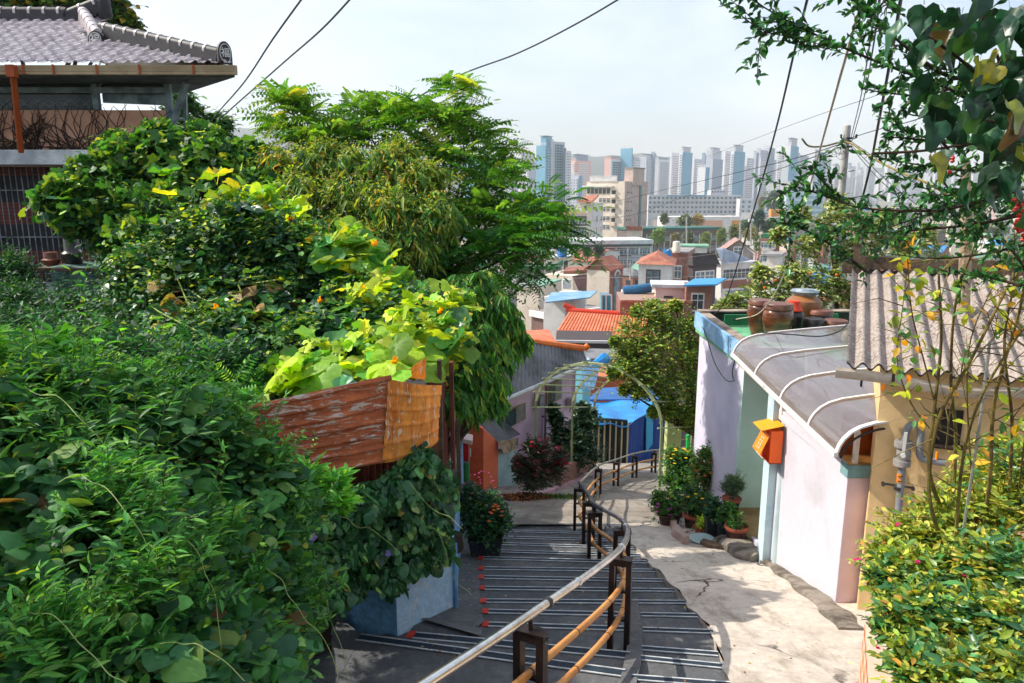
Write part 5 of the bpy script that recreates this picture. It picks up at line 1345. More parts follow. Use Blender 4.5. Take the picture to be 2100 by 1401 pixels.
MB().tube([P(1278, 597, 63), P(1335, 590, 63)], .42, 10).build('awning', mat('navy_awning', '2e6b94', '24577a', 1, rough=.4), pt.o, smooth=True)
wo_ = Bld('white_orange_roof_house', 'white house with a worn orange roof and a curtained window', 'house', 1310, 1378, 1398, 543, 88, -14, M_wh, dep=8)
wo_.hip(M_otile2, 1.2, .4); wo_.windows('L', [.45], [1.5], 1.5, 1.5, M_pane2, M_wood)
rb_ = Bld('red_brick_block', 'two-storey red brick house with a cream water tank and blue sheet on its roof', 'house', 1362, 1412, 1470, 520, 96, -20, M_brk, dep=8)
rb_.roof(M_grey, .2); rb_.windows('L', [.6], [2.5], .9, 1.6, M_pane2, M_frame); rb_.windows('R', [.3, .7], [2.2, 4.6], 1.2, 1.5, M_pane2, M_frame)
def tank(px, py, Y, r, h, label, m):
    p = P(px, py, Y); t = thing('water_tank', label, 'water tank', tuple(p))
    MB().lathe([(r, 0), (r, h * .1), (r * 1.03, h * .12), (r, h * .14), (r, h * .85), (r * .95, h * .9)], p, 20).build('tank_body', m, t, smooth=True)
    MB().lathe([(r * .97, h * .9), (r * .8, h * .97), (r * .2, h)], p, 20).build('tank_lid', M_metalw, t, smooth=True)
tank(1153, 527, 130, .85, 1.9, 'round blue water tank on the flat roof of a cream hut', mat('tank_blue', '1f6fb5', '185d9c', 1, rough=.5))
tank(1387, 518, 96, .5, 1.5, 'tall cream water tank on the red brick house', M_cream)
tag(MB().grid(lambda u, v: tuple(P(1360 + 18 * u, 512 + 14 * v, 95) + V(0, -.6 * math.sin(u * 3.1), .15 * math.sin(u * 12 + v * 9))), 14, 10).build('blue_sheet', M_blr, smooth='all'), 'crumpled blue sheet hanging over the red brick parapet', 'tarpaulin')
ctk = Bld('tank_hut', 'cream roof hut under the blue water tank', 'hut', 1120, 1152, 1175, 530, 131, -25, M_cream, dep=4); ctk.slab('R', .2, .5, .6, 3, M_dark, 'door', .1); ctk.roof(M_metalw, .2, .3)
lg = Bld('green_flat_roof', 'long low building with a dark green parapet and terrace', 'house', 1060, 1140, 1330, 548, 118, -12, M_grey, dep=10); lg.slab('L', 0, 1, -.6, .4, M_grnd, 'parapet', .3); lg.slab('R', 0, 1, -.6, .4, M_grnd, 'parapet', .3)
# grey gabled house, white sheet-roof house
gg2 = Bld('grey_gable_house', 'grey gabled house with an arched gable window in the middle of the town', 'house', 1482, 1545, 1560, 520, 128, -10, M_grey, dep=9); gg2.gable(mat('dusty_pink_roof', 'b08e86', '94736b', 1, rough=.85), 2.3, .5, 'n', wallm=M_grey); gg2.windows('L', [.5], [-.3], 1.4, 1.5, M_pane2, M_wh); gg2.windows('L', [.3, .7], [1.9], 1.3, 1.2, M_pane2, M_wh)
ws = Bld('sheet_roof_house', 'brick and white house with a slanting blue-grey sheet roof and a row of windows', 'house', 1470, 1482, 1562, 542, 92, -65, M_wh, dep=8)
ws.lr = solve(1549, ws.C, ws.n)
ws.roof(M_metalw, .2, .4); ws.windows('R', [.1, .22, .34, .46, .58, .7, .82, .94], [1.3], .75, 1.2, M_pane, M_wh); ws.slab('R', 0, 1, 2.1, 3.1, M_brk, 'brick_band', .08); ws.windows('R', [.2, .35, .5, .65, .8], [3.9], .8, 1.1, M_pane2, M_wh)
MB().slab([P(1470, 512, 92), P(1484, 512, 92), P(1538, 534, 95), P(1480, 541, 91)], (0, .3, .2)).build('slanted_roof', mat('slate_blue_sheet', '8794a4', 'a4b0bd', .8, rough=.6), ws.o)
db = Bld('dark_brick_house', 'dark brown brick house with sloping skylight roof left of the sheet-roofed house', 'house', 1412, 1422, 1470, 545, 88, -60, M_brkd, dep=7); db.hip(mat('dark_slope', '3b3433', '2b2524', 1, rough=.7), 1.4, .3); db.windows('R', [.3, .7], [1.5], 1.4, 1.4, M_pane2, M_wh)
wk = Bld('white_box_house', 'small white flat house with grey-green roof edge behind the cream water tank', 'house', 1398, 1450, 1475, 508, 112, -12, M_wh, dep=7); wk.roof(M_groof, .3, .3); wk.windows('L', [.25, .7], [1.3], 1.2, 1.0, M_pane, M_wh)
# red brick apartments x3
for i, (a, c, r_, lab) in enumerate(((1557, 1592, 1600, 'red brick flats with white balconies, leftmost of the three'), (1618, 1630, 1660, 'red brick flats with white balconies, middle one of the three'), (1672, 1690, 1740, 'red brick flats with white balconies, rightmost of the three'))):
    q = Bld('brick_flats', lab, 'apartment block', a, c, r_, 490 + i * 3, 150, -28 if i == 0 else -55, M_brk, group='red brick flats', dep=9)
    q.roof(M_grnd, .9, -.3); s_ = 'L' if i == 0 else 'R'
    for z in (2.2, 5.0): q.slab(s_, .2, .9, z - .1, z + 1.0, M_wh, 'balcony', .6); q.windows(s_, [.3, .55, .8], [z - .9], 1.1, 1.2, M_pane2, M_wh)
hk = Bld('flat_roof_hut', 'small beige hut with a wide flat roof in front of the brick flats', 'hut', 1573, 1600, 1612, 526, 120, -25, M_cream, dep=5); hk.roof(M_grey, .4, .4)
# long grey school
M_sch = mat('school_wall', 'b9b6b2', 'a39f9b', .5, rough=.9); M_schb = brickmat('school_brick', '6d615e', '5c5250', '857b78', .25, .08)
sc = Bld('school_block', 'long two-storey grey school building with white pillars', 'school', 1165, 1334, 1336, 500, 190, 9, M_sch, dep=12); sc.roof(M_metalw, 1.0, .6)
sc.slab('L', 0, 1, 0, .6, mat('dark_fascia', '4a5356', rough=.8), 'fascia', .7)
for k in range(8): sc.slab('L', k / 7.03, k / 7.03 + .012, .6, 6.5, M_wh, 'pillar', .5)
sc.slab('L', 0, 1, .6, .95, M_wh, 'band', .3); sc.slab('L', 0, 1, 1.0, 3.1, M_schb, 'brick_panel', .1)
for k in range(7): sc.windows('L', [k / 7 + .042, k / 7 + .1], [1.95, 4.6], 1.5, 1.25, M_pane2, M_wh, .2)
bs2 = Bld('brown_school', 'four-storey brown brick school wing with white-framed windows', 'school', 1060, 1203, 1205, 440, 215, -6, M_schb, dep=10); bs2.hip(mat('brown_roof2', '9c7468', '83604f', 1, rough=.9), 1.2, .3)
for z in (.05, 3.3, 6.5, 9.7): bs2.slab('L', 0, 1, z, z + .35, M_wh, 'band', .15)
bs2.windows('L', [.1, .2, .3, .4, .52, .65, .8, .93], [2.0, 5.1, 8.3], 1.9, 1.25, M_pane2, M_wh, .2)
wt = Bld('white_block', 'plain tall white block with two small windows and a sloping red-brown roof', 'building', 1184, 1212, 1250, 416, 225, -25, M_wh, dep=12); wt.windows('R', [.5, .85], [5.1, 8.4], .8, 1.6, M_pane); wt.windows('L', [.6], [1.6], .9, 1.3, M_pane2)
MB().slab([P(1184, 415, 226), P(1216, 415, 222), P(1228, 402, 232), P(1204, 404, 236)], (0, 0, .5)).build('roof', M_otile2, wt.o)
ct = Bld('cream_tower', 'cream seven-storey institute building with a taller pinkish stair tower', 'building', 1203, 1281, 1328, 372, 270, -34, M_cream, dep=14)
M_pkt = mat('pink_grey_tile', 'cdb8ae', 'bba79d', .4, rough=.9)
ct.slab('R', 0, 1, 0, 40, M_pkt, 'side_wall', .2); ct.slab('R', .62, .7, 1.5, 36, mat('green_glazing', '3f7a7a', rough=.3), 'glass_strip', .5)
bx_ = Bld('rooftop_block', 'taller pinkish block on the right half of the cream institute building', 'building', 1281, 1299, 1322, 346, 274, -34, M_pkt, zb=P(1281, 380, 274).z); bx_.roof(M_grey, .5, .2)
ct.slab('L', -.08, .72, 1.5, 2.0, M_wh, 'cornice', 1.2)
ct.windows('L', [.06, .165, .27, .375, .48, .585], [3.4], 1.2, 1.9, M_pane, None, .15); ct.windows('L', [.385, .49, .595], [6.7, 9.9, 13.3, 16.4], 1.1, 1.5, M_pane, M_wh, .15)
for z in (4.6, 7.9, 11.2, 14.6): ct.slab('L', .66, .8, z, z + 1.3, M_cream, 'balcony', 1.1); ct.slab('L', .68, .78, z - 1.4, z, M_dark, 'balcony_shade_panel', .1)  # balcony recesses are flat dark panels, their shade put into the colour
cw_ = MB()
for k in range(13): cw_.frame(ct.Lc + ct.e * (ct.ll * (.12 + .055 * k)) + V(0, 0, .9), ct.e, ct.n, (0, 0, 1), .8, .6, 1.8)
cw_.frame(ct.Lc + ct.e * (ct.ll * .45) + V(0, 0, 1.9), ct.e, ct.n, (0, 0, 1), ct.ll * .72, .8, .3); cw_.build('roof_pergola', M_wh, ct.o)
ct.windows('R', [.1, .17, .28], [4, 7.3, 10.5, 13.8], .6, .55, M_pane, None, .3)
lb = Bld('green_roof_school', 'long low brown school wing with a dark green roof edge behind trees', 'school', 1288, 1480, 1490, 470, 260, 14, M_schb, dep=10); lb.roof(mat('teal_roof', '2f6a60', rough=.7), .7, .4)
for k in range(16): lb.slab('L', k / 16 + .004, k / 16 + .01, 1.4, 9, M_cream, 'pillar', .4)
lb.windows('L', [k / 16 + .037 for k in range(16)], [3.0, 6.6], 2.1, 1.8, M_pane2, None, .2)
lb2 = Bld('orange_trim_block', 'beige block with an orange brick parapet at the left end of the green-roofed school', 'building', 1285, 1316, 1330, 467, 240, -12, M_cream, dep=9); lb2.slab('L', -.04, 1.04, -.5, .9, M_otile2, 'parapet', .5); 
ms_ = Bld('brown_white_block', 'low white and salmon block among trees behind the green-roofed school', 'building', 1365, 1520, 1522, 444, 380, 8, M_wh, dep=12); ms_.slab('L', .35, .75, 2.0, 6, mat('salmon_wall', 'dba88c', rough=.9), 'salmon_panel', .3); ms_.slab('L', .88, 1, 2.0, 8, mat('amber_wall', 'd99245', rough=.9), 'amber_panel', .4)
ob = Bld('amber_building', 'orange and brick-red building with white lower floor near the crossing wires', 'building', 1582, 1612, 1630, 430, 420, -10, MATS['amber_wall'], dep=14); ob.slab('R', 0, 1, 0, 9, M_brk, 'brick_side', .3)
ob2 = Bld('white_strip_building', 'long white building with window rows below the amber building', 'building', 1585, 1680, 1690, 446, 400, 6, M_grey, dep=12); ob2.windows('L', [.1 * k + .05 for k in range(10)], [2.2, 5.6], 2.4, 1.5, M_pane2)
# institution
M_inst = mat('institute_grey', 'cfcfd3', 'bcbcc2', .3, rough=.9)
it = Bld('institute_building', 'long pale grey institute building with rows of square windows below the towers', 'building', 1330, 1520, 1546, 400, 560, -2, M_inst, dep=10)
it.windows('L', [(k + .5) / 22 for k in range(22)], [2.2, 5.6, 9.0, 12.4], 1.7, 1.7, M_pane2, None, .3)
it.slab('L', .2, .62, .2, .9, mat('blue_band', '4f8fb8', rough=.6), 'blue_band', .5)
it2 = Bld('institute_annex', 'stepped right-hand annex of the long pale institute building', 'building', 1518, 1546, 1556, 408, 545, -2, M_inst, dep=10); it2.windows('L', [.25, .7], [2.2, 5.6, 9.0], 1.8, 1.7, M_pane2)
it3 = Bld('institute_annex', 'raised middle block of the long pale institute building', 'building', 1458, 1490, 1500, 389, 575, -2, M_inst, dep=8); it3.windows('L', [.12, .3, .48, .66, .84], [1.6], 1.3, 1.1, M_pane)
of = Bld('glass_office', 'pale aqua office with horizontal glass bands right of the round tree', 'office', 1614, 1690, 1702, 393, 520, -10, mat('pale_aqua', 'bcd3da', rough=.7), dep=25)
for z in (3, 6.5, 10, 13.5, 17): of.slab('L', .12, .98, z, z + 1.8, mat('aqua_glass', '7fa6bd', '9fc0d0', .2, rough=.3), 'glass_band', .3)
for (a, c, r_, t_, Y, lb_) in ((1572, 1590, 1604, 376, 640, 'plain white low block left of the glass office'), (1604, 1622, 1640, 371, 660, 'white block with a brown rear behind the glass office'), (1700, 1760, 1775, 412, 560, 'low grey flat block right of the glass office')):
    q = Bld('white_lowrise', lb_, 'building', a, c, r_, t_, Y, -20, M_wh, dep=15); q.windows('R', [.3, .7], [4, 8, 12], 2.4, 1.6, M_pane2)

# ---- apartment towers
def gridmat(name, wall_, win, w, h, ms):
    if name in MATS: return MATS[name]
    m, nt, pb = nodes(name); t = N(nt, 'ShaderNodeTexBrick', Scale=1.0); t.offset = 0
    for k, c in (('Color1', win), ('Color2', win), ('Mortar', wall_)): t.inputs[k].default_value = (*lin(c), 1)
    t.inputs['Brick Width'].default_value = w; t.inputs['Row Height'].default_value = h; t.inputs['Mortar Size'].default_value = ms; t.inputs['Mortar Smooth'].default_value = 0
    L(nt, wallvec(nt), t.inputs['Vector']); L(nt, t.outputs['Color'], pb.inputs['Base Color']); pb.inputs['Roughness'].default_value = .7; MATS[name] = m; return m
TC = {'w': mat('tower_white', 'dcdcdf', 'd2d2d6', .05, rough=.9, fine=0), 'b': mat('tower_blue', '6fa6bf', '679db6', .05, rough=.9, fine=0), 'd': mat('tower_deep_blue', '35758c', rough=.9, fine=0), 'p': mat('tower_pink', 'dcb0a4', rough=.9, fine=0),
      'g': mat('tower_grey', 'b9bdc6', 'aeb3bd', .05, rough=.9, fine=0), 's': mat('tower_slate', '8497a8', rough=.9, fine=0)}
TG = {'w': gridmat('win_white', 'd4d4d8', '56656f', 3.6, 2.9, .75), 'b': gridmat('win_blue', '8fb6c6', '3f6472', 4.4, 2.9, .5), 'g': gridmat('win_grey', 'b4b8c1', '66727e', 3.2, 2.9, .8), 'p': gridmat('win_pink', 'd9cbc9', '8a8488', 4.5, 2.9, .9), 'd': gridmat('win_glass', '86a9b8', '2f5664', 5.5, 2.9, .35)}
TC['x'] = TC['w']
tdesc = {'w': 'white', 'b': 'bright blue', 'd': 'deep blue', 'p': 'pink', 'g': 'pale grey', 's': 'slate grey'}
def tower(a, c, r_, top, Y, lc, rc, lw=None, rw=None, cap=None, where='', yaw=-38):
    lab = f"{tdesc[lc] + (' and ' + tdesc[rc] if rc != lc else '')} tower {where}"
    q = Bld('apartment_tower', lab, 'apartment tower', a, c, r_, top, Y, yaw, TC[lc], zb=-29, group='apartment towers on the skyline')
    if rc != lc: q.slab('R', 0, 1, 0, q.h, TC[rc], 'side_wall', .4)
    if lw: q.slab('L', .1, .92, 3, q.h - 4, TG[lw], 'window_bay', .9)
    if rw: q.slab('R', .15, .85, 3, q.h - 4, TG[rw], 'window_bay', .9)
    ccx = q.Lc + q.e * (q.ll * .5) + q.n * (q.lr * .5)
    if cap:
        hcap = cap[1] * Y / 1500; MB().frame(ccx + q.e * (q.ll * .1) + V(0, 0, hcap / 2), q.e, q.n, (0, 0, 1), q.ll * .55, q.lr * .7, hcap).build('roof_block', TC[cap[0]], q.o)
        MB().frame(ccx + q.e * (q.ll * .1) + V(0, 0, hcap + .8), q.e, q.n, (0, 0, 1), q.ll * .7, q.lr * .85, .6).build('roof_canopy', TC['s'], q.o)
    rl = MB()
    for k in range(7): rl.frame(q.Lc + q.e * (q.ll * k / 6) + q.n * .5 + V(0, 0, 1.2), q.e, q.n, (0, 0, 1), .5, .5, 2.4)
    rl.frame(q.Lc + q.e * (q.ll * .5) + q.n * .5 + V(0, 0, 2.5), q.e, q.n, (0, 0, 1), q.ll, .5, .4); rl.build('roof_crown', TC[lc if lc != 'b' else 'w'], q.o)
    return q
LO = 'left cluster'
T_ = [(1020, 1052, 1062, 345, 900, 'w', 'g', 'w', None, None, 'glimpsed through the acacia'), (950, 985, 1005, 318, 880, 'b', 'w', None, 'b', None, 'hidden behind the acacia crown'), (1055, 1068, 1092, 313, 960, 'w', 'w', None, 'w', None, 'furthest left of the open skyline'),
      (1072, 1086, 1100, 332, 880, 'w', 'g', 'w', None, None, 'low left shoulder of the blue tower'), (1100, 1119, 1137, 298, 820, 'b', 'b', None, 'b', ('b', 17), 'tallest of the left cluster'), (1129, 1134, 1158, 290, 825, 'w', 'g', None, 'd', None, 'with glass bays beside the tallest blue tower'),
      (1157, 1160, 1171, 309, 830, 'd', 'w', None, 'w', None, 'narrow, right end of the left cluster'), (1168, 1180, 1212, 329, 1000, 'p', 'p', 'p', 'p', ('s', 11), 'behind the low blue block'), (1171, 1187, 1194, 360, 780, 'g', 'b', 'g', None, None, 'short, right of the left cluster'),
      (1240, 1252, 1276, 326, 930, 'p', 'w', None, 'd', ('p', 4), 'left neighbour of the lone blue core'), (1273, 1296, 1298, 304, 940, 'b', 'b', None, None, None, 'plain lone core behind the cream institute'), (1296, 1300, 1313, 323, 945, 'w', 'g', None, 'w', None, 'right neighbour of the lone blue core'),
      (1311, 1326, 1340, 322, 1120, 'g', 'g', None, 'g', ('g', 5), 'hazy, first right of the lone blue core'), (1336, 1343, 1346, 315, 1130, 's', 's', None, None, None, 'thin hazy one behind the pale grey group'), (1344, 1350, 1374, 327, 1060, 'g', 'w', None, 'g', ('s', 3), 'with many windows, left of the tall white pair'),
      (1375, 1378, 1393, 313, 960, 'w', 'w', None, 'w', None, 'left one of the tall white pair'), (1393, 1400, 1420, 312, 940, 'w', 'b', 'w', None, ('g', 9), 'right one of the tall white pair, blue on its edge'), (1420, 1424, 1441, 326, 1000, 'w', 'g', None, 'w', None, 'shorter, just right of the tall white pair'),
      (1431, 1447, 1455, 343, 900, 'w', 'b', None, None, None, 'plain and short in front of the middle group'), (1440, 1446, 1449, 317, 1150, 's', 's', None, None, None, 'thin dark one in the middle group'), (1449, 1462, 1480, 308, 1120, 'g', 'g', None, None, ('g', 4), 'blank, middle group'),
      (1456, 1462, 1486, 326, 1020, 'g', 's', None, None, None, 'ribbed, low front of the middle group'), (1484, 1488, 1499, 309, 980, 'w', 'w', None, 'w', None, 'with windows left of the second tall pair'), (1499, 1506, 1528, 310, 930, 'w', 'b', 'w', None, ('g', 11), 'with slanted roof block, right of the middle group'),
      (1528, 1532, 1546, 324, 990, 'w', 'g', None, 'w', None, 'squarish, right of the slanted roof block'), (1546, 1551, 1556, 313, 1100, 'g', 's', None, None, None, 'thin, left of the dark cable'), (1553, 1560, 1574, 307, 1120, 'g', 'g', None, 'g', None, 'just left of the dark cable'),
      (1558, 1560, 1573, 324, 1020, 'w', 'g', None, 'w', None, 'small, in front of the dark cable'), (1566, 1578, 1589, 303, 1140, 'g', 's', None, None, None, 'crossed by the dark cable'), (1594, 1603, 1613, 302, 960, 'w', 'w', 'w', 'w', None, 'lower left wing of the highest tower'),
      (1610, 1622, 1638, 299, 950, 'w', 'b', None, None, ('g', 14), 'highest of the right cluster'), (1603, 1618, 1633, 331, 860, 'g', 'b', None, None, None, 'short, under the highest right tower'), (1634, 1640, 1658, 318, 990, 's', 'g', None, 'g', None, 'dark-sided, right of the highest tower'),  # slate is the left wall colour of the tower right of the highest
      (1655, 1672, 1676, 306, 1080, 'w', 'g', None, None, None, 'plain, right cluster near the pole'), (1674, 1680, 1695, 311, 1060, 's', 'b', None, 'b', None, 'last of the right cluster before the pole')]
for t_ in T_: tower(*t_)
# far hazy towers to the right of the pole and behind
rr = random.Random(5)
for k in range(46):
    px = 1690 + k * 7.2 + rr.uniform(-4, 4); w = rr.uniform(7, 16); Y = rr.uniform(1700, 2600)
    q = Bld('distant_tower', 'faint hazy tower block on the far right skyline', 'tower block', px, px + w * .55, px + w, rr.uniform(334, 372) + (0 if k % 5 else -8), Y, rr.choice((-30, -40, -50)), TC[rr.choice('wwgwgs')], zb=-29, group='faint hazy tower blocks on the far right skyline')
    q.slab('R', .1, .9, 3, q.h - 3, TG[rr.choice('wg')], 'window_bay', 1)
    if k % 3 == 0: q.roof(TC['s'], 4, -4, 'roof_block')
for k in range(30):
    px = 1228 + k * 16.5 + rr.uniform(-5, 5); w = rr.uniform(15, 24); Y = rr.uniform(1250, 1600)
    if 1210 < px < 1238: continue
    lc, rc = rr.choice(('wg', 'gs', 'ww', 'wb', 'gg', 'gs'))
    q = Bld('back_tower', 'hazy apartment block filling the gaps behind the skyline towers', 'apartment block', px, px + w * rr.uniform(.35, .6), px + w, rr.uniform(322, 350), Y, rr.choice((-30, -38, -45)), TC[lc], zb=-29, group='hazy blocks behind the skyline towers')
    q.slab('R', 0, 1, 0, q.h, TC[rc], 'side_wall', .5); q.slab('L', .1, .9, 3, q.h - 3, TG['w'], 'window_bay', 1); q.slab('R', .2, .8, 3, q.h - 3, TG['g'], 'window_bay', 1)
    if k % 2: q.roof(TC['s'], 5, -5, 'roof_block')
# ---- filler houses of the valley (each one an object with roof and windows)
WM = [M_wh, M_cream, M_pinkw, M_grey, M_brk, M_inst, M_schb]; WN = ['white', 'cream', 'pale pink', 'grey', 'red brick', 'pale grey', 'brown']
RM = [M_groof, M_metalw, M_otile2, M_slate, M_grey, M_blr, M_grnd]; RN = ['pale green', 'white', 'faded orange', 'slate', 'grey', 'blue', 'dark green']
def prox(Y): return 'near the foot of the hill' if Y < 120 else 'in the middle of the valley town' if Y < 260 else 'at the back of the valley town'
seen = set(); rows = [(75, 4), (100, 7), (125, 9), (160, 16), (200, 20), (250, 22), (310, 20), (380, 22), (460, 22), (580, 20), (720, 18)]
for Y, n in rows:
    for k in range(n):
        px = (1060 if Y < 150 else 760) + (2120 - (1060 if Y < 150 else 760)) * (k + rr.uniform(.1, .9)) / n; yy = Y * rr.uniform(.93, 1.08)
        if Y < 130 and px < 1500: continue
        w = rr.uniform(7, 13) * (1.6 if Y > 400 else 1); zt = gz(yy) + rr.choice((3.2, 6, 6, 9)) * (1.5 if Y > 400 else 1)
        a_ = ray(px, 500); x0 = a_.x / a_.y * yy
        dz = yy * CP - zt * SP; pyt = 700.5 - FPX * ((zt * CP + yy * SP) / dz)
        pxw = w / dz * FPX; i, j = rr.randrange(7), rr.randrange(7); f = rr.uniform(.35, .7)
        q = Bld('town_house', f'{WN[i]} house with a {RN[j]} roof {prox(yy)}', 'house', px, px + pxw * f, px + pxw, pyt, yy, rr.choice((-20, -35, -50)), WM[i], group='houses of the valley town')
        typ = rr.random()
        if typ < .3: q.hip(RM[j], 1.3, .4)
        elif typ < .5: q.gable(RM[j], 1.5, .4, 'e', wallm=WM[i])
        else:
            q.roof(RM[j], .15); q.parapet(WM[i], .7)
            if rr.random() < .5: MB().frame(q.C - q.e * (q.ll * .4) + q.n * (q.lr * .5) + V(0, 0, 1.1), q.e, q.n, (0, 0, 1), 2.6, 2.4, 2.2).build('roof_hut', WM[i], q.o)
        if Y < 420:
            for s_ in 'LR':
                l = q.ll if s_ == 'L' else q.lr; nw = max(1, min(4, int(l / 2.6)))
                zs_ = [1.5] if q.h < 6.5 else [1.5, 4.4]
                q.windows(s_, [(t + .5) / nw for t in range(nw)], zs_, 1.2, 1.1, M_pane)
for i in range(26):
    px = 1230 + i * 33 + rr.uniform(-10, 10); Y = rr.uniform(800, 1500)
    q = Bld('back_block', 'low pale block standing in front of the skyline towers', 'building', px, px + 14, px + rr.uniform(22, 40), rr.uniform(396, 412), Y, -30, rr.choice((TC['w'], TC['g'], TC['s'], M_cream)), zb=-30, group='low pale blocks before the towers')
    q.slab('L', .05, .95, 2, q.h - 2, TG['w'], 'window_bay', .6); q.slab('R', .05, .95, 2, q.h - 2, TG['g'], 'window_bay', .6)
# ================================================================ vegetation
LM = leafmat('leaf_thin', .42, .5, (1.35, 1.2, .35)); LMG = leafmat('leaf_glossy', .25, .34, (1.25, 1.2, .4), .5); LMD = leafmat('leaf_dark', .22, .45, (1.2, 1.15, .4)); LMB = leafmat('leaf_big', .5, .5, (1.5, 1.3, .3))
M_stem = mat('green_stem', '5f7a35', '4a5f2c', 9, rough=.7); M_bark = mat('bark', '5a4738', '3b2e26', 8, rough=.95, bmp=.6, bsc=30, fine=.3); M_cane = mat('cane', '8a7a3c', '5c4a2a', 6, rough=.8, fine=.25)
GR = [('3f7338', 5), ('52863a', 3), ('2c5a35', 5), ('6f9a3c', 1.6), ('9caf45', .9)]
GD = [('2b5a3c', 5), ('224b34', 4), ('38704a', 3), ('527f50', 1)]
GY = [('a9c83c', 5), ('86b035', 4), ('c9d548', 3), ('5f9530', 3), ('e0c83e', .7)]
GO = [('8ba548', 4), ('a3b04c', 3), ('6b9440', 4), ('c4a848', 1.4), ('c08434', .3)]
def limbs(par, root, tips, r0=.05, m=None, seed=1, fork=.4, n=6, name='limb'):
    r = random.Random(seed); root = V(root)
    b = MB()
    for t in tips:
        t = V(t); mid = root * (1 - fork) + t * fork + V(r.uniform(-.1, .1), r.uniform(-.1, .1), 0) * (t - root).length * .5
        c = catmull([root, mid, t], n); b.tube(c, [r0 * (1 - .85 * i / (len(c) - 1)) for i in range(len(c))], 6)
    return b.build(name, m or M_bark, par, smooth=True)
def plant(name, label, cat, base, group=None): return thing(name, label, cat, tuple(base), group)

# ---- foreground thicket, lower left
cl1 = [sph(60, 870, 2.8, .3), sph(230, 900, 2.9, .3), sph(390, 950, 3.1, .28), sph(500, 1010, 3.2, .24), sph(60, 1060, 2.35, .3), sph(230, 1100, 2.5, .3), sph(390, 1150, 2.7, .28), sph(510, 1150, 3.0, .24, 1),
       sph(80, 1260, 2.05, .27), sph(250, 1290, 2.15, .27), sph(410, 1300, 2.4, .25), sph(520, 1290, 2.7, .2), sph(120, 1420, 1.85, .26), sph(320, 1430, 1.95, .24), sph(480, 1410, 2.2, .2)]
p1 = plant('bindweed_thicket', 'dense dark green heart-leaved bindweed filling the lower left foreground', 'climbing plant', (-1.9, 2.6, -2.6))
foliage('foliage', cl1, 'heart2', 160, 6, .3, .056, 1.0, [('437a48', 5), ('356642', 4), ('558c4c', 3), ('7a9f55', 1.2), ('b0aa50', .25), ('7d5f3a', .15)], LM, p1, droop=.5, upb=.2, stem=(M_stem, 1.0))
foliage('foliage', cl1, 'oval', 130, 8, .25, .03, .8, GR, LM, p1, droop=.3, upb=.3)
p2 = plant('mugwort_clump', 'bright green feathery weeds rising through the bindweed at lower left', 'weeds', (-1.6, 2.9, -2.4))
cl2 = [(c, r * 1.7, w, q) for c, r, w, q in [sph(140, 810, 2.9, .17), sph(60, 850, 2.7, .17), sph(300, 880, 3.0, .17), sph(420, 900, 3.2, .17), sph(520, 960, 3.3, .15), sph(600, 1050, 3.4, .13), sph(200, 960, 2.6, .17), sph(560, 1130, 3.1, .14), sph(250, 1050, 2.3, .14), sph(330, 1200, 2.1, .12), sph(480, 1230, 2.6, .12), sph(600, 1240, 3.0, .12), sph(130, 1330, 1.8, .1), sph(590, 1330, 2.8, .1), sph(420, 1120, 2.6, .12)]]
foliage('foliage', cl2, 'lance', 52, 16, .38, .045, .24, [('569a45', 5), ('77b04e', 3), ('3d7a3a', 4)], LM, p2, droop=.1, upb=1.2, out=.6, side=1.0, stem=(M_stem, 1.2))
p2b = plant('tall_weeds', 'spindly bright green weed tips standing above the thicket at the left edge', 'weeds', (-2.3, 3.2, -2.4))
foliage('foliage', [sph(115, 730, 3.2, .1), sph(70, 760, 3.1, .1), sph(165, 760, 3.3, .1), sph(10, 750, 3.0, .12), sph(630, 990, 3.5, .08), sph(690, 1000, 3.6, .07), sph(700, 1040, 3.5, .08)], 'lance', 16, 18, .4, .06, .27, [('6fba45', 5), ('8fce52', 3), ('4a9a3c', 3)], LM, p2b, droop=.05, upb=1.9, out=.4, stem=(M_stem, 1.6))
# tendrils
tn = MB(); rr = random.Random(9)
for (x, y, Y) in ((60, 800, 2.5), (120, 990, 2.2), (340, 1090, 2.2), (30, 1240, 1.8), (540, 1160, 2.6), (650, 1170, 3.2), (700, 1060, 4.3), (840, 990, 4.4), (880, 1080, 4.5), (300, 1330, 1.9)):
    p = P(x, y, Y); pts = [p]; a = rr.uniform(-.5, .5)
    for k in range(9): a += rr.uniform(-.6, .6); pts.append(pts[-1] + V(math.cos(a) * .045, rr.uniform(-.03, .0), math.sin(a) * .045 - .006 * k))
    tn.tube(catmull(pts, 3), .0016, 4)
tn.build('tendrils', mat('pale_tendril', 'a8b86a', rough=.6), p1)

# ---- bindweed curtain over the fence
cl3 = [sph(690, 1050, 4.55, .2), sph(750, 1030, 4.6, .18), sph(820, 985, 4.7, .17), sph(865, 945, 4.75, .14), sph(898, 985, 4.85, .14), sph(690, 1120, 4.4, .17), sph(760, 1100, 4.55, .17, .7), sph(850, 1060, 4.7, .15, .8), sph(890, 1070, 4.75, .13), sph(905, 1110, 4.9, .07), sph(640, 1150, 4.2, .2), sph(650, 1040, 4.4, .18), sph(600, 1200, 3.8, .2), sph(655, 1220, 4.0, .12), sph(570, 1090, 4.1, .2), sph(845, 1120, 4.7, .06), sph(700, 1180, 4.45, .1)]
cl3 = [(c, r * .82, w, q) for c, r, w, q in cl3] + [sph(x, y, Y, .05, .35) for x, y, Y in ((700, 1200, 4.35), (735, 1190, 4.4), (775, 1175, 4.5), (815, 1165, 4.58), (850, 1150, 4.62), (885, 1140, 4.75), (912, 1130, 4.85), (800, 1195, 4.5))]
p3 = plant('bindweed_curtain', 'heart-leaved bindweed hanging over the brown fence above the blue wall', 'climbing plant', (-.9, 4.8, -2.6))
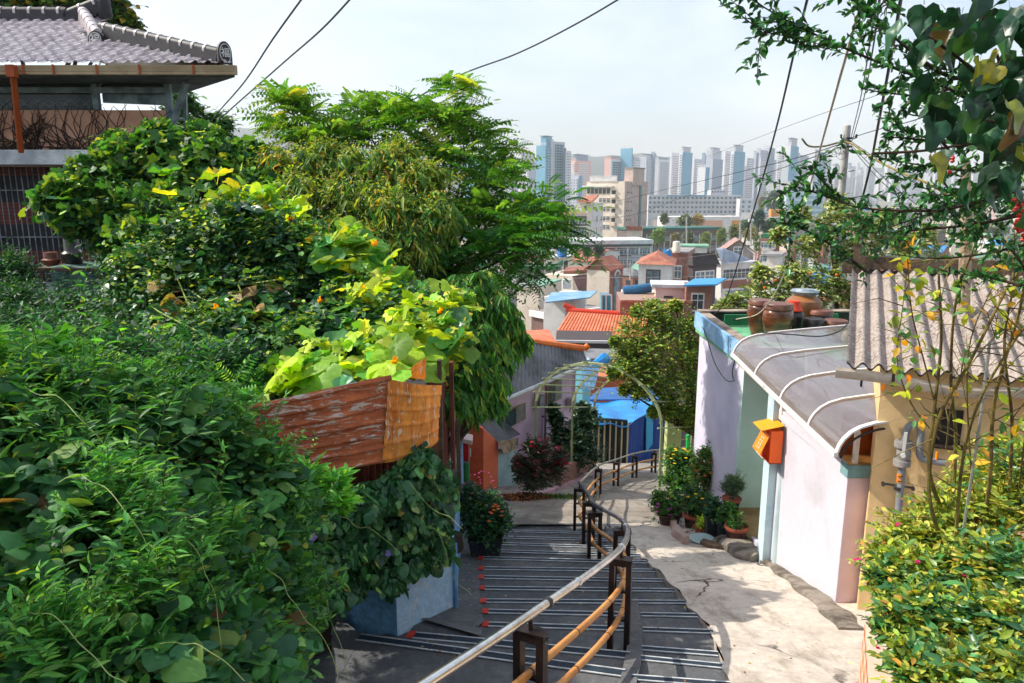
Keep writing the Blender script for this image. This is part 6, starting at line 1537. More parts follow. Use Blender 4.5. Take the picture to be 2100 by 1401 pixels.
foliage('foliage', cl3, 'heart2', 85, 6, .26, .052, .95, [('3f7345', 5), ('2f603a', 5), ('5a9050', 2.5), ('86a860', .8), ('b0a548', .3)], LMG, p3, droop=.8, upb=0, hang=.8, stem=(M_stem, 1.2))
foliage('foliage', cl3, 'oval', 40, 7, .2, .035, .8, GD, LM, p3, droop=.5, upb=.1)
fb = [P(648, 1098, 3.6), P(793, 1132, 4.4)]
p_ = fb[1]; 
for q, lb_ in zip(fb, ('small violet morning glory flower on the thicket', 'small violet morning glory flower low on the fence bindweed')): tag(leaves('morning_glory', 'squash2', np.array([tuple(q)]), rndv(1), np.array([[0, -1, .3]]), .04, 1.0, [('7d6fc4', 1)], LM, org=q), lb_, 'flower')

# ---- squash vine
def bigleaves(name, pts, par, tm, size, pal, m, jit=.5, width=1.1, fac=(-.25, -.35, 1)):
    n = len(pts); a = np.array([tuple(p) for p in pts])
    ax = nrm(rndv(n) * np.array([1, .8, .35]) + np.array([.1, -.35, -.15])); up = nrm(np.array(fac) + rndv(n) * jit)
    return leaves(name, tm, a, ax, up, size * rng.uniform(.6, 1.15, n), width, pal, m, par)
def region(poly, n, jy=.15):
    """points inside a photo polygon given as (px, py, depth) corners, spread through the depth of the growth"""
    P_ = [(a, b_) for a, b_, c in poly]; out = []
    x0, x1 = min(p[0] for p in P_), max(p[0] for p in P_); y0, y1 = min(p[1] for p in P_), max(p[1] for p in P_)
    while len(out) < n:
        x, y = rnd.uniform(x0, x1), rnd.uniform(y0, y1); ins = False; j = len(P_) - 1
        for i in range(len(P_)):
            if (P_[i][1] > y) != (P_[j][1] > y) and x < (P_[j][0] - P_[i][0]) * (y - P_[i][1]) / (P_[j][1] - P_[i][1]) + P_[i][0]: ins = not ins
            j = i
        if ins:
            w = [1 / (((x - a) ** 2 + (y - b_) ** 2) + 50) for a, b_, c in poly]; Y = sum(wi * c for wi, (a, b_, c) in zip(w, poly)) / sum(w)
            out.append(P(x, y, Y + rnd.uniform(-jy, jy)))
    return out
sq = plant('squash_vine', 'sprawling squash vine with broad sunlit yellow-green leaves above the rusty fence', 'squash plant', (-1.5, 6, -2.6))
R1 = [(520, 810, 4.9), (520, 770, 5.2), (700, 720, 5.4), (860, 700, 5.6), (880, 740, 5.2), (800, 775, 5.0), (640, 800, 4.9)]
R2 = [(640, 700, 5.9), (680, 640, 6.5), (760, 590, 7.0), (880, 600, 6.6), (960, 640, 6.2), (940, 720, 5.7), (780, 720, 5.6)]
R3 = [(410, 440, 7.6), (430, 400, 7.9), (560, 405, 8.0), (650, 440, 7.8), (640, 480, 7.6), (520, 440, 7.7)]
R4 = [(640, 480, 7.4), (740, 470, 7.4), (820, 540, 7.0), (860, 600, 6.8), (760, 600, 6.7), (660, 540, 7.0)]
R5 = [(300, 560, 7.2), (420, 500, 7.4), (620, 600, 6.8), (640, 700, 6.2), (480, 720, 6.0), (330, 680, 6.4)]
R6 = [(510, 800, 4.8), (800, 765, 5.0), (830, 770, 5.1), (830, 800, 4.9), (700, 800, 4.9)]
PY = [('b5cf3e', 5), ('9cc03a', 4), ('d6d84a', 2), ('7fae3c', 4), ('5f9a3f', 3)]; PG_ = [('4f8c47', 5), ('6aa04a', 4), ('3f7a42', 3), ('86b04e', 2)]
pts_all = region(R1, 60) + region(R2, 130, .25) + region(R4, 60, .2)
bigleaves('leaf_canopy', pts_all, sq, 'squash', .23, PY, LMB)
bigleaves('leaf_canopy', region(R3, 44) + region(R4, 16) + region([(340, 330, 8.4), (480, 330, 8.4), (480, 400, 8.2), (340, 400, 8.2)], 7), sq, 'squash2', .26, PY + PG_, LMB)
bigleaves('leaf_canopy', region(R5, 30) + region(R2, 40, .35) + region(R4, 18, .3), sq, 'squash2', .2, PG_, LMG)
bigleaves('leaf_canopy', [P(715, 790, 4.68), P(690, 795, 4.7)], sq, 'squash', .2, [('3f8a55', 1)], LMG, .1, 1.1, (-.2, -1, .6))
bigleaves('withered_leaves', region(R5, 40) + region([(560, 560, 7.2), (680, 560, 7.2), (680, 640, 6.6), (560, 640, 6.8)], 10), sq, 'curl', .17, [('8d7a55', 3), ('a58a62', 3), ('6b7a45', 2), ('5a4230', 2), ('c98a35', 1)], LM, .9)
foliage('leaf_canopy', [sph(700, 740, 5.4, .25), sph(800, 720, 5.5, .25), sph(860, 660, 5.9, .25), sph(760, 640, 6.4, .3), sph(930, 650, 6.2, .22), sph(600, 770, 5.1, .18), sph(560, 430, 7.8, .3), sph(480, 430, 7.8, .25), sph(720, 520, 7.2, .25), sph(900, 700, 5.8, .2)], 'maple', 14, 6, .3, .1, 1.0, PY, LM, sq, stem=(M_stem, 2))
vn = MB()
for k in range(24):
    c = region(R2 if k % 2 else R5, 3, .2); vn.tube(catmull(c, 6), .007, 5)
vn.build('vines', mat('vine_stem', 'a3b55a', '7d9040', 6, rough=.6), sq, smooth=True)
fl_ = region(R5, 2) + [P(486, 418, 7.5), P(600, 455, 7.5), P(640, 500, 7.2), P(660, 620, 6.4), P(745, 598, 6.5), P(810, 745, 5.1), P(905, 645, 6.0), P(548, 430, 7.5), P(770, 505, 7.0), P(500, 425, 7.5)]
for q in fl_:
    o_ = leaves('flower', 'squash2', np.array([tuple(q + V(0, -.06, .02))] * 5), nrm(rndv(5) * .5 + np.array([0, -.6, .6])), rndv(5), .055, .7, [('f2a51e', 3), ('f7c22e', 2)], LMB, sq)

# ---- shrubs of the garden
def shrub(name, label, cat, clumps, **k):
    b_ = V(clumps[0][0]); 
    t = plant(name, label, cat, (b_.x, b_.y, bankz(b_.x, b_.y)) if 'base' not in k else k.pop('base'))
    lay = k.pop('layers'); tr = k.pop('trunk', None)
    for ly in lay: foliage('foliage', clumps, parent=t, **ly)
    if tr: limbs(t, tr[0], [c[0] for c in clumps[::tr[2]]], tr[1], seed=len(clumps), name='trunk')
    return t
cA = [sph(x, y, Y, r * 0.9) for x, y, Y, r in ((400, 500, 7.4, .5), (500, 480, 7.3, .45), (590, 520, 7.3, .45), (660, 570, 7.2, .4), (380, 590, 7.2, .45), (480, 600, 7.1, .45), (580, 640, 6.9, .4), (300, 560, 7.6, .4), (700, 640, 6.6, .3), (480, 690, 6.4, .35), (580, 720, 6.2, .3), (760, 600, 7.0, .35), (640, 700, 6.1, .3), (400, 690, 6.6, .35), (760, 680, 6.2, .3), (840, 650, 6.4, .3))]
shrub('overgrown_shrub', 'overgrown green shrub smothered in creepers behind the rusty fence', 'shrub', cA, trunk=(P(560, 800, 7.2), .04, 2), layers=[
    dict(tmpl='oval', ns=330, ml=8, length=.45, size=.05, width=.75, pal=GR + [('b7c846', 1.5)], m=LM, droop=.4, stem=(M_stem, 2.5)),
    dict(tmpl='heart', ns=90, ml=6, length=.35, size=.075, width=.9, pal=GD, m=LMG, droop=.7)])
cB = [sph(x, y, Y, r * 0.72) for x, y, Y, r in ((200, 375, 9.6, .5), (260, 340, 9.8, .55), (340, 330, 9.8, .55), (430, 340, 9.6, .55), (170, 430, 9.3, .4), (240, 430, 9.2, .55), (340, 430, 9.1, .5), (500, 360, 9.6, .45), (300, 490, 8.8, .4), (130, 405, 9.0, .3), (330, 290, 10, .35), (420, 290, 10, .3), (500, 330, 9.8, .35), (240, 300, 10, .25), (530, 400, 9.2, .45), (240, 480, 9.2, .25))]
shrub('hop_bush', 'large lobed-leaved vine bush in front of the tiled house', 'shrub', cB, trunk=(P(300, 640, 9.4), .05, 2), layers=[
    dict(tmpl='maple', ns=150, ml=6, length=.5, size=.115, width=1.0, pal=GR + [('86a844', 2), ('a9bf48', 1)], m=LM, droop=.6, jit=1.2, upn=.5, stem=(M_stem, 3)),
    dict(tmpl='oval', ns=200, ml=6, length=.5, size=.07, width=.7, pal=GR, m=LM, droop=.4)])
cC = [sph(x, y, Y, r * 0.72) for x, y, Y, r in ((560, 345, 9.6, .45), (640, 345, 9.8, .5), (720, 350, 9.8, .5), (800, 340, 9.6, .5), (870, 370, 9.4, .45), (600, 400, 9.2, .55), (700, 420, 9.2, .6), (800, 430, 9.0, .55), (880, 440, 9.0, .45), (670, 310, 10, .3), (820, 310, 10, .3), (540, 390, 9.4, .35), (760, 500, 8.8, .45), (840, 500, 8.8, .4), (700, 480, 8.8, .4))]
shrub('willow_leaved_bush', 'olive-yellow bush with narrow drooping leaves below the acacia', 'shrub', cC, trunk=(P(740, 620, 9.2), .05, 2), layers=[
    dict(tmpl='lance', ns=105, ml=9, length=.6, size=.13, width=.2, pal=GO + GR[:2], m=LM, droop=.7, hang=.9, stem=(M_bark, 3)),
    dict(tmpl='diamond', ns=120, ml=10, length=.45, size=.035, width=.6, pal=GO, m=LM, droop=.3)])
# locust tree
tips = [(590, 215, 10.8), (625, 290, 10.6), (705, 270, 10.8), (760, 290, 10.6), (800, 240, 11), (850, 235, 11), (905, 240, 10.9), (940, 185, 11), (930, 260, 10.8), (975, 285, 10.9), (1015, 325, 10.8), (1040, 375, 10.6), (950, 340, 10.5), (1000, 390, 10.4), (1050, 440, 10.3), (1095, 435, 10.2), (1060, 480, 10), (960, 430, 10.2), (880, 330, 10.6), (910, 480, 10), (1110, 460, 10), (1080, 510, 9.8), (990, 520, 9.8), (830, 290, 10.8), (580, 250, 10.9), (1010, 450, 10.2), (650, 250, 11), (740, 240, 11), (670, 300, 10.6)]
cD = [sph(x, y, Y, .28 if y > 230 else .18) for x, y, Y in tips]
ac = plant('locust_tree', 'slender many-stemmed locust tree with feathery leaves rising against the sky', 'tree', P(880, 640, 10))
foliage('crown', cD, 'frond', 13, 5, .5, .36, 1.0, [('6b9c3a', 5), ('82ac42', 3), ('528838', 4), ('b5bd4c', .4)], LM, ac, droop=.2, upb=.95, out=.9, side=1.1, jit=.6, stem=(M_bark, 4))
foliage('crown', [sph(x, y, Y, .4) for x, y, Y in ((980, 540, 9.4), (1060, 530, 9.4), (920, 560, 9.2), (1100, 500, 9.6), (1110, 450, 9.9), (860, 540, 9.4), (1000, 470, 9.8))], 'frond', 15, 5, .5, .36, 1.0, [('3f7d2f', 5), ('32682d', 4), ('5c9432', 2)], LM, ac, droop=.2, upb=.3, side=1.1, jit=.35)
root = P(880, 600, 10)
limbs(ac, root, [P(*t[:3]) for t in tips], .045, fork=.45, seed=4, name='trunk')
# peach tree over the alley
cE = [sph(x, y, Y, r * 0.72) for x, y, Y, r in ((900, 600, 7.8, .28), (960, 610, 7.8, .3), (1015, 625, 7.9, .28), (1040, 650, 7.9, .2), (930, 680, 7.5, .3), (990, 690, 7.6, .3), (1020, 715, 7.7, .18), (955, 750, 7.3, .28), (1000, 770, 7.4, .24), (970, 820, 7.2, .16), (1020, 820, 7.3, .08), (930, 810, 7.0, .16), (1070, 690, 7.9, .1), (940, 580, 8, .2), (985, 570, 8, .2))]
pe = plant('peach_tree', 'dark green narrow-leaved peach tree leaning over the alley beside the locust', 'tree', P(905, 1000, 7.3))
foliage('crown', cE, 'lance', 95, 9, .34, .115, .24, [('4c8a3c', 5), ('3a7336', 4), ('74a844', 3), ('b3c048', 1)], LM, pe, droop=.8, hang=1.2, out=.9, upb=.1, stem=(M_bark, 2.5))
limbs(pe, P(905, 940, 7.2), [c[0] for c in cE[::2]], .04, seed=8, name='trunk')
# dark yard weeds
cF = [sph(x, y, Y, r) for x, y, Y, r in ((40, 640, 10.5, .45), (150, 660, 10, .4), (260, 640, 9.5, .45), (90, 720, 8, .5), (210, 720, 7.6, .45), (330, 720, 7.2, .45), (20, 720, 7.6, .4), (400, 760, 6.4, .4), (300, 660, 8.6, .4), (150, 780, 6, .45), (280, 790, 5.6, .4), (20, 800, 5.4, .45), (400, 820, 5.2, .35), (480, 800, 5.2, .3), (30, 570, 12, .4), (250, 560, 11, .35))]
shrub('yard_weeds', 'dark weeds filling the shaded yard around the draped table', 'weeds', cF, layers=[
    dict(tmpl='oval', ns=260, ml=9, length=.5, size=.055, width=.6, pal=GD + [('33572f', 4)], m=LM, droop=.2, upb=.8, stem=(M_stem, 2)),
    dict(tmpl='lance', ns=80, ml=12, length=.6, size=.07, width=.3, pal=GD, m=LM, droop=.1, upb=1.4)])
cF2 = [sph(x, y, Y, r) for x, y, Y, r in ((280, 720, 6.2, .25), (380, 780, 5.4, .25), (480, 830, 4.9, .2), (330, 800, 5.0, .25), (220, 800, 4.6, .25), (100, 780, 4.4, .25), (440, 870, 4.3, .2))]
shrub('fern_weeds', 'light green ferny weeds in the middle of the left garden', 'weeds', cF2, layers=[dict(tmpl='frond', ns=26, ml=4, length=.25, size=.16, width=1.2, pal=[('4f9a3c', 4), ('79b848', 2), ('3a7a36', 3)], m=LM, droop=.2, upb=.9), dict(tmpl='oval', ns=90, ml=7, length=.3, size=.035, width=.6, pal=GR, m=LM, upb=.9)])
# trees beyond the tiled house
def bgtree(name, label, clumps, base, tmpl='diamond', ns=200, ml=6, ln=.8, size=.18, width=.7, pal=GR, r0=.12, m=LMD, fork=.45, group=None, twig=None, step=2, **k):
    t = plant(name, label, 'tree', base, group); foliage('crown', clumps, tmpl, ns, ml, ln, size, width, pal, m, t, stem=twig, **k)
    limbs(t, base, [c[0] for c in clumps[::step]], r0, seed=len(clumps) + 3, name='trunk', fork=fork); return t
bgtree('broadleaf_tree', 'leafy tree rising behind the tiled roof', [sph(x, y, 21, r) for x, y, r in ((20, 10, 1.0), (100, 15, 1.0), (170, 10, .9), (215, 25, .45), (225, 65, .35), (60, -40, 1.2), (200, -20, .7), (245, 50, .3), (265, 60, .25), (40, 30, .8))], P(100, 330, 21), 'oval', 130, 7, .8, .16, .75, [('4a6f2a', 4), ('6d8a35', 3), ('b99b35', 1.2), ('35592a', 4)], twig=(M_bark, 5))
bgtree('slim_tree', 'thin feathery tree beside the side posts of the tiled house', [sph(x, y, 17, r) for x, y, r in ((375, 215, .3), (360, 250, .35), (400, 255, .45), (430, 270, .35), (450, 260, .25), (380, 280, .4), (360, 290, .4), (440, 290, .3))], P(390, 380, 17), 'lance', 90, 8, .6, .13, .3, GR, r0=.05, twig=(M_bark, 4))

# ---- round tree by the pergola
cG = [sph(x, y, Y, r * 0.8) for x, y, Y, r in ((1300, 690, 13.6, .45), (1350, 660, 13.8, .45), (1400, 680, 13.8, .45), (1430, 730, 13.8, .4), (1290, 730, 13.4, .4), (1340, 720, 13.4, .5), (1400, 750, 13.5, .5), (1320, 770, 13.3, .4), (1370, 800, 13.4, .45), (1430, 800, 13.6, .4), (1440, 850, 13.6, .35), (1410, 850, 13.5, .3), (1290, 760, 13.2, .25), (1345, 640, 13.9, .3), (1310, 800, 13.2, .2), (1450, 760, 13.9, .3), (1445, 880, 13.6, .25), (1375, 840, 13.3, .2), (1262, 700, 13.3, .1), (1258, 765, 13.2, .12), (1385, 628, 13.9, .13), (1305, 640, 13.7, .12), (1280, 800, 13.2, .1), (1425, 665, 13.9, .14), (1340, 845, 13.2, .1))]
gt_r = G(1440, 985)
bgtree('round_tree', 'round small-leaved tree with yellowing leaves between the pergola and the lilac wall', cG, P(1442, 900, 13.8), 'oval', 190, 9, .5, .05, .6, [('a3ab38', 4), ('7f9a36', 4), ('5b8534', 4), ('c9b84a', 1.5), ('3f6e30', 3)], r0=.06, m=LMD, twig=(M_bark, 2), step=2)
tag(MB().tube([P(1440, 1000, 13.9), P(1442, 940, 13.9), P(1444, 880, 13.9)], [.25, .22, .12], 9).build('bark_stump', mat('fibrous_bark', '5c4a34', '33281c', 14, rough=.95, bmp=.8, stretch=(1, 1, .2), fine=.4)), 'shaggy brown stump under the round tree beside the lilac wall', 'tree stump')
cG2 = [sph(x, y, Y, r) for x, y, Y, r in ((1330, 660, 17.5, .3), (1390, 650, 17.5, .3), (1290, 670, 17.5, .25), (1360, 620, 17.8, .2))]
# ---- persimmon tree behind the flat roof
cH = [sph(x, y, Y, r * 0.7) for x, y, Y, r in ((1505, 625, 13.5, .35), (1550, 610, 13.5, .4), (1600, 600, 13.5, .4), (1650, 580, 13.6, .45), (1620, 560, 13.6, .35), (1700, 570, 13.8, .45), (1680, 610, 13.6, .4), (1730, 600, 13.8, .3), (1600, 480, 14, .2), (1660, 500, 14, .35), (1700, 460, 14, .4), (1740, 520, 14, .4), (1790, 490, 14.2, .4), (1850, 500, 14.4, .35), (1900, 480, 14.6, .35), (1640, 440, 14.2, .25), (1720, 420, 14.2, .3), (1760, 450, 14.2, .35), (1820, 450, 14.4, .3), (1480, 640, 13.4, .25), (1560, 560, 13.6, .22))]
pm_ = bgtree('persimmon_tree', 'glossy-leaved persimmon tree with small orange fruit behind the flat roof', cH, P(1720, 700, 13.8), 'oval', 75, 8, .55, .085, .45, [('8a9a4a', 4), ('a8b068', 3), ('5f8040', 4), ('cfc98a', 1.6)], r0=.07, m=LMG, twig=(M_bark, 3), droop=.5)
for (x, y) in ((1604, 448), (1675, 452), (1716, 564), (1590, 575), (1662, 560), (1568, 590), (1750, 470)):
    q = P(x, y, 13.2); MB().lathe([(.005, -.024), (.022, -.017), (.028, 0), (.022, .017), (.005, .022)], q, 10).build('fruit', mat('persimmon', 'e8742a', rough=.4), pm_, smooth=True)

# ---- flowers and pots by the alley
def pot(label, px, py, w, h, m, rimm, Yp=None, square=False, dz=0, taper=.72, name='flower_pot'):
    g = G(px, py) if Yp is None else P(px, py, Yp); g = V(g.x, g.y, g.z + dz)
    t = thing(name, label, 'planter' if square else 'flower pot', tuple(g)); r = w / 2
    if square:
        b = MB(); s0 = [(-1, -.7), (1, -.7), (1, .7), (-1, .7)]
        vs = [g + V(x * r * .85, y * r * .85, 0) for x, y in s0] + [g + V(x * r, y * r, h) for x, y in s0]
        b.add(vs, [(3, 2, 1, 0), (0, 1, 5, 4), (1, 2, 6, 5), (2, 3, 7, 6), (3, 0, 4, 7)]); b.build('pot_body', m, t)
        rb = MB()
        for i in range(4): rb.bar(vs[4 + i], vs[4 + (i + 1) % 4], .02, .025)
        rb.build('rim', rimm, t)
        MB().add([v - V(0, 0, .03) for v in vs[4:]], [(0, 1, 2, 3)]).build('soil', M_soil, t)
    else:
        MB().lathe([(r * taper, 0), (r * .9, h * .85), (r * .92, h * .86)], g, 22).build('pot_body', m, t, smooth=True)
        MB().lathe([(r * .9, h * .84), (r * 1.02, h * .85), (r * 1.04, h * .95), (r * 1.0, h), (r * .88, h), (r * .86, h * .92)], g, 22).build('rim', rimm, t, smooth=True)
        MB().lathe([(r * .88, h * .9), (.001, h * .93)], g, 16).build('soil', M_soil, t)
    return t, g + V(0, 0, h)
M_tc = mat('terracotta_pot', 'a8553a', '8d452f', 4, rough=.7, fine=.12); M_tcd = mat('dark_maroon_pot', '4a2a28', '3a2020', 4, rough=.6, fine=.15); M_bkp = mat('black_plastic', '23292f', '2f363c', 4, rough=.5, fine=.1)
def flowers(par, c, r, n, pal, size=.03, up=.4, nm='flowers'):
    d = rndv(n); d[:, 2] = np.abs(d[:, 2]); pos = np.array(tuple(c)) + d * r
    k = 5; pp = np.repeat(pos, k, 0); a = np.tile(np.arange(k) * 2 * np.pi / k, n)
    ax = np.stack([np.cos(a), np.sin(a), np.full(n * k, .3)], 1); col = np.repeat(leafcols(n, pal, .08), k, 0)
    return leaves(nm, 'oval', pp, ax, np.array([[0, -.1, 1.0]] * (n * k)), size, .9, pal, LM, par, col=col)
def potted(label, px, py, w, h, m, rm, clumps, lay, fl=None, **k):
    t, top = pot(label, px, py, w, h, m, rm, **k)
    cl = [(tuple(top + V(*c[:3])), c[3], 1.0, 1.0) for c in clumps]
    for ly in lay: foliage('foliage', cl, parent=t, **ly)
    for f in (fl or []): flowers(t, top + V(*f[0]), f[1], f[2], f[3], f[4])
    return t
SL = lambda pal, size=.035, n=120, ln=.2, w=.65, tm='oval', ml=6, **k: dict(tmpl=tm, ns=n, ml=ml, length=ln, size=size, width=w, pal=pal, m=LM, stem=(M_stem, 1.5), **k)
potted('big dark round pot with green leafy shoots at the corner of the kerb stone', 1508, 1118, .27, .25, M_tcd, M_tc, [(0, 0, .03, .09)], [SL(GR, .05, 45, .14, .35, 'lance')])
potted('terracotta-rimmed pot of bushy grey-green rosemary beside the mint wall', 1499, 1045, .24, .16, M_tcd, M_tc, [(0, 0, .06, .1), (-.06, 0, .1, .1), (.06, 0, .12, .1), (0, 0, .2, .1)], [SL([('6b8a78', 4), ('56766a', 4), ('86a08c', 2)], .03, 110, .2, .12, 'lance', 14, droop=.05, upb=1.5)], Yp=8.55)
potted('tall square black planter between the white basin and the bucket', 1462, 1104, .21, .3, M_bkp, M_bkp, [(0, 0, .04, .1), (0, .05, .12, .1)], [SL(GD, .04, 70, .16)], square=True, name='square_planter')
potted('round black bucket between the square planter and the big dark pot', 1484, 1110, .2, .26, M_bkp, M_bkp, [(0, 0, .06, .1), (.04, 0, .14, .09)], [SL(GR, .04, 80, .16)], name='black_bucket')
potted('small terracotta pot of yellow-green seedlings standing in the pale basin', 1437, 1096, .18, .12, M_tc, M_tc, [(0, 0, .04, .07)], [SL(GY, .035, 45, .12)])
gb3 = G(1440, 1112); tag(MB().lathe([(.08, 0), (.13, .03), (.15, .05), (.13, .055), (.05, .03)], gb3, 20).build('basin', mat('pale_blue_basin', '9fb7b5', rough=.5), smooth=True), 'flat pale blue-grey basin on the ramp beside the kerb', 'basin')
gb4 = G(1462, 1122); tag(MB().frame(gb4 + V(0, 0, .03), V(.8, -.6, 0).normalized(), V(.6, .8, 0), (0, 0, 1), .28, .1, .04).build('wood_block', M_wood), 'short wooden plank lying in front of the square planter', 'plank')
potted('deep planter of yellow-flowering green shrubs at the far end of the pot row', 1392, 1040, .42, .3, M_tc, mat('pink_cement', 'b79c92', rough=.9), [(-.1, 0, .1, .2), (.1, 0, .15, .2), (.0, 0, .35, .2), (-.08, .1, .5, .16), (.15, .1, .45, .18), (.2, 0, .2, .18)], [SL(GR, .045, 190, .26)], [((-.02, 0, .5), .2, 26, [('f3cc2e', 1)], .03), ((.1, -.1, .1), .22, 10, [('f3cc2e', 1)], .03)])
potted('pot of straggly roses with reddish leaf tips against the lilac wall', 1447, 1060, .34, .28, M_tcd, M_tc, [(0, .1, .15, .18), (.1, .1, .35, .18), (-.08, .1, .4, .18), (.0, .1, .6, .16), (.15, .15, .62, .12)], [SL([('5a8a3a', 4), ('7d9a45', 3), ('a0603a', 1.2), ('3f7033', 4)], .04, 150, .25)], [((0, -.05, .45), .22, 6, [('d6503c', 1)], .03)])
potted('low dark pot of violet petunias spilling onto the path', 1372, 1078, .34, .2, M_tcd, M_tcd, [(-.08, 0, .05, .14), (.05, 0, .1, .16), (-.12, .05, .16, .12)], [SL(GR, .035, 120, .2)], [((-.12, -.08, .02), .14, 9, [('a04a9a', 1), ('c06ab0', 1)], .035)])
potted('dark tub of mixed green herbs in the middle of the pot row', 1424, 1085, .32, .22, M_tcd, M_tc, [(0, 0, .08, .14), (0, .1, .2, .15), (.1, .05, .14, .13)], [SL(GD + GR, .035, 150, .2)], [((0, -.05, .15), .14, 7, [('f3cc2e', 1)], .03)])
lumpy([G(1562, 1148), G(1530, 1138), G(1500, 1118), G(1478, 1112)], .3, .1, M_kerb, 'kerb', 8)
lumpy([G(1405, 1118), G(1385, 1095), G(1378, 1065), G(1372, 1030)], .1, .12, mat('pink_cement', 'b79c92', rough=.9), 'kerb', 9)
potted('black square tub of orange marigolds and pink flowers at the foot of the steps', 996, 1136, .36, .2, M_bkp, M_bkp, [(0, 0, .06, .17), (-.12, .1, .15, .16), (.12, .1, .15, .16), (0, .2, .25, .18), (-.2, .3, .3, .16)], [SL(GD, .045, 110, .2), SL(GR, .03, 60, .24)], [((.06, -.05, .25), .15, 12, [('f0701c', 1), ('f28a22', 1)], .024), ((-.05, .35, .36), .26, 26, [('c23a8a', 1), ('d65a9a', 1)], .013)], square=True)
# crimson-flowered shrub, litter, grass
rb0 = G(1100, 1022)
rs_ = plant('crimson_shrub', 'dark shrub with crimson flower spikes in front of the lilac house', 'shrub', rb0)
cR = [(tuple(rb0 + V(x, y, z)), r, 1, 1) for x, y, z, r in ((0, 0, .25, .22), (-.2, .1, .4, .22), (.2, .1, .4, .22), (0, .1, .6, .22), (.35, .2, .5, .2), (-.3, .1, .6, .15), (.1, .1, .85, .16), (-.1, .1, .9, .15), (.42, .2, .7, .14))]
foliage('foliage', cR, 'lance', 90, 8, .34, .07, .28, [('43563c', 4), ('2f4533', 4), ('6a3a45', 2)], LMD, rs_, upb=1.0, stem=(M_bark, 2)); foliage('flower_spikes', cR[3:], 'oval', 26, 9, .3, .04, .7, [('c41f55', 4), ('a3184a', 3), ('de3a6a', 2)], LM, rs_, upb=1.2)
lp = G(1080, 1022); n = 700; a = rng.uniform(0, 2 * np.pi, n); r_ = np.sqrt(rng.uniform(0, 1, n)); lx = np.cos(a) * r_ * .5; ly = np.sin(a) * r_ * .35
pos = np.stack([lp.x + lx, lp.y + ly, -1.71 - .3 * (lp.y + ly) + .02 + .05 * (1 - r_)], 1)
tag(leaves('leaf_litter', 'oval', pos, rndv(n), nrm(np.array([0, 0, 1]) + rndv(n) * .4), .06, .7, [('8a4a26', 3), ('a8663a', 3), ('5f3a22', 3), ('c08a50', 1)], LMD, org=lp), kind='stuff')
n = 800; pos = []
for k in range(n):
    x, y = rng.uniform(-.6, 2.5), rng.uniform(3.5, 13)
    if k % 2: x = rng.uniform(-.6, -.25) if y < 9 else x
    pos.append((x, y, -1.71 - .3 * y + (.008 if x > 1.4 or y > 8.5 else .03)))
tag(leaves('fallen_leaves', 'oval', np.array(pos), rndv(n) * [1, 1, .1], nrm(np.array([0, 0, 1]) + rndv(n) * .25), rng.uniform(.012, .03, n), .6, [('8a5a2a', 3), ('b59a45', 2), ('5f4a2a', 3), ('6a7a35', 1)], LMD, org=(0, 5, -3)), kind='stuff')
g0_ = G(1140, 1022); n = 500; pos = np.stack([g0_.x + rng.normal(0, .3, n), g0_.y + rng.normal(0, .12, n), np.zeros(n)], 1); pos[:, 2] = -1.71 - .3 * pos[:, 1]
tag(leaves('grass', 'lance', pos, nrm(np.array([0, 0, 1]) + rndv(n) * .5), rndv(n), .09, .08, GR, LM, org=g0_), kind='stuff')
sh_ = plant('planter_shrub', 'dark glossy shrub and climber in the brick planter against the lilac wall', 'shrub', G(1180, 985))
cS = [sph(x, y, Y, r) for x, y, Y, r in ((1190, 880, 15.8, .35), (1175, 920, 15.6, .38), (1200, 930, 15.6, .35), (1150, 900, 15.8, .28), (1140, 860, 16, .15), (1135, 840, 16, .1), (1160, 950, 15.5, .3), (1205, 860, 16, .25), (1195, 840, 16.2, .15))]
foliage('foliage', cS, 'oval', 150, 7, .34, .075, .6, [('2f5a35', 5), ('24482e', 5), ('5a6a35', 1)], LMG, sh_, stem=(M_bark, 2))

# ---- planter and sunlit bush lower right
M_pbrick = brickmat('orange_planter_brick', 'd88a52', 'c97a45', 'e6cdb8', .13, .1, .016)
pl = thing('brick_bed', 'raised bed faced with orange bricks and pale mortar at the lower right corner', 'planter', (1.9, 2.5, -2.6))
q0, q1 = P(1768, 1330, 3.15), P(1815, 1401, 2.2); q0.z = q1.z = -2.02
dq = (q1 - q0).normalized()
MB().slab([V(q0.x, q0.y, -3.4), V((q1 + dq).x, (q1 + dq).y, -3.4), q1 + dq, q0], V(-dq.y, dq.x, 0) * .12).build('brick_wall', M_pbrick, pl)
MB().slab([V(q0.x, q0.y + .002, -3.4), V(q0.x, q0.y + .002, -2.02), V(q0.x + 2.5, q0.y - .6, -2.02), V(q0.x + 2.5, q0.y - .6, -3.4)], (0, -.1, 0)).build('brick_wall', M_pbrick, pl)
MB().poly([q0 + V(.1, -.1, -.05), q0 + V(2.5, -.7, -.05), V(2.6, 1.0, -2.07), q1 + dq + V(.1, 0, -.05)]).build('soil', M_soil, pl)
cI = [sph(x, y, Y, r * 0.78) for x, y, Y, r in ((1860, 1110, 3.3, .15), (1825, 1150, 3.2, .12), (1915, 1080, 3.4, .16), (1990, 1030, 3.5, .18), (2065, 960, 3.5, .2), (1960, 1100, 3.2, .2), (2060, 1060, 3.1, .2), (1850, 1180, 3.0, .15), (1930, 1200, 2.9, .18), (2040, 1180, 2.8, .2), (1870, 1270, 2.7, .15), (1970, 1290, 2.6, .17), (2080, 1290, 2.5, .17), (1880, 1370, 2.5, .12), (1980, 1390, 2.35, .15), (2090, 1400, 2.25, .15), (1825, 1200, 2.95, .1), (2100, 980, 3.2, .18), (1835, 1290, 2.75, .08))]
cI = [(c, r * 1.0, w, q) for c, r, w, q in cI]
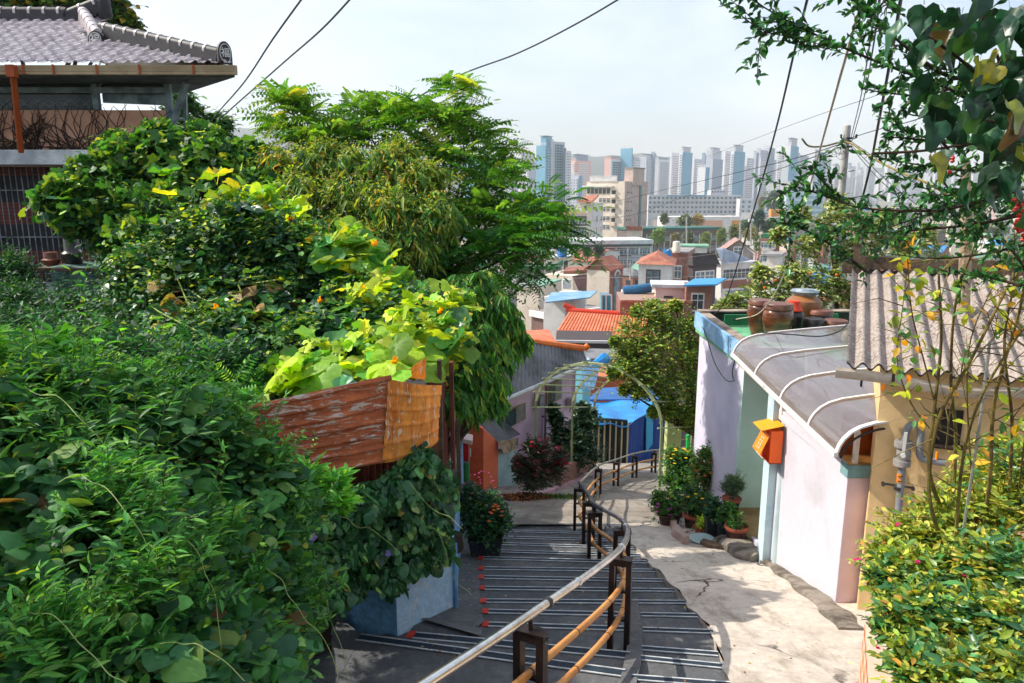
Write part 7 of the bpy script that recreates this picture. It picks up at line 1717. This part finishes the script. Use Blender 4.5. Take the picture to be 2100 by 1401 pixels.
bu = plant('flowering_bush', 'sunlit yellow-green bush with tiny pink flowers spilling over the orange brick bed', 'shrub', (2.0, 2.9, -2.05))
foliage('foliage', cI, 'oval', 150, 9, .22, .035, .5, [('a8b545', 4), ('8a9f40', 5), ('cfcc62', 2.5), ('5f8440', 4), ('b98a3f', .8)], LM, bu, droop=.15, upb=.7, stem=(M_cane, 1.5))
foliage('foliage', cI[8:], 'lance', 60, 9, .2, .046, .36, [('4a7f4a', 4), ('356a3e', 4), ('7a9a55', 1)], LMG, bu, droop=.1, upb=.9)
for q in ((1755, 1148), (1885, 1155), (1795, 1330), (1845, 1080), (1795, 1345), (1975, 1185)):
    f_ = P(*q, 2.75); o_ = flowers(bu, f_, .012, 2, [('d0357f', 1)], .012, nm='flower')
# rose canes
rc_ = plant('rose_canes', 'tangle of bare rose canes with sparse yellow leaves in front of the ochre house', 'shrub', (2.1, 3.3, -2.1))
cn_ = MB(); rr = random.Random(21)
canes = [[(1925, 1100), (1905, 1000), (1925, 860), (1990, 740), (2060, 600), (2120, 480)], [(1935, 1060), (1905, 960), (1915, 850), (1930, 700), (1925, 560)], [(2010, 1150), (2030, 980), (2040, 820), (2090, 640), (2110, 520)], [(1960, 1100), (1975, 940), (2010, 820), (2080, 700), (2130, 640)],
         [(1950, 1090), (1960, 900), (1950, 780), (1960, 620), (2000, 500)], [(2070, 1020), (2075, 860), (2060, 700), (2090, 540)], [(1925, 900), (1870, 830), (1840, 740), (1850, 640), (1860, 560)], [(1930, 880), (1900, 760), (1870, 640), (1862, 540), (1858, 510)], [(2000, 1050), (1985, 860), (1990, 700), (2050, 560), (2110, 420)], [(2090, 1000), (2110, 800), (2105, 600)], [(1940, 920), (1960, 800), (2040, 690), (2110, 650)]]
ctr = []
for i, c in enumerate(canes):
    Y0 = 3.3 + rr.uniform(-.25, .25); pts = [P(x, y, Y0 - .5 * k / len(c) + rr.uniform(-.04, .04)) for k, (x, y) in enumerate(c)]
    cc = catmull(pts, 7); w = rr.uniform(.007, .012) if i < 6 else .004
    cn_.tube(cc, [w * (1 - .6 * k / len(cc)) for k in range(len(cc))], 6); ctr.append(cc)
for k in range(150):
    c = rr.choice(ctr); p = rr.choice(c[3:]); d = V(rr.uniform(-1, 1), rr.uniform(-.6, .4), rr.uniform(-.3, 1)).normalized(); l = rr.uniform(.06, .3); b_ = p + d * l * .5 + V(rr.uniform(-.03, .03), 0, rr.uniform(-.03, .03))
    cn_.tube([p, b_, b_ + d * l * .5 + V(rr.uniform(-.05, .05), 0, rr.uniform(-.06, .02))], [.0028, .002, .001], 4)
cn_.build('canes', M_cane, rc_, smooth=True)
ps = []; 
for c in ctr[5:]:
    for p in c[6:]: ps.append(tuple(p + V(rr.uniform(-.05, .05), rr.uniform(-.03, .03), rr.uniform(-.04, .04))))
for (x, y) in [(1870, 560), (1862, 600), (1850, 650), (1860, 700), (1900, 720), (1840, 800), (1895, 640), (1960, 600), (1990, 640), (1930, 620), (2040, 560), (2080, 620), (1850, 750), (1880, 860), (2060, 900), (2080, 860), (2000, 960), (1980, 920)]:
    q = P(x, y, 2.9); ps += [tuple(q + V(rr.uniform(-.05, .05), rr.uniform(-.05, .05), rr.uniform(-.03, .03))) for _ in range(6)]
ps = np.array(ps); n = len(ps)
leaves('foliage', 'oval', ps, nrm(rndv(n) + np.array([0, 0, -.2])), nrm(rndv(n) * .6 + np.array([0, -.3, 1])), rng.uniform(.035, .065, n), .62, [('b5bd3a', 4), ('8aa03a', 4), ('d9a832', 2), ('4f7f4a', 4), ('e08a2a', .8)], LM, rc_)
tag(MB().tube([P(1960, 1190, 3.0), P(2012, 850, 2.9), P(2030, 700, 2.9)], .006, 6).build('garden_wire', mat('silver_wire', 'b5b5b0', rough=.4, metal=.5)), 'pale twisted wire rising through the rose canes', 'wire')
# firethorn branches overhead, right
ft = plant('firethorn', 'arching firethorn branches with tiny oval leaves against the sky at right', 'shrub', (2.6, 2.2, -1.0))
br_ = [[(1535, -5, 2.0), (1600, 35, 2.0), (1680, 75, 2.05), (1770, 115, 2.1), (1860, 150, 2.1), (1960, 190, 2.15), (2060, 260, 2.2), (2140, 330, 2.2)], [(1560, 75, 2.0), (1590, 60, 2.0), (1620, 48, 2.02)], [(1740, -10, 2.0), (1790, 40, 2.05), (1850, 90, 2.1), (1930, 150, 2.1), (2010, 170, 2.1)],
       [(1765, 182, 2.3), (1830, 192, 2.3), (1900, 195, 2.3), (1990, 170, 2.25), (2080, 150, 2.2)], [(1848, 232, 2.3), (1910, 242, 2.3), (1980, 250, 2.3), (2060, 290, 2.3)], [(1812, 280, 2.2), (1860, 284, 2.2), (1920, 290, 2.2), (1990, 300, 2.2), (2080, 330, 2.2)],
       [(1590, 375, 2.3), (1640, 385, 2.3), (1700, 405, 2.3), (1760, 425, 2.25), (1840, 432, 2.2), (1930, 430, 2.2), (2020, 410, 2.2), (2120, 380, 2.1)], [(1660, 345, 2.3), (1690, 375, 2.3), (1730, 410, 2.3)], [(1580, 452, 2.6), (1640, 468, 2.6), (1700, 500, 2.6), (1780, 560, 2.6)], [(1730, 470, 2.4), (1800, 478, 2.4), (1900, 470, 2.35), (2000, 460, 2.3), (2100, 440, 2.2)], [(1925, 330, 2.4), (1940, 380, 2.4), (1980, 420, 2.4), (2060, 470, 2.4)],
       [(1815, 470, 2.3), (1900, 440, 2.3), (1980, 420, 2.3), (2060, 380, 2.3), (2120, 330, 2.2)], [(1820, 520, 2.6), (1920, 530, 2.6), (2020, 520, 2.6), (2110, 500, 2.5)], [(1800, 20, 2.0), (1830, -20, 2.0)], [(1990, 60, 2.1), (1960, 110, 2.1), (1950, 170, 2.1)], [(1830, 330, 2.4), (1900, 340, 2.4), (1990, 350, 2.4), (2100, 340, 2.3)], [(1950, 560, 2.7), (2030, 570, 2.6), (2110, 590, 2.5)], [(1900, 380, 2.5), (1970, 400, 2.4), (2050, 400, 2.4), (2120, 420, 2.3)], [(2000, 480, 2.5), (2060, 500, 2.5), (2110, 560, 2.5)], [(1720, 250, 2.3), (1752, 262, 2.3)][:0] or [(1640, 90, 2.0), (1660, 100, 2.0)]]
fm = MB(); ps = []; ax = []
for b0 in br_:
    if len(b0) < 2: continue
    c = catmull([P(*q) for q in b0], 10); fm.tube(c, [.0016 + .0045 * i / len(c) for i in range(len(c))], 5)
    for i in range(len(c) - 1):
        d = (c[i + 1] - c[i]); L_ = d.length; d /= L_
        for _ in range(int(L_ * 95 + rr.random())):
            p = c[i] + d * rr.uniform(0, L_); ps.append(tuple(p)); ax.append(tuple((d * -.6 + V(*[rr.gauss(0, 1) for _ in range(3)]) * .7 + V(0, 0, .5)).normalized()))
        if rr.random() < .42:                        # side twig
            dd = (V(rr.gauss(0, 1), rr.gauss(0, .6), rr.gauss(0, 1)) - d * .9).normalized(); l = rr.uniform(.05, .16); p = c[i]
            fm.tube([p, p + dd * l * .6 + V(0, 0, .004), p + dd * l], [.0016, .0012, .0008], 4)
            for t in range(int(l * 150)): ps.append(tuple(p + dd * (l * (t + 1) / (l * 150)))); ax.append(tuple((dd * .7 + V(*[rr.gauss(0, 1) for _ in range(3)]) * .7).normalized()))
fm.build('branches', M_bark, ft, smooth=True)
ps = np.array(ps); ax = np.array(ax); n = len(ps)
leaves('foliage', 'oval', ps, ax, nrm(rndv(n) * .8 + np.array([0, -.2, .8])), rng.uniform(.016, .032, n), .55, [('2f6a35', 5), ('3f7f3c', 4), ('224f2c', 4), ('6a9a45', 1)], LMG, ft)
bry = []; 
for (x, y, k) in ((2100, 465, 30), (2090, 430, 10), (1947, 343, 6), (2105, 480, 16), (2085, 455, 8)):
    for _ in range(k): bry.append(P(x + rr.gauss(0, 9), y + rr.gauss(0, 9), 2.05))
bb = MB()
for q in bry: bb.lathe([(.001, -.006), (.005, -.004), (.007, 0), (.005, .004), (.001, .006)], q, 6)
bb.build('berries', mat('red_berry', 'cf2a22', rough=.35), ft, smooth=True)
# big dark leaves, top right
kz = plant('kudzu_vine', 'large dark curling vine leaves hanging in the top right corner', 'climbing plant', (2.0, 1.75, -.2))
ps = []
for (x, y, k, s) in ((1960, 60, 2, 20), (2000, 60, 3, 25), (2060, 60, 9, 40), (2090, 30, 7, 30), (1990, 10, 2, 20), (1900, 30, 0, 5), (1920, 60, 2, 15), (2020, 120, 5, 30), (2080, 140, 8, 30), (1960, 140, 3, 25), (1880, 60, 1, 10), (2000, 200, 6, 35), (2070, 220, 8, 30), (1960, 250, 4, 30), (2040, 290, 5, 35), (2090, 290, 6, 20), (1880, 180, 1, 10), (2080, 380, 4, 20), (2010, 350, 2, 15)):
    for _ in range(int(k * 1.4)): ps.append(P(x + rr.gauss(0, s), y + rr.gauss(0, s), rr.uniform(1.45, 1.8)))
for (x, y) in ((1895, 40), (1860, 50), (1905, 190), (1910, 320), (1993, 390), (1895, 10), (1940, 20), (1890, 100), (1925, 250)): ps.append(P(x, y, 1.6))
pa = np.array([tuple(p) for p in ps]); n = len(pa)
leaves('foliage', 'cup', pa, nrm(rndv(n) * .7 + np.array([-.15, 0, -1])), nrm(rndv(n) * .9 + np.array([-.3, -.4, .3])), rng.uniform(.036, .066, n), 1.0, [('234f35', 5), ('1c3f2c', 5), ('3d6a42', 2), ('8a8a3a', .5), ('5f4c35', .3)], LMG, kz)
kb = MB()
for c in ([(1862, 50), (1900, 75), (1940, 100), (2000, 150), (2100, 260)], [(1890, 195), (1930, 225), (1990, 240), (2100, 260)], [(1788, 315), (1840, 313), (1905, 308), (1970, 298), (2030, 292), (2110, 290)], [(1900, 262), (1930, 290), (1945, 306)], [(2040, 100), (2070, 180), (2110, 240)], [(1990, -10), (2030, 60), (2080, 140), (2120, 200)]):
    kb.tube(catmull([P(x, y, 1.65) for x, y in c], 6), .0032, 6)
kb.build('stems', M_bark, kz, smooth=True)

# unseen tree added left of the view, only to shade the thicket and steps
st_ = plant('added_shade_tree', 'unseen leafy tree added beyond the left edge only to shade the thicket', 'tree', (-6.4, 2.6, -2.2))
cZ = [((-6.3 + rr.uniform(-.7, .7), y, z), .75, 1, 1) for y in (.2, 1.2, 2.2, 3.2, 4.2) for z in (.2, 1.2, 2.2, 3.1)]
foliage('crown', cZ, 'oval', 70, 7, .7, .13, .6, GR, LM, st_, stem=(M_bark, 4)); limbs(st_, (-6.4, 2.6, -2.2), [c[0] for c in cZ[::2]], .12, name='trunk')
# ================================================================ valley trees
VT = [('6b7a4a', 4), ('4f6a45', 4), ('8a8a4a', 2), ('3f5a42', 3)]
vk = 0
def vtree(px, py, Y, w, h, label, pal=VT, conif=False, group=None):
    c = P(px, py, Y); s = Y / 1500 ; r = w * s / 2; hh = h * s
    if conif: cl = [((c.x, c.y, c.z + hh * (-.4 + .2 * k)), r * (1 - .2 * k), 1, 1.0) for k in range(5)]
    else: cl = [((c.x + r * a, c.y + r * b_, c.z + hh * d_), r * .55, 1, .9) for a, b_, d_ in ((0, 0, .25), (-.45, 0, 0), (.45, 0, 0), (0, .4, 0), (0, -.4, -.05), (-.25, -.2, -.25), (.3, -.2, -.22), (.2, .1, .3), (-.25, 0, .2))]
    b0 = (c.x, c.y, c.z - hh * .75)
    t = plant('valley_tree', label, 'tree', b0, group)
    foliage('crown', cl, 'diamond', 70, 4, r * .5, r * .16, .8, pal, LMD, t, droop=.1)
    MB().tube([b0, (c.x, c.y, c.z)], [r * .08, r * .05], 6).build('trunk', M_bark, t)
for a in ((1588, 414, 470, 46, 36, 'big round dark tree in front of the glass office', [('3c5a48', 1), ('4a6650', 1)]), (1562, 416, 480, 18, 30, 'slim brownish tree beside the big round dark tree', [('8a7a5a', 1)]),
          (1404, 455, 330, 34, 20, 'olive tree behind the green-roofed school, left', VT), (1430, 452, 330, 30, 18, 'golden-brown tree behind the green-roofed school', [('a8904a', 1), ('8a7a42', 1)]), (1362, 450, 300, 22, 24, 'small green tree at the edge of the cream institute', VT),
          (1447, 492, 225, 24, 36, 'pointed yellow-green tree in front of the green-roofed school', [('8a9a4a', 1), ('6f8540', 1)]), (1480, 485, 225, 26, 38, 'second pointed tree in front of the green-roofed school', [('8a9a4a', 1), ('5f7a40', 1)]), (1505, 478, 230, 26, 40, 'tall olive tree right of the two pointed trees', [('6f8045', 1), ('5a7042', 1)]),
          (1530, 470, 235, 30, 46, 'dark tree at the crossing of the black cable', [('3f6048', 1), ('4a6a48', 1)]), (1556, 450, 240, 34, 40, 'tall dark conifer above the brick flats', [('35584a', 1), ('3f6350', 1)]), (1577, 470, 240, 36, 30, 'bushy dark tree just left of the brick flats', [('4a6a4a', 1)]), (1612, 472, 240, 24, 22, 'small dark tree behind the brick flats', [('4a6a50', 1)]),
          (1412, 490, 215, 26, 30, 'green tree before the middle of the green-roofed school', VT), (1385, 490, 215, 22, 24, 'brownish tree before the green-roofed school', [('93825a', 1), ('7a7a4a', 1)]), (1350, 486, 210, 34, 30, 'bright green tree by the orange-trimmed block', [('8aa35a', 1), ('6f9050', 1)]), (1552, 500, 150, 18, 50, 'narrow green tree beside the grey gabled house', [('7a8f45', 1), ('5f7a3f', 1)]),
          (1228, 515, 150, 28, 30, 'dark round tree in front of the long grey school, right one', [('35504a', 1), ('3f5a48', 1)]), (1205, 518, 148, 24, 24, 'dark round tree in front of the long grey school, left one', [('35504a', 1), ('2f4a42', 1)]), (1150, 500, 160, 40, 20, 'hazy bush below the brown school wing', VT), (1540, 480, 200, 30, 24, 'pale brown bushy tree above the grey gabled house', [('9a8a5f', 1), ('7f8a55', 1)])):
    vtree(*a[:6], pal=a[6])
rr = random.Random(77)
for k in range(60):
    px = rr.uniform(1120 if k % 2 else 1600, 2100); Y = rr.choice((140, 180, 240, 320, 420, 520, 650, 800)); zt = gz(Y) + rr.uniform(3, 6)
    dz = Y * CP - zt * SP; py = 700.5 - FPX * ((zt * CP + Y * SP) / dz) * 1.0
    w = rr.uniform(5, 9) / dz * FPX
    vtree(px, py, Y, w, w * .9, 'small round green tree among the valley houses', VT, group='small trees among the valley houses')
# ================================================================ poles, wires
M_cpole = mat('concrete_pole', 'b7b4ae', '98958f', 2, rough=.85, fine=.1, bmp=.2); M_wire = mat('black_cable', '15181b', rough=.5, fine=0); M_wirew = mat('pale_cable', 'b9b0a0', rough=.5, fine=0)
pp = P(1738, 258, 17); pb_ = V(pp.x, pp.y, gz(17) - .3)
up_ = thing('utility_pole', 'grey concrete utility pole with tangled wires rising behind the flat roof', 'utility pole', tuple(pb_))
MB().lathe([(.11, 0), (.075, pp.z - pb_.z), (.05, pp.z - pb_.z + .02)], pb_, 16).build('pole_shaft', M_cpole, up_, smooth=True)
for y_ in (284, 290, 301): q = P(1738, y_, 17); MB().tube([q - V(0, 0, .02), q + V(0, 0, .02)], .092, 12).build('pole_band', M_steel_d, up_)
bk = MB(); q = P(1738, 286, 17)
for s in (-1, 1): bk.bar(q, q + V(.16 * s, -.05, .02), .02, .02); bk.lathe([(.01, 0), (.03, .02), (.02, .05), (.03, .07), (.01, .09)], q + V(.17 * s, -.05, .02), 8)
bk.build('insulators', M_dark, up_)
q = P(1738, 352, 17); MB().bar(q + V(-.02, -.1, 0), q + V(.1, -.12, .02), .02, .02).build('step_bolt', M_wood, up_)
cb_ = MB()
for k in range(7):
    c = P(1718 + rr.uniform(-8, 8), 312 + rr.uniform(-8, 8), 16.8); r = rr.uniform(.05, .16); a0 = rr.uniform(0, 6)
    cb_.tube([c + V(r * math.cos(a0 + t * .5), 0, r * .8 * math.sin(a0 + t * .5)) for t in range(11)], .004, 4)
cb_.build('loose_loops', M_wire, up_)
def wire(label, pts, r, m=M_wire, sm=8, name='overhead_wire', cat='wire'):
    return tag(MB().tube(catmull([P(*p) for p in pts], sm), r, 5).build(name, m, smooth=True), label, cat)
wire('thick black cable crossing the towers from the top centre-right down to the flat roof corner', [(1660, -20, 4), (1628, 110, 5), (1590, 270, 6.5), (1540, 450, 8.5), (1490, 610, 10.6), (1460, 652, 11)], .008)
wire('pale brown cable dropping from the firethorn to the green roof', [(1775, -20, 3.5), (1745, 80, 4), (1700, 240, 5.5), (1650, 420, 7.5), (1605, 570, 9.2), (1560, 640, 10), (1510, 655, 10.5)], .0085, M_wirew)
wire('left of the twin thin wires running down to the utility pole', [(1798, -20, 4), (1782, 100, 7), (1765, 200, 12), (1745, 284, 17)], .008)
wire('right of the twin thin wires running down to the utility pole', [(1806, -20, 4), (1790, 100, 7), (1772, 200, 12), (1748, 288, 17)], .008)
wire('thick black cable hanging right of the utility pole', [(1850, -20, 3), (1830, 100, 3.6), (1800, 260, 4.5), (1785, 340, 5), (1768, 410, 5.4), (1764, 440, 5.6)], .008)
wire('left wire of the pair rising from the bush to the top left sky', [(632, -20, 8), (560, 80, 9), (500, 170, 11), (440, 240, 14), (400, 300, 16)], .011)
wire('right wire of the pair rising from the bush to the top left sky', [(735, -20, 8), (660, 60, 9), (580, 130, 11), (450, 245, 14), (420, 275, 16)], .011)
wire('single wire climbing from the locust tree to the top centre', [(1300, -20, 9), (1180, 50, 10), (1060, 110, 11), (930, 160, 12), (760, 250, 13), (600, 310, 15)], .011)
wire('upper long thin wire sagging across the towers to the pole', [(1740, 290, 17), (1640, 322, 22), (1520, 352, 30), (1400, 380, 42), (1250, 415, 60), (1100, 440, 80)], .013)
wire('lower long thin wire sagging across the towers to the pole', [(1740, 296, 17), (1640, 332, 22), (1520, 372, 32), (1400, 405, 45), (1300, 440, 60), (1200, 455, 75)], .013)
wire('thin wire with a joint running from the pole up to the right', [(1742, 284, 17), (1800, 266, 15), (1850, 254, 13), (1900, 238, 12), (1990, 200, 10)], .009)
wire('yellowish thick cable over the pole falling to the right', [(1645, 285, 15), (1660, 300, 15.5), (1690, 300, 16.3), (1738, 292, 16.85), (1790, 325, 15), (1850, 355, 13), (1900, 375, 12), (1960, 410, 11)], .02, mat('mustard_cable', '8f7f48', '6b5d30', 6, rough=.7))
for i, (a, c) in enumerate((((1745, 290, 17), (1960, 420, 12)), ((1745, 298, 17), (1880, 420, 13)), ((1745, 302, 17), (1850, 410, 13)))):
    wire(('upper', 'middle', 'lower')[i] + ' of the three thin service wires fanning down right of the pole', [a, ((a[0] + c[0]) / 2, (a[1] + c[1]) / 2 + 6, 15), c], .008)
wire('faint distant wire rising across the sky left of the pole', [(1450, 322, 60), (1640, 250, 40), (1800, 195, 28)], .012)
wire('wire sagging over the pink house from left to right', [(1060, 628, 62), (1250, 668, 58), (1400, 665, 56), (1490, 640, 55)], .012, M_wirew)
wire('taut wire passing over the cream house roofs', [(1050, 575, 75), (1200, 570, 72), (1400, 568, 70), (1600, 560, 70)], .012, M_wirew)
wire('second taut wire passing over the cream house roofs', [(1055, 545, 78), (1200, 545, 74), (1330, 538, 72), (1470, 520, 72)], .012, M_wirew)
wire('cable looping from the flat roof corner down the lilac wall', [(1440, 668, 10.8), (1452, 700, 10.2), (1466, 745, 9.7), (1490, 780, 9.3), (1515, 778, 9.1)], .006)
wire('cable drooping over the canopy from the corrugated roof', [(1742, 660, 8.2), (1720, 680, 8.0), (1680, 690, 7.9), (1620, 686, 8.0), (1560, 682, 8.6)], .007)
# antennas and small poles in the town
for i, (x, y0, y1, Y, lab) in enumerate(((1118, 520, 560, 110, 'thin pale pole beside the blue water tank'), (1094, 540, 600, 80, 'dark wooden pole at the left of the town'), (1408, 445, 500, 200, 'slim light pole before the green-roofed school'), (1518, 455, 500, 200, 'street lamp pole left of the dark conifer'), (1540, 440, 505, 150, 'pole with a drum above the grey gabled house'), (1642, 510, 560, 110, 'pale pole in front of the brick flats'), (1480, 530, 600, 88, 'pale pole at the corner of the sheet-roofed house'), (1292, 540, 575, 90, 'thin pole by the stair tower'))):
    t = thing('town_pole', lab, 'pole', tuple(P(x, y1, Y))); MB().tube([P(x, y1, Y), P(x, y0, Y)], .0011 * Y, 6).build('shaft', M_cpole, t)
    if i == 4: MB().tube([P(x - 5, y0 + 12, Y), P(x + 5, y0 + 12, Y)], .35, 10).build('drum', M_metalw, t)
    elif i == 3: MB().bar(P(x, y0, Y), P(x + 8, y0 - 8, Y), .15, .1).build('lamp_arm', mat('teal_steel', '2f8a8a', rough=.5), t)
    else: MB().bar(P(x - 4, y0 + 4, Y), P(x + 4, y0 + 4, Y), .08, .08).build('cross_arm', M_cpole, t)
# pale trunks at right, seen through the shrubs
tag(MB().tube([P(1975, 640, 6), P(1982, 480, 6), P(1980, 330, 6)], [.05, .045, .035], 8).build('bare_trunk', mat('pale_bark', 'bda78c', '8a745c', 9, rough=.95, bmp=.5)), 'pale peeling trunk seen through the firethorn at right', 'tree trunk')
